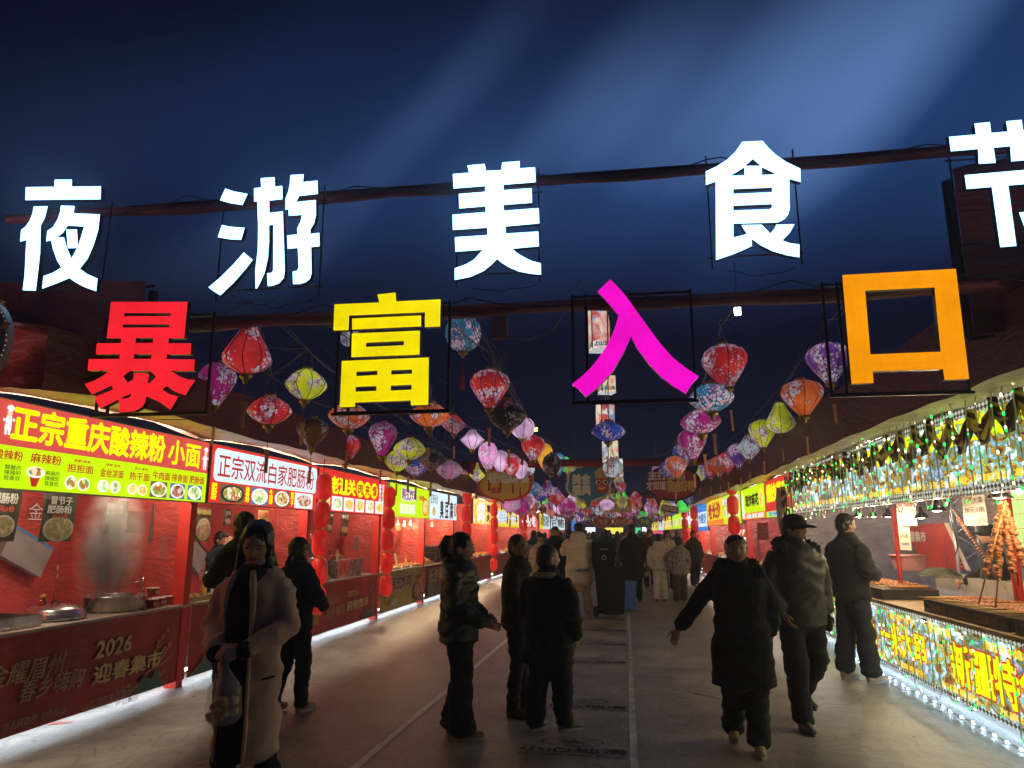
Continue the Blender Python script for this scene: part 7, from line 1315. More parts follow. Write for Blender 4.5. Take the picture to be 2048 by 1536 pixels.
def head_mesh(mb, c, yaw, pitch, k=1.0, roll=0.0):
    R = Matrix.Rotation(yaw, 3, 'Z') @ Matrix.Rotation(pitch, 3, 'X') @ Matrix.Rotation(roll, 3, 'Y'); nu, nv = 44, 34; vs = []; fs = []
    for j in range(nv + 1):
        ph = math.pi * j / nv
        for i in range(nu):
            a = 2 * math.pi * i / nu; x, y, z = math.sin(ph) * math.sin(a), math.sin(ph) * math.cos(a), -math.cos(ph)
            X, Y, Z = x * .076, y * .094, z * .116
            if z < 0: q = -z; X *= 1 - .30 * q ** 1.6; Y *= 1 - (.08 if y > 0 else .42) * q
            if y < 0 and z > -.2: Y *= 1.06
            if y > 0:
                g = lambda ax, az, sx_, sz: math.exp(-((abs(X) - ax) / sx_) ** 2 - ((Z - az) / sz) ** 2)
                Y -= .011 * g(.032, .012, .017, .013); Y += .006 * g(.03, .034, .025, .009)
                nzp = max(0, min(1, (.030 - Z) / .055)) if Z > -.028 else max(0, 1 - (-.028 - Z) / .012)
                Y += .022 * nzp * math.exp(-(X / (.008 + .006 * nzp)) ** 2); Y += .006 * g(0, -.052, .022, .007); Y += .005 * g(0, -.066, .018, .007); Y -= .004 * g(0, -.059, .024, .003)
                Y += .007 * g(0, -.098, .02, .014); Y += .004 * g(.045, -.02, .02, .02)
            vs.append(Vector(c) + R @ (Vector((X, Y, Z)) * k))
    for j in range(nv):
        for i in range(nu): fs.append((j * nu + i, j * nu + (i + 1) % nu, (j + 1) * nu + (i + 1) % nu, (j + 1) * nu + i)[::-1])
    mb.add(vs, fs, 0, True)
    for s_ in (-1, 1): mb.ell(Vector(c) + R @ (Vector((s_ * .078, -.006, -.005)) * k), (.011 * k, .020 * k, .032 * k), 10, 8, R=R)
    return R
def hand(mb, w, d_, pn, curl=.5, k=1.0, thumb=1):
    """w wrist, d_ direction of the hand, pn palm normal (fingers curl toward it), thumb side sign"""
    w, d_, pn = Vector(w), Vector(d_).normalized(), Vector(pn); pn = (pn - d_ * pn.dot(d_)).normalized(); sd = d_.cross(pn) * thumb
    loft(mb, [w - d_ * .02 * k, w + d_ * .03 * k, w + d_ * .07 * k, w + d_ * .092 * k], [(.026 * k, .019 * k), (.034 * k, .017 * k), (.041 * k, .015 * k), (.038 * k, .012 * k)], 12, sd)
    for off, L, r in ((.030, .068, .0088), (.010, .078, .009), (-.010, .072, .0088), (-.029, .056, .008)):
        p = w + d_ * .088 * k + sd * off * k; pts = [p - d_ * .03 * k, p]; a = 0; 
        for seg in (.45, .32, .25): a += curl * (.9 if seg > .4 else .75); p = p + (d_ * math.cos(a) + pn * math.sin(a) + sd * off * .8) .normalized() * L * seg * k; pts.append(p)
        loft(mb, pts, [r * k, r * 1.05 * k, r * k, r * .92 * k, r * .75 * k], 8, sd)
    p = w + d_ * .025 * k + sd * .028 * k; q1 = p + (d_ * .6 + sd * .75 + pn * .25).normalized() * .038 * k; q2 = q1 + (d_ * .9 + sd * .25 + pn * .5 * (curl + .2)).normalized() * .030 * k; q3 = q2 + (d_ + pn * .6 * (curl + .2) - sd * .1).normalized() * .022 * k
    loft(mb, [p - sd * .01 * k, q1, q2, q3], [.013 * k, .0115 * k, .0098 * k, .0075 * k], 8, pn)
SKIN = {'a': mat('skin', (.42, .24, .16), .5, vary=(20, .08)), 'b': mat('skin_tan', (.34, .185, .115), .5, vary=(20, .08))}
for m_ in SKIN.values(): m_.node_tree.nodes['Principled BSDF'].inputs['Subsurface Weight'].default_value = .05
m_lip = mat('lips', (.30, .10, .09), .45); m_brow = mat('dark_hair', (.012, .010, .009), .38, vary=(60, .5)); m_hairb = m_brow; m_eye = mat('eye_dark', (.015, .012, .012), .2); m_eyew = mat('eye_white', (.20, .17, .15), .35)
def fabric(name, col, rough=.85, sheen=.3, bsc=120, bst=.25, vary=(7, .18)):
    m = mat(name, col, rough, vary=vary, bump=(bsc, bst)); b_ = m.node_tree.nodes['Principled BSDF']; b_.inputs['Sheen Weight'].default_value = sheen * (.15 if max(col) < .05 else .6); b_.inputs['Specular IOR Level'].default_value = .28; return m
def person(label, loc, heading, H=1.7, headk=1.0, width=1.0, P=None, top=None, legs=None, shoe=None, hair='short', hairmat=None, skin='a', yaw=0, pitch=0, roll=0, lean=0.0, fine=True, glasses=False, hat=False, group='people walking the market street', extra=None, face=True):
    """local axes: +Y is the way the chest faces, +X the person's right, measured for a 1.7 m adult and scaled"""
    S = H / 1.7; root = thing('person', label, 'person', loc, heading, group); P = dict(P or {})
    J = dict(kL=(-.10, .02, .49), aL=(-.10, -.02, .085), kR=(.10, .02, .49), aR=(.10, -.02, .085), eL=(-.245, -.03, 1.13), wL=(-.26, .05, .88), eR=(.245, -.03, 1.13), wR=(.26, .05, .88), tL=(0, 1, 0), tR=(0, 1, 0), hL=None, hR=None); J.update(P)
    J = {k: (Vector(v) if isinstance(v, (tuple, list)) and k[0] in 'kaewt' else v) for k, v in J.items()}; Wd = width
    ln = Vector((0, math.sin(lean), 0)); up = lambda x, y, z: Vector((x, y, z)) + ln * max(0, z - .9)
    hc = up(0, .02, 1.585 + .0); hc = hc + Vector(J.get('hoff', (0, 0, 0))); shL, shR = up(-.158 * Wd, -.01, 1.362), up(.158 * Wd, -.01, 1.362)
    vox = (.0085 if fine else .02) ; mb = MB()
    loft(mb, [up(0, 0, .86), up(0, 0, .95), up(0, 0, 1.08), up(0, 0, 1.24), up(0, -.005, 1.36), up(0, -.01, 1.425), up(0, -.005, 1.47), (hc + up(0, -.01, 1.49)) / 2, hc + Vector((0, -.02, -.05))], [(.14 * Wd, .10), (.155 * Wd, .11), (.13 * Wd, .10), (.155 * Wd, .11), (.165 * Wd, .095), (.11, .075), (.06, .06), (.054, .056), (.052, .056)])
    for s_, k, a in ((-1, J['kL'], J['aL']), (1, J['kR'], J['aR'])): loft(mb, [(s_ * .085, 0, .90), (Vector((s_ * .09, 0, .9)) + k) / 2, k, (k + a) / 2, a], [.085, .078, .055, .05, .036], 12)
    R = head_mesh(mb, hc, yaw, pitch, headk, roll)
    for s_, sh, e, w, hd in ((-1, shL, J['eL'], J['wL'], J['hL']), (1, shR, J['eR'], J['wR'], J['hR'])):
        loft(mb, [sh, (sh + e) / 2, e, (e + w) / 2, w], [.048, .044, .038, .036, .026], 12)
        if fine:
            d_, pn, cu = hd if hd else ((w - e).normalized() * 1.0, (-s_, .3, 0), .35); hand(mb, w, d_, pn, cu, 1.0 if H > 1.5 else .95, thumb=s_ * (1 if hd is None or len(hd) < 4 else 1))
        else: mb.ell(w + (w - e).normalized() * .06, (.035, .03, .07), 10, 8)
    body = remesh(mb, vox, 2 if fine else 1); body.transform(Matrix.Scale(S, 4)); body.materials.append(SKIN[skin]); body.materials.append(m_lip)
    if fine and face:
        Ri = R.transposed(); 
        for p in body.polygons:
            c_ = Ri @ (p.center / S - hc) / headk
            if c_.y > .07 and abs(c_.x) < .024 and -.071 < c_.z < -.047: p.material_index = 1
    link('body', body, root)
    sc = lambda q: q * S
    if face:
        for s_ in (-1, 1):
            o = MB(); o.ell(hc + R @ (Vector((s_ * .031, .0775, .010)) * headk), (.0135, .008, .0055), 10, 6, R=R); o.ell(hc + R @ (Vector((s_ * .031, .0835, .010)) * headk), (.0055, .004, .005), 8, 5, mi=1, R=R); me = o.mesh('eye', [m_eyew, m_eye]); me.transform(Matrix.Scale(S, 4)); link('eye', me, root)
            o = MB(); loft(o, [hc + R @ (Vector((s_ * x, y, z)) * headk) for x, y, z in ((.013, .089, .033), (.030, .087, .035), (.047, .077, .029))], [(.002, .003), (.002, .0032), (.0015, .002)], 6); me = o.mesh('brow', m_brow); me.transform(Matrix.Scale(S, 4)); link('eyebrow', me, root)
    if glasses:
        o = MB()
        for s_ in (-1, 1): o.tube([hc + R @ (Vector((s_ * .034 + .024 * math.cos(a * math.pi / 8), .098, .008 + .019 * math.sin(a * math.pi / 8))) * headk) for a in range(17)], .0022, 5); o.tube([hc + R @ (Vector((s_ * .057, .095, .012)) * headk), hc + R @ (Vector((s_ * .079, .0, .012)) * headk)], .002, 5)
        o.tube([hc + R @ (Vector((-.01, .10, .012)) * headk), hc + R @ (Vector((.01, .10, .012)) * headk)], .002, 5); me = o.mesh('glasses', mat('glasses_frame', (.05, .045, .04), .3, metal=.6)); me.transform(Matrix.Scale(S, 4)); link('glasses', me, root)
        o = MB()
        for s_ in (-1, 1): o.add([hc + R @ (Vector((s_ * .034 + .023 * math.cos(a * math.pi / 6), .098, .008 + .018 * math.sin(a * math.pi / 6))) * headk) for a in range(12)], [tuple(range(12))])
        me = o.mesh('lens', mat('glass_lens', (.8, .85, .9), .05, alpha=.18)); me.transform(Matrix.Scale(S, 4)); link('lens', me, root)
    # trousers
    L = dict(mat=fabric('black_trousers', (.012, .012, .014)), r=(.105, .085, .075), hem=.07, flare=0); L.update(legs or {})
    if L.get('r'):
        mb = MB(); r0, r1, r2 = L['r']; loft(mb, [up(0, 0, .86), up(0, 0, .93), up(0, 0, 1.02)], [(.15 * Wd, .115), (.16 * Wd, .12), (.15 * Wd, .11)])
        for s_, k, a in ((-1, J['kL'], J['aL']), (1, J['kR'], J['aR'])):
            bt = a + (k - a).normalized() * (L['hem'] - .07); loft(mb, [(s_ * .085, 0, .90), (Vector((s_ * .09, 0, .9)) + k) / 2, k, (k + bt) / 2 + Vector((0, -.008, 0)), bt + Vector((0, 0, .02)), bt - (k - a).normalized() * .02], [r0, (r0 + r1) / 2, r1, (r1 + r2) / 2, r2 + L['flare'], r2 + L['flare'] * 1.3], 14)
        me = remesh(mb, .016 if fine else .02, 2, folds(.016 if fine else .012, 4, 13, seed=hash(label) % 50)); me.transform(Matrix.Scale(S, 4)); me.materials.append(L['mat']); link('trousers', me, root)
    # shoes
    sm_ = shoe or mat('dark_shoes', (.02, .018, .016), .45)
    for s_, a, t in ((-1, J['aL'], J['tL']), (1, J['aR'], J['tR'])):
        t = t.normalized(); mb = MB(); b = Vector((a.x, a.y, a.z - .085)); tz = Vector((0, 0, 1)); 
        loft(mb, [b - t * .055 + tz * .045, b + tz * .052, b + t * .06 + tz * .048, b + t * .13 + tz * .036, b + t * .185 + tz * .03], [(.033, .042), (.040, .050), (.044, .045), (.045, .034), (.033, .026)], 14, t.cross(tz)); loft(mb, [b + tz * .05, b + tz * .10], [(.038, .045), (.04, .045)], 12)
        me = remesh(mb, .009 if fine else .02, 2); me.transform(Matrix.Scale(S, 4)); me.materials.append(sm_); sh_ = link('shoe', me, root)
        if fine:
            mb = MB(); n = 12; sd = t.cross(tz); ol = [b + t * (.065 + .135 * math.cos(q * 2 * math.pi / n)) + sd * .046 * math.sin(q * 2 * math.pi / n) for q in range(n)]; mb.add([q for q in ol] + [q + tz * .022 for q in ol], [tuple(range(n))[::-1], tuple(range(n, 2 * n))] + [(q, (q + 1) % n, n + (q + 1) % n, n + q) for q in range(n)]); me = mb.mesh('sole', mat('pale_sole', (.35, .32, .28), .6) if (shoe and shoe.name != 'dark_shoes') else m_blk); me.transform(Matrix.Scale(S, 4)); link('sole', me, sh_)
    # top garment
    T = dict(mat=fabric('black_jacket', (.013, .013, .015)), hem=.84, hemr=(.185, .14), t=.03, sl=(.075, .066, .052), quilt=0, qamp=0, hood=None, collar=.05, fold=.016, open=None, fur=None, waist=None); T.update(top or {})
    mb = MB(); t_ = T['t']; hm = T['hem']; rings = [(hm, (T['hemr'][0] * Wd, T['hemr'][1]))]
    if hm < .8: m_ = (hm + 1.08) / 2; rings.append((m_, ((T['hemr'][0] + .165 + t_) / 2 * Wd, (T['hemr'][1] + .12 + t_) / 2)))
    wa = T['waist'] or (.145 + t_, .112 + t_)
    rings += [(1.08, (wa[0] * Wd, wa[1])), (1.24, ((.16 + t_) * Wd, .115 + t_)), (1.35, ((.172 + t_ * .8) * Wd, .105 + t_)), (1.42, (.125 + t_, .08 + t_)), (1.455 + T['collar'] * .4, (.07 + t_ * .5, .07 + t_ * .5)), (1.47 + T['collar'], (.062 + t_ * .5, .066 + t_ * .4))]
    loft(mb, [up(0, 0, z) for z, r in rings], [r for z, r in rings], 22)
    for s_, sh, e, w in ((-1, shL, J['eL'], J['wL']), (1, shR, J['eR'], J['wR'])):
        a, b, c_ = T['sl']; cuff = w + (e - w).normalized() * .02; loft(mb, [sh + Vector((-s_ * .05, 0, -.01)), sh, (sh + e) / 2, e, (e + w) / 2, cuff], [a * .72, a * .86, (a + b) / 2, b, (b + c_) / 2, c_], 14)
    if T['hood']:
        hk = T['hood']; mb.ell(up(0, -.085 * hk, 1.45), (.135 * hk, .085 * hk, .085 * hk), 16, 10); loft(mb, [up(-.10, -.06, 1.45), up(-.095, .03, 1.44), up(-.05, .075, 1.41)], [.04 * hk, .042 * hk, .03 * hk], 10); loft(mb, [up(.10, -.06, 1.45), up(.095, .03, 1.44), up(.05, .075, 1.41)], [.04 * hk, .042 * hk, .03 * hk], 10)
    me = remesh(mb, (.0095 if T['open'] else .014) if fine else .026, 3 if fine else 1, folds(T['fold'], 4.5, 9, hash(label) % 37, T['quilt'], T['qamp']))
    if T['open']:
        bm = bmesh.new(); bm.from_mesh(me); dl = [f for f in bm.faces if f.calc_center_median().y > .0 and abs(f.calc_center_median().x + T['open'][2]) < (T['open'][0] if f.calc_center_median().z < 1.2 else T['open'][1]) * (1 + .08 * math.sin(f.calc_center_median().z * 7)) and f.calc_center_median().z < 1.5 and all((f.calc_center_median() - q).length > .13 for q in (J['wL'], J['wR'], (J['wL'] + J['eL']) / 2, (J['wR'] + J['eR']) / 2, J['eL'], J['eR']))]
        bmesh.ops.delete(bm, geom=dl, context='FACES'); bm.to_mesh(me); bm.free(); mo = D.objects.new('tmp', me); COL.objects.link(mo); so = mo.modifiers.new('s', 'SOLIDIFY'); so.thickness = .012; so.offset = -1; me = D.meshes.new_from_object(mo.evaluated_get(bpy.context.evaluated_depsgraph_get())); D.objects.remove(mo)
        mi = MB(); loft(mi, [up(0, .01, .62), up(0, .01, .9), up(0, .01, 1.08), up(0, .01, 1.24), up(0, .0, 1.36), up(0, 0, 1.43), up(0, 0, 1.49)], [(.15 * Wd, .115), (.165 * Wd, .125), (.15 * Wd, .115), (.165 * Wd, .125), (.16 * Wd, .105), (.1, .08), (.064, .066)]); mi_ = remesh(mi, .016, 2, folds(.01)); mi_.transform(Matrix.Scale(S, 4)); mi_.materials.append(T['inner']); link('sweater', mi_, root)
    me.transform(Matrix.Scale(S, 4)); me.materials.clear(); me.materials.append(T['mat'])
    tj = link(T.get('name', 'jacket'), me, root)
    if T['fur']:
        mb = MB(); fk = T['fur']; loft(mb, [up(.07, .10, 1.30), up(.15 * fk, .05, 1.42), up(.12 * fk, -.07, 1.46), up(0, -.11 * fk, 1.465), up(-.12 * fk, -.07, 1.46), up(-.15 * fk, .05, 1.42), up(-.07, .10, 1.30)], [.045, .058, .06, .065, .06, .058, .045], 12, (0, 0, 1)); fm = remesh(mb, .010, 1, folds(.022, 44, 44)); fm.transform(Matrix.Scale(S, 4)); fm.materials.append(fabric('black_fur', (.02, .018, .016), .9, .6, 90, .6)); link('fur_collar', fm, root)
    # hair
    if hair:
        mb = MB(); hp = lambda x, y, z: hc + R @ (Vector((x, y, z)) * headk); q = (headk * .001)
        th = .006 if hair == 'buzz' else .012
        mb.ell(hp(0, -.020, .030), ((.078 + th) * headk, (.088 + th) * headk, (.092 + th) * headk), 22, 16, R=R); mb.ell(hp(0, -.045, -.012), ((.070 + th * .8) * headk, (.062 + th) * headk, .075 * headk), 18, 12, R=R)
        if hair in ('short', 'mop'): mb.ell(hp(0, .045, .088), (.052 * headk, .045 * headk, .030 * headk), 14, 8, R=R)
        if hair == 'mop': mb.ell(hp(0, -.01, .06), (.100 * headk, .108 * headk, .078 * headk), 16, 10, R=R); mb.ell(hp(0, .06, .065), (.065 * headk, .04 * headk, .028 * headk), 12, 8, R=R)
        if hair == 'fringe' or hair == 'bob': mb.ell(hp(0, .068, .062), (.062 * headk, .030 * headk, .032 * headk), 14, 8, R=R)
        if hair in ('long', 'bob'):
            Lz = -.42 if hair == 'long' else -.16
            for s_ in (-1, 1): loft(mb, [hp(s_ * .04, .03, .09), hp(s_ * .078, .012, .02), hp(s_ * .082, .0, -.07), hc + Vector((s_ * .09, .02, -.17)), hc + Vector((s_ * .105, .055, max(Lz, -.40)))], [(.024, .03), (.018, .038), (.020, .042), (.026, .045), (.012, .03)] if hair == 'long' else [(.03, .03), (.026, .04), (.026, .045), (.024, .045), (.012, .03)], 12)
            loft(mb, [hp(0, -.07, .03), hp(0, -.09, -.06), hc + Vector((0, -.10, -.16)), hc + Vector((0, -.11, Lz))], [(.085, .04), (.09, .04), (.10, .04), (.07, .02)] if hair == 'long' else [(.085, .04), (.085, .04), (.075, .03), (.05, .02)], 14)
        if hair == 'pony':
            loft(mb, [hp(0, -.08, .07), hp(0, -.135, .075), hp(0, -.165, .02), hc + R @ Vector((0, -.165, -.09)), hc + R @ Vector((0, -.14, -.20))], [.030, .036, .040, .034, .014], 12)
        if hair == 'lowpony': loft(mb, [hp(0, -.09, -.02), hp(0, -.11, -.07), hc + Vector((0, -.12, -.17)), hc + Vector((0, -.12, -.30))], [.035, .040, .040, .018], 12)
        hm_ = remesh(mb, .009 if fine else .018, 2, folds(.006 if hair != 'buzz' else .001, 46, 16)); hm_.transform(Matrix.Scale(S, 4)); hm_.materials.append(hairmat or m_hairb); link('hair', hm_, root)
    if hat:
        mb = MB(); hp = lambda x, y, z: hc + R @ (Vector((x, y, z)) * headk); mb.ell(hp(0, -.008, .045), (.094 * headk, .112 * headk, .088 * headk), 22, 14, R=R); c_ = remesh(mb, .009, 2); c_.transform(Matrix.Scale(S, 4)); cm = fabric('black_cap', (.012, .012, .013), .7); c_.materials.append(cm); ho = link('cap', c_, root)
        mb = MB(); rows = [[hp(.078 * math.sin(a) * (1 - .10 * t), .075 + (.035 + .085 * t) * math.cos(a) * 1.0, .050 - .018 * t - .012 * math.sin(a) ** 2) for a in [(-1.25 + 2.5 * i / 12) for i in range(13)]] for t in (0, .5, 1)]; rows += [[q + R @ Vector((0, 0, -.006)) for q in r] for r in rows[::-1]]; rows.append(rows[0]); sheet(mb, rows); me = mb.mesh('brim', cm); me.transform(Matrix.Scale(S, 4)); link('brim', me, ho)
    if extra: extra(root, S, J, hc, R, up)
    return root
def add(root, name, mb, m, S=1.0): me = mb.mesh(name, m); me.transform(Matrix.Scale(S, 4)); return link(name, me, root)
def bag_thing(label, p, m, w=.13, h=.2, content=None, cat='bag'):
    o = thing('carrier_bag', label, cat, p); mb = MB(); mb.lathe([(.006, 0), (.012, -.03), (.02, -.06), (w * .42, -.11), (w * .62, -.16), (w * .66, -h * .95), (w * .5, -h - .03), (.0, -h - .05)], (0, 0, 0), 20); me = mb.mesh('bag', m)
    for v in me.vertices: f = 1 + .18 * noise.noise(v.co * 16); v.co.x *= f; v.co.y *= f * .75
    link('bag_skin', me, o)
    if content: mb = MB(); rr = random.Random(2); [mb.ell((rr.uniform(-.05, .05), rr.uniform(-.03, .03), -h * rr.uniform(.72, 1.08)), (.028, .028, .024), 8, 6) for _ in range(11)]; c_ = link('contents', mb.mesh('c', content), o); c_['kind'] = 'stuff'
    return o
r_ = math.radians
f_blk = fabric('black_jacket', (.013, .013, .015)); f_blk2 = fabric('charcoal_jacket', (.022, .022, .026)); f_navy = fabric('navy_jacket', (.010, .022, .040)); f_camel = fabric('camel_wool', (.66, .43, .30), .95, .3, 160, .5); f_knit = fabric('dark_knit', (.012, .012, .010), .95); f_den = fabric('dark_denim', (.022, .026, .036), .8)
f_puff = mat('shiny_black_puffer', (.012, .016, .012), .42, bump=(70, .2)); f_gdark = mat('shiny_dark_jacket', (.02, .022, .026), .5, bump=(80, .2)); f_wpuff = fabric('cream_puffer', (.78, .70, .57), .6); f_bpuff = fabric('beige_puffer', (.60, .48, .33), .6); f_wpant = fabric('white_trousers', (.78, .73, .66), .8); f_gpant = fabric('pale_grey_trousers', (.48, .44, .38), .8); f_brown = fabric('brown_trousers', (.09, .065, .045), .8); f_woolk = fabric('black_wool_coat', (.009, .010, .014), .9, .35); f_maroon = fabric('maroon_jacket', (.10, .02, .025), .7)
s_tan = mat('tan_shoes', (.30, .18, .09), .55); s_cream = mat('cream_shoes', (.34, .26, .14), .6); s_boot = mat('dark_shoes', (.02, .018, .016), .45); s_wt = mat('white_sneakers', (.5, .46, .42), .5)
def g(px, py): p = onG(px, py); p.z = 0; return p
def facing(p, extra=0.0):      # heading that looks at the camera position, plus extra (positive = turns to the viewer's right)
    return math.atan2(p.x, -p.y) - math.pi * 0 + math.pi * 0 + extra if False else math.atan2(-(0 - p.x), (0 - p.y)) + extra
# 1 woman in camel coat
p = g(478, 1662); h0 = facing(p, r_(-30))
def ex(root, S, J, hc, R, up):
    prof = [(.40, .168, .085), (.55, .163, .088), (.70, .160, .085), (.86, .158, .082), (1.0, .158, .080), (1.10, .158, .080), (1.20, .163, .085), (1.30, .158, .080), (1.37, .140, .066), (1.43, .112, .05)]
    bend = lambda x, y: y * math.sqrt(max(0, 1 - (x / .19) ** 2)) + .022; mb = MB(); sheet(mb, [[up((-1 + i / 4) * w, bend((-1 + i / 4) * w, y), z) for i in range(9)][::-1] for z, y, w in prof]); add(root, 'sweater', mb, f_knit, S)
    for s_ in (-1, 1): mb = MB(); mb.tube([up(s_ * w * 1.04, bend(w, y) - .002, z) for z, y, w in prof], [.012] * 6 + [.016, .02, .022, .016], 8); add(root, 'lapel', mb, f_camel, S)
    mb = MB(); loft(mb, [J['eL'].lerp(J['wL'], .86), J['wL'] + (J['wL'] - J['eL']).normalized() * .015], [(.05, .05), (.045, .045)], 12); add(root, 'cuff', mb, f_knit, S); mb = MB(); loft(mb, [J['eR'].lerp(J['wR'], .86), J['wR'] + (J['wR'] - J['eR']).normalized() * .015], [(.05, .05), (.045, .045)], 12); add(root, 'cuff', mb, f_knit, S)
    mb = MB(); loft(mb, [up(-.10, .02, 1.44), up(-.05, .10, 1.40), up(.04, .105, 1.39), up(.10, .02, 1.43)], [.04, .045, .045, .04], 12, (0, 0, 1)); loft(mb, [up(.0, .10, 1.46), up(0, .125, 1.36), up(0.01, .13, 1.25)], [(.07, .03), (.08, .035), (.07, .02)], 12); sm2 = remesh(mb, .014, 2, folds(.012, 9, 14)); sm2.transform(Matrix.Scale(S, 4)); sm2.materials.append(f_knit); link('scarf', sm2, root)
    for s_ in (-1, 1): mb = MB(); mb.tube([up(s_ * .188, .05, .84), up(s_ * .165, .085, .835), up(s_ * .135, .11, .83)], .006, 6); add(root, 'pocket_edge', mb, f_knit, S)
W1 = person('woman in an open camel wool coat, hands clasped, looking down', p, h0, 1.67, 1.06, 1.04, dict(eL=(-.235, .03, 1.11), wL=(-.09, .25, 1.00), eR=(.235, .03, 1.11), wR=(.07, .26, .985), kL=(-.10, .00, .5), aL=(-.10, -.16, .12), kR=(.09, .03, .5), aR=(.09, .10, .085), hL=((.8, .25, .05), (0, -.6, -.7), .55), hR=((-.7, .3, .12), (0, -.7, -.5), .75)),
    top=dict(mat=f_camel, hem=.42, hemr=(.19, .155), t=.034, sl=(.080, .072, .060), name='coat', fold=.02, collar=.02), hair='long', pitch=r_(-24), yaw=r_(14), roll=r_(-8), extra=ex, legs=dict(r=(.098, .075, .062)))
hq = W1.location + Matrix.Rotation(h0, 3, 'Z') @ Vector((-.0, .30, .98)) ; m_bag = mat('thin_plastic_bag', (.62, .60, .58), .15, alpha=.22)
o = bag_thing('thin clear plastic bag of snacks hanging from the hands of the woman in camel', hq + Vector((.03, 0, -.02)), m_bag, .15, .30, mat('yellow_snacks', (.45, .27, .08), .5, vary=(30, .4)))
# 2 person behind her
p = g(578, 1424); person('person with long black hair and dark navy top seen from behind, beside the lantern chain', p, r_(-20), 1.56, 1.08, 1.15, dict(kR=(.10, .06, .49), aR=(.10, .06, .085), kL=(-.09, .0, .5), aL=(-.09, -.14, .11), eR=(.27, .02, 1.13), wR=(.20, .22, 1.0), eL=(-.27, .02, 1.13), wL=(-.2, .2, 1.02)), top=dict(mat=f_navy, hem=.80, t=.045, sl=(.085, .078, .06), hood=.8), hair='lowpony', shoe=s_tan)
# 3 man with glasses behind the woman
p = onG(460, 1440); p.z = 0; person('man with glasses and short hair facing left behind the woman in camel', p, r_(62), 1.80, 1.0, 1.05, dict(eL=(-.24, .05, 1.12), wL=(-.15, .27, 1.14), eR=(.25, .03, 1.12), wR=(.16, .27, 1.12)), top=dict(mat=f_blk, hem=.82, t=.04, collar=.06), glasses=True, yaw=r_(8), pitch=r_(-5))
q = p + Matrix.Rotation(r_(62), 3, 'Z') @ Vector((-.06, .40, 1.22)); o = thing('mobile_phone', 'lit phone held by the man with glasses', 'phone', q, r_(40)); mb = MB(); mb.box((0, 0, 0), (.075, .15, .008), rx=.5); link('case', mb.mesh('c', m_blk), o); mb = MB(); mb.box((0, .0025, .005), (.066, .138, .004), rx=.5); link('screen', mb.mesh('s', glow('phone_screen', (.4, .75, .9), .8)), o)
# 4 vendor covering the face
p = Vector((XL - 1.0, onX(436, 1150, XL - 1.0).y, 0)); person('vendor with both hands raised over the eyes, orange striped dark top', p, r_(-100), 1.63, 1.05, 1.1, dict(eL=(-.27, .10, 1.28), wL=(-.10, .16, 1.52), eR=(.27, .10, 1.28), wR=(.10, .16, 1.52), hL=((.6, .1, .55), (0, -1, 0), .3), hR=((-.6, .1, .55), (0, -1, 0), .3)), top=dict(mat=f_navy, t=.045, sl=(.085, .08, .06)), hair='fringe', group='stall vendors',
    extra=lambda root, S, J, hc, R, up: (lambda mb: (loft(mb, [up(-.155, .115, 1.27), up(0, .172, 1.27), up(.155, .115, 1.27)], [(.012, .02)] * 3, 10, (0, 1, 0)), add(root, 'orange_stripe', mb, mat('orange_cloth', (.55, .17, .04), .6), S)))(MB()))
# 5 girl
p = g(915, 1472); h5 = r_(-92)
def ex5(root, S, J, hc, R, up):
    mb = MB(); mb.tube([hc + R @ Vector((.088 * math.cos(a), -.004 + .0 * a, .010 + .108 * math.sin(a))) for a in [i * math.pi / 14 for i in range(15)]], .008, 6); add(root, 'headband', mb, mat('pale_headband', (.42, .40, .34), .5), S)
gp = person('girl with a pale headband and shiny black puffer jacket', p, h5, 1.60, 1.12, 1.12, dict(kL=(-.09, .02, .49), aL=(-.09, -.06, .085), kR=(.09, .05, .49), aR=(.09, .06, .085), eL=(-.24, .0, 1.10), wL=(-.17, .20, .97), eR=(.24, .02, 1.10), wR=(.16, .27, .95), tL=(-.3, 1, 0), tR=(-.25, 1, 0), hL=((.1, .8, -.2), (.6, 0, -.3), .6), hR=((-.1, .9, -.15), (-.6, 0, -.4), .5)), top=dict(mat=f_puff, hem=.80, hemr=(.20, .175), t=.055, sl=(.095, .088, .06), quilt=.075, qamp=.010, hood=1.0, fold=.022), legs=dict(r=(.11, .095, .11), flare=.01), hair='pony', shoe=s_tan, pitch=r_(-2), extra=ex5)
q = p + Matrix.Rotation(h5, 3, 'Z') @ Vector((.10, .42, .88)); o = thing('mobile_phone', 'dark phone in the hand of the girl with the headband', 'phone', q, r_(-80)); mb = MB(); mb.box((0, 0, 0), (.035, .14, .009), rx=-.3); link('case', mb.mesh('c', m_blk), o)
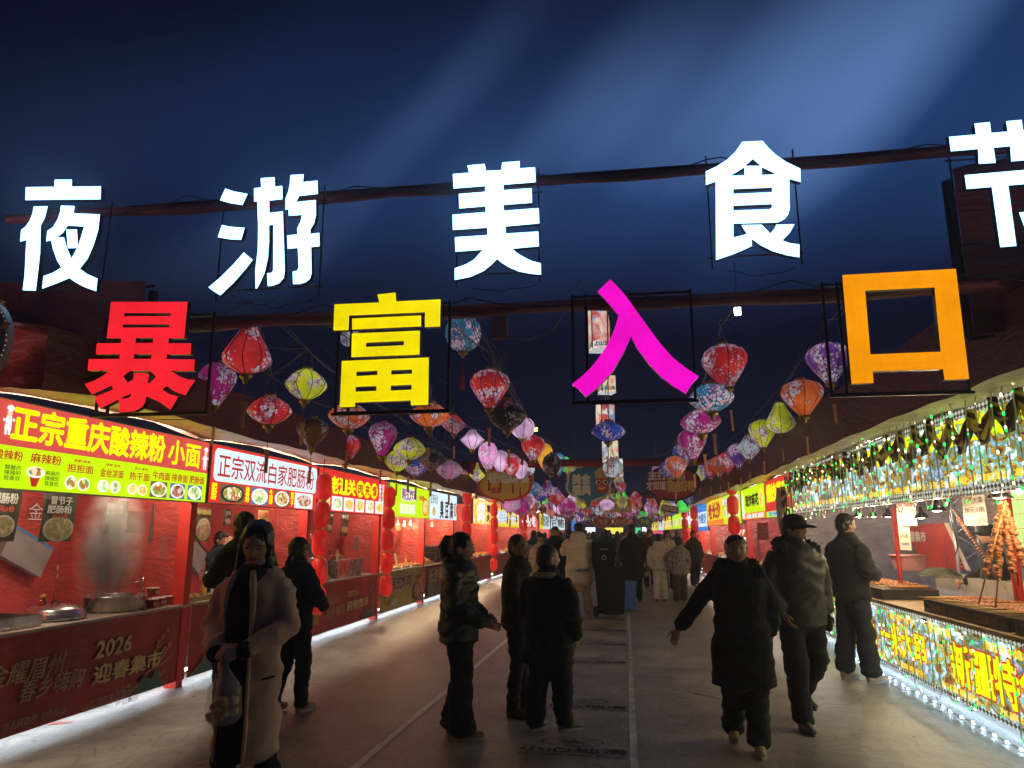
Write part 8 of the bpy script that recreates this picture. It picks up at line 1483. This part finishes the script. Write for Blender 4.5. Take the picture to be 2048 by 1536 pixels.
# 6 boy with glasses
p = g(1035, 1428); person('boy with glasses in a black zip jacket', p, r_(200 - 360) + r_(68), 1.585, 1.13, 1.08, dict(aL=(-.16, .06, .085), kL=(-.13, .03, .49), aR=(.15, -.02, .085), kR=(.13, .02, .49), eL=(-.26, -.02, 1.12), wL=(-.18, .18, .98), eR=(.26, -.01, 1.12), wR=(.15, .20, 1.0), tL=(-.2, 1, 0), tR=(.4, 1, 0)), top=dict(mat=f_blk2, hem=.80, hemr=(.185, .15), t=.045, sl=(.09, .084, .062), collar=.05, fold=.02), legs=dict(r=(.10, .075, .06), mat=f_blk), hair='buzz', glasses=True, yaw=r_(-28), pitch=r_(3),
    extra=lambda root, S, J, hc, R, up: (lambda mb, mz: (mb.tube([up(0, .13, 1.42), up(0, .168, 1.28), up(0, .165, 1.05), up(0, .165, .84)], .004, 5), add(root, 'zip', mb, mat('silver_zip', (.5, .5, .5), .3, metal=.9), S), put_text(mz, Fr(up(.03, .172, 1.32), (-1, .15, 0)), 'LAY', -.11, -.01, 0, .03, 0, .02), add(root, 'lettering', mz, m_white, S)))(MB(), MB()))
# 7 boy in long black coat, back to us
p = g(1098, 1462); person('boy with short hair in an oversized black coat with a beige collar, seen from behind', p, r_(-28), 1.50, 1.14, 1.15, dict(aL=(-.12, -.06, .085), kL=(-.11, .0, .49), aR=(.11, .10, .085), kR=(.11, .06, .49), eR=(.29, -.02, 1.08), wR=(.24, .12, .84), eL=(-.28, .02, 1.10), wL=(-.15, .22, 1.05), tR=(.5, 1, 0)), top=dict(mat=f_blk, hem=.62, hemr=(.25, .19), t=.05, sl=(.10, .095, .075), fold=.02), legs=dict(r=(.12, .105, .095), mat=f_blk), hair='buzz', shoe=mat('olive_sneakers', (.07, .07, .05), .5), yaw=r_(-35),
    extra=lambda root, S, J, hc, R, up: (lambda mb: (loft(mb, [up(-.12, .02, 1.42), up(-.10, -.09, 1.43), up(0, -.125, 1.435), up(.10, -.09, 1.43), up(.12, .02, 1.42)], [(.03, .02)] * 5, 10, (0, 0, 1)), add(root, 'collar', mb, fabric('beige_collar', (.30, .24, .16), .9), S)))(MB()))
# 8 lady in black coat
p = g(1497, 1500); person('lady in a long black coat with fur collar walking toward the camera', p, facing(p, r_(4)), 1.585, 1.08, 1.12, dict(kL=(-.09, .03, .49), aL=(-.08, .07, .085), kR=(.09, .02, .50), aR=(.10, -.20, .12), eR=(.35, -.10, 1.14), wR=(.52, -.06, .92), eL=(-.26, -.05, 1.12), wL=(-.24, -.06, .88), hR=((.35, .1, -.8), (-.3, .9, 0), .6)), top=dict(mat=f_woolk, hem=.50, hemr=(.235, .17), t=.045, sl=(.09, .08, .06), fur=1.15, name='coat', fold=.014), legs=dict(r=(.115, .10, .095)), hair='pulled', shoe=s_cream, pitch=r_(8), roll=r_(3), skin='b')
# 9 man in cap
p = g(1617, 1452); person('man in a black baseball cap and dark padded jacket', p, facing(p, r_(32)), 1.77, 1.02, 1.12, dict(kR=(.13, .10, .50), aR=(.12, .12, .085), kL=(-.14, -.02, .50), aL=(-.12, -.26, .18), eR=(.27, -.03, 1.12), wR=(.20, .08, .90), eL=(-.27, -.05, 1.13), wL=(-.25, .02, .88), tR=(.2, 1, 0)), top=dict(mat=f_gdark, hem=.80, hemr=(.20, .16), t=.055, sl=(.09, .084, .062), quilt=.13, qamp=.003, fur=1.0, fold=.014), legs=dict(r=(.115, .095, .085)), hair='short', hat=True, skin='b', yaw=r_(28), pitch=r_(-2))
# 10 young man at the kebab counter
p = g(1718, 1362); person('young man in a dark jacket and baggy jeans standing at the skewer trays', p, r_(-62), 1.83, 1.0, 1.12, dict(eL=(-.25, .03, 1.14), wL=(-.14, .25, 1.10), eR=(.26, .0, 1.13), wR=(.14, .24, 1.06), kL=(-.11, .0, .49), aL=(-.12, -.05, .085), kR=(.12, .03, .49), aR=(.13, .05, .085), tL=(-.2, 1, 0)), top=dict(mat=f_blk2, hem=.84, hemr=(.195, .16), t=.045, sl=(.095, .09, .066), fold=.022, collar=.04), legs=dict(r=(.105, .098, .098), mat=f_den, flare=.004, hem=.10), hair='short', shoe=mat('tan_white_sneakers', (.42, .28, .18), .5), yaw=r_(-12), pitch=r_(-4))
# 11 cream long puffer
p = g(1160, 1228)
def ex11(root, S, J, hc, R, up):
    mb = MB(); put_text(mb, Fr(up(0, -.215, .80), (1, 0, 0)), 'LEPONE', -.06, .20, 0, .055, 0, .03); add(root, 'lettering', mb, m_blk, S)
person('person in a long cream puffer coat printed LEPONE, seen from behind', p, r_(2), 1.80, 1.05, 1.15, dict(eL=(-.30, .05, 1.18), wL=(-.12, .18, 1.38), kL=(-.11, .05, .49), aL=(-.13, .0, .085), kR=(.13, .03, .49), aR=(.17, .05, .085)), top=dict(mat=f_wpuff, hem=.60, hemr=(.24, .19), t=.06, sl=(.10, .095, .07), quilt=.24, qamp=.02, hood=1.25, fold=.016, name='coat'), legs=dict(mat=f_gpant, r=(.11, .09, .085)), hair='mop', shoe=s_wt, yaw=r_(35), glasses=True, extra=ex11)
bag_thing('yellow printed bag beside the legs of the person in the cream coat', p + Vector((-.02, -.05, .80)), food_mat('bag_print', [(.5, .1, .02), (.6, .4, .1), (.7, .6, .3)], 0, 20, False), .16, .32)
# 12 tall man in black beyond the bin
person('tall man in a black coat standing behind the wheelie bin', g(1268, 1205), r_(-4), 1.80, 1.0, 1.15, dict(aL=(-.1, -.05, .085), aR=(.12, .12, .085), kR=(.12, .08, .49)), top=dict(mat=f_blk, hem=.55, hemr=(.23, .17), t=.05, name='coat'), hair='short', fine=False, face=False)
# 13, 14
p = g(1322, 1202); person('person in a cream puffer jacket and white trousers walking away', p, r_(-3), 1.58, 1.1, 1.15, dict(aR=(.12, -.02, .085)), top=dict(mat=f_wpuff, hem=.80, hemr=(.21, .18), t=.06, sl=(.095, .09, .065), quilt=.11, qamp=.02, hood=1.1), legs=dict(mat=f_wpant, r=(.105, .088, .085)), hair='short', fine=False, face=False)
bag_thing('small white and orange bag in the left hand of the person in white trousers', p + Vector((-.30, -.02, .80)), m_bag, .13, .2, mat('orange_snack', (.6, .25, .05), .5))
m_pat = D.materials.new('black_white_pattern'); m_pat.use_nodes = True; t = m_pat.node_tree; b = t.nodes['Principled BSDF']; tcn = N(t, 'ShaderNodeTexCoord'); wv_ = N(t, 'ShaderNodeTexWave'); wv_.inputs['Scale'].default_value = 9; wv_.inputs['Distortion'].default_value = 9; wv_.inputs['Detail Scale'].default_value = 2.2; lk(t, tcn.outputs['Object'], wv_.inputs['Vector']); r = N(t, 'ShaderNodeValToRGB'); r.color_ramp.interpolation = 'CONSTANT'; r.color_ramp.elements[0].color = (.02, .02, .03, 1); r.color_ramp.elements[1].position = .5; r.color_ramp.elements[1].color = (.5, .48, .5, 1); lk(t, wv_.outputs['Fac'], r.inputs[0]); lk(t, r.outputs[0], b.inputs['Base Color'])
person('person in a black and white patterned jacket walking away', g(1362, 1205), r_(2), 1.50, 1.12, 1.12, dict(kR=(.11, .08, .5), aR=(.10, .12, .085)), top=dict(mat=m_pat, hem=.74, hemr=(.21, .17), t=.05, sl=(.09, .085, .06)), legs=dict(mat=f_brown, r=(.115, .10, .10)), hair='mop', shoe=s_tan, fine=False, face=False)
# 15, 16 facing us
p = g(1082, 1212); person('woman with curly dark hair and beige puffer facing the camera, behind the boys', p, facing(p, r_(-4)), 1.60, 1.06, 1.12, {}, top=dict(mat=f_bpuff, hem=.72, hemr=(.21, .17), t=.055, quilt=.11, qamp=.02), hair='bob', fine=True)
p = g(1112, 1222); person('man in a black coat with a bare forehead facing the camera', p, facing(p, r_(3)), 1.74, 1.04, 1.15, {}, top=dict(mat=f_blk, hem=.50, hemr=(.23, .17), t=.05, name='coat'), hair='short', fine=True)
# vendors
person('vendor in a black jacket behind the oven of the flatbread stall', Vector((XL - 1.15, 13.0, 0)), r_(-80), 1.66, 1.05, 1.1, {}, top=dict(mat=f_blk, hem=.7, hemr=(.22, .16)), hair='short', fine=False, group='stall vendors')
person('vendor in dark clothes behind the second lantern chain', Vector((XL - 1.1, 15.2, 0)), r_(-60), 1.64, 1.05, 1.0, {}, top=dict(mat=f_blk2), hair='short', fine=False, group='stall vendors')
p = onX(1990, 1150, XR + 1.15); person('vendor in black with a cap behind the tall skewers', Vector((p.x, p.y, 0)), r_(75), 1.70, 1.0, 1.15, dict(eR=(.27, .08, 1.15), wR=(.20, .30, 1.05)), top=dict(mat=f_blk, hem=.7, hemr=(.22, .16)), hair='short', fine=False, hat=True, group='stall vendors')
p = onX(1660, 1100, XR + 1.0); person('vendor behind the far kebab tray, head above the man in the cap shoulder', Vector((p.x, p.y, 0)), r_(80), 1.60, 1.0, 1.0, {}, top=dict(mat=fabric('grey_jacket', (.12, .11, .12))), hair='short', fine=False, group='stall vendors')
# crowd
base = []
specs = [(f_blk, f_blk, 'short', 'black jacket', r_(0)), (f_blk2, f_den, 'mop', 'charcoal jacket', r_(0)), (f_maroon, f_blk, 'short', 'maroon jacket', r_(180)), (f_bpuff, f_blk, 'long', 'beige puffer', r_(180)), (f_navy, f_brown, 'bob', 'navy coat', r_(0)), (fabric('olive_jacket', (.05, .05, .03)), f_blk, 'short', 'olive jacket', r_(180)), (fabric('green_jacket', (.01, .06, .03)), f_blk, 'short', 'dark green jacket', r_(0)), (fabric('grey_jacket', (.12, .11, .12)), f_den, 'long', 'grey jacket', r_(180))]
rnd = random.Random(77); cc = {}
spots = [(1138, 1068, 21), (1200, 1072, 22), (1215, 1068, 24), (1242, 1075, 26), (1300, 1070, 23), (1306, 1080, 27), (1338, 1068, 21.5), (1346, 1072, 24), (1068, 1075, 23), (1100, 1076, 26), (1390, 1078, 24), (1176, 1076, 30), (1188, 1078, 33)]
allp_ = []
for (px, py, Y) in spots[::2]: q = onY(px, 1150, Y); allp_.append((q.x, Y))
for i in range(60): Y = 31 + 38 * rnd.random() ** 1.2; allp_.append((rnd.uniform(-3.9, 2.4), Y))
for i, (x, y) in enumerate(allp_):
    k = i % len(specs); tm, lm_, hr, nm_, hd = specs[k]; hd2 = hd + rnd.uniform(-.35, .35); H = rnd.uniform(.94, 1.06)
    cc[k] = cc.get(k, 0) + 1; lb = '%s distant walker in a %s, counting from the bins' % (ordn(cc[k] - 1) if cc[k] < 26 else 'last', nm_)
    if k >= len(base):
        b_ = person(lb, Vector((x, y, 0)), hd2, 1.68, 1.04, 1.1, dict(kR=(.11, .10, .5), aR=(.10, .14, .085), kL=(-.10, .02, .5), aL=(-.10, -.18, .12)), top=dict(mat=tm, hem=.72, hemr=(.21, .16), t=.05), legs=dict(mat=lm_, r=(.11, .09, .085)), hair=hr, fine=False, face=(hd > 1), group='distant crowd in the street'); base.append(b_)
    else: dup(base[k], Vector((x, y, 0)), hd2, lb, sc=H)
# far end of the street: dark facade with small lights
mb = MB(); mb.bx(-30, 30, 96, 97, 0, 3.2); o = thing('far_building', 'low dark building closing the far end of the street', 'building', (0, 96, 0)); mb.build('wall', mat('far_wall', (.04, .035, .04), .8), o)
for i, (x, w_, c_, e_) in enumerate(((-2.6, 2.4, (1, .85, .1), 1.2), (1.2, .8, (.1, .8, .3), 1), (3.2, 1.6, (.9, .1, .2), 1), (5.2, 1.4, (.8, .9, 1), 2), (-5, 1.2, (.9, .95, 1), 2.5), (2.2, .5, (1, 1, 1), 3))):
    mb = MB(); mb.bx(x, x + w_, 95.9, 95.98, 1.5, 2.3); mb.build('lit_sign', glow('far_sign_%d' % i, c_, e_), o)
# ================================================================== haze
hz = D.materials.new('haze'); hz.use_nodes = True; t = hz.node_tree; t.nodes.clear(); out = N(t, 'ShaderNodeOutputMaterial'); pv = N(t, 'ShaderNodeVolumePrincipled')
pv.inputs['Color'].default_value = (.72, .82, 1.0, 1); pv.inputs['Density'].default_value = .005; pv.inputs['Anisotropy'].default_value = .6; lk(t, pv.outputs[0], out.inputs['Volume'])
sd = D.materials.new('letter_glow_haze'); sd.use_nodes = True; t2 = sd.node_tree; t2.nodes.clear(); o2 = N(t2, 'ShaderNodeOutputMaterial'); v2 = N(t2, 'ShaderNodeVolumePrincipled'); v2.inputs['Color'].default_value = (.85, .9, 1, 1); v2.inputs['Anisotropy'].default_value = .45  # volume added to put a glow around the white letters
tcn = N(t2, 'ShaderNodeTexCoord'); sc_ = N(t2, 'ShaderNodeVectorMath', operation='MULTIPLY'); sc_.inputs[1].default_value = (1 / 7.5, 1 / 1.7, 1 / 1.7); lk(t2, tcn.outputs['Object'], sc_.inputs[0]); le = N(t2, 'ShaderNodeVectorMath', operation='LENGTH'); lk(t2, sc_.outputs[0], le.inputs[0])
fo = N(t2, 'ShaderNodeMapRange'); fo.inputs['From Min'].default_value = 1; fo.inputs['From Max'].default_value = .1; fo.inputs['To Min'].default_value = 0; fo.inputs['To Max'].default_value = .15; lk(t2, le.outputs['Value'], fo.inputs['Value'])
m2 = N(t2, 'ShaderNodeMapping'); m2.inputs['Rotation'].default_value = (0, .7, 0); lk(t2, tcn.outputs['Object'], m2.inputs['Vector']); s2 = N(t2, 'ShaderNodeVectorMath', operation='MULTIPLY'); s2.inputs[1].default_value = (.25, .4, .8); lk(t2, m2.outputs[0], s2.inputs[0]); n2 = N(t2, 'ShaderNodeTexNoise'); n2.inputs['Scale'].default_value = 1; n2.inputs['Detail'].default_value = 2; lk(t2, s2.outputs[0], n2.inputs['Vector'])
r2 = N(t2, 'ShaderNodeMapRange'); r2.inputs['From Min'].default_value = .4; r2.inputs['From Max'].default_value = .65; r2.inputs['To Min'].default_value = .15; lk(t2, n2.outputs['Fac'], r2.inputs['Value']); q2 = N(t2, 'ShaderNodeMath', operation='MULTIPLY'); lk(t2, fo.outputs[0], q2.inputs[0]); lk(t2, r2.outputs[0], q2.inputs[1]); lk(t2, q2.outputs[0], v2.inputs['Density']); lk(t2, v2.outputs[0], o2.inputs['Volume'])
mb = MB(); mb.ell((0, 0, 0), (7.5, 1.7, 1.7), 24, 14); tag(link('letter_glow_volume', mb.mesh('halo', sd), None, (-.6, 5.0, 4.7)), 'added smoke drifting through the upper row of white letters', 'halo', kind='stuff')
mb = MB(); mb.bx(-40, 40, -12, 110, -1, 7.5); tag(mb.build('haze', hz), None, None, kind='stuff')
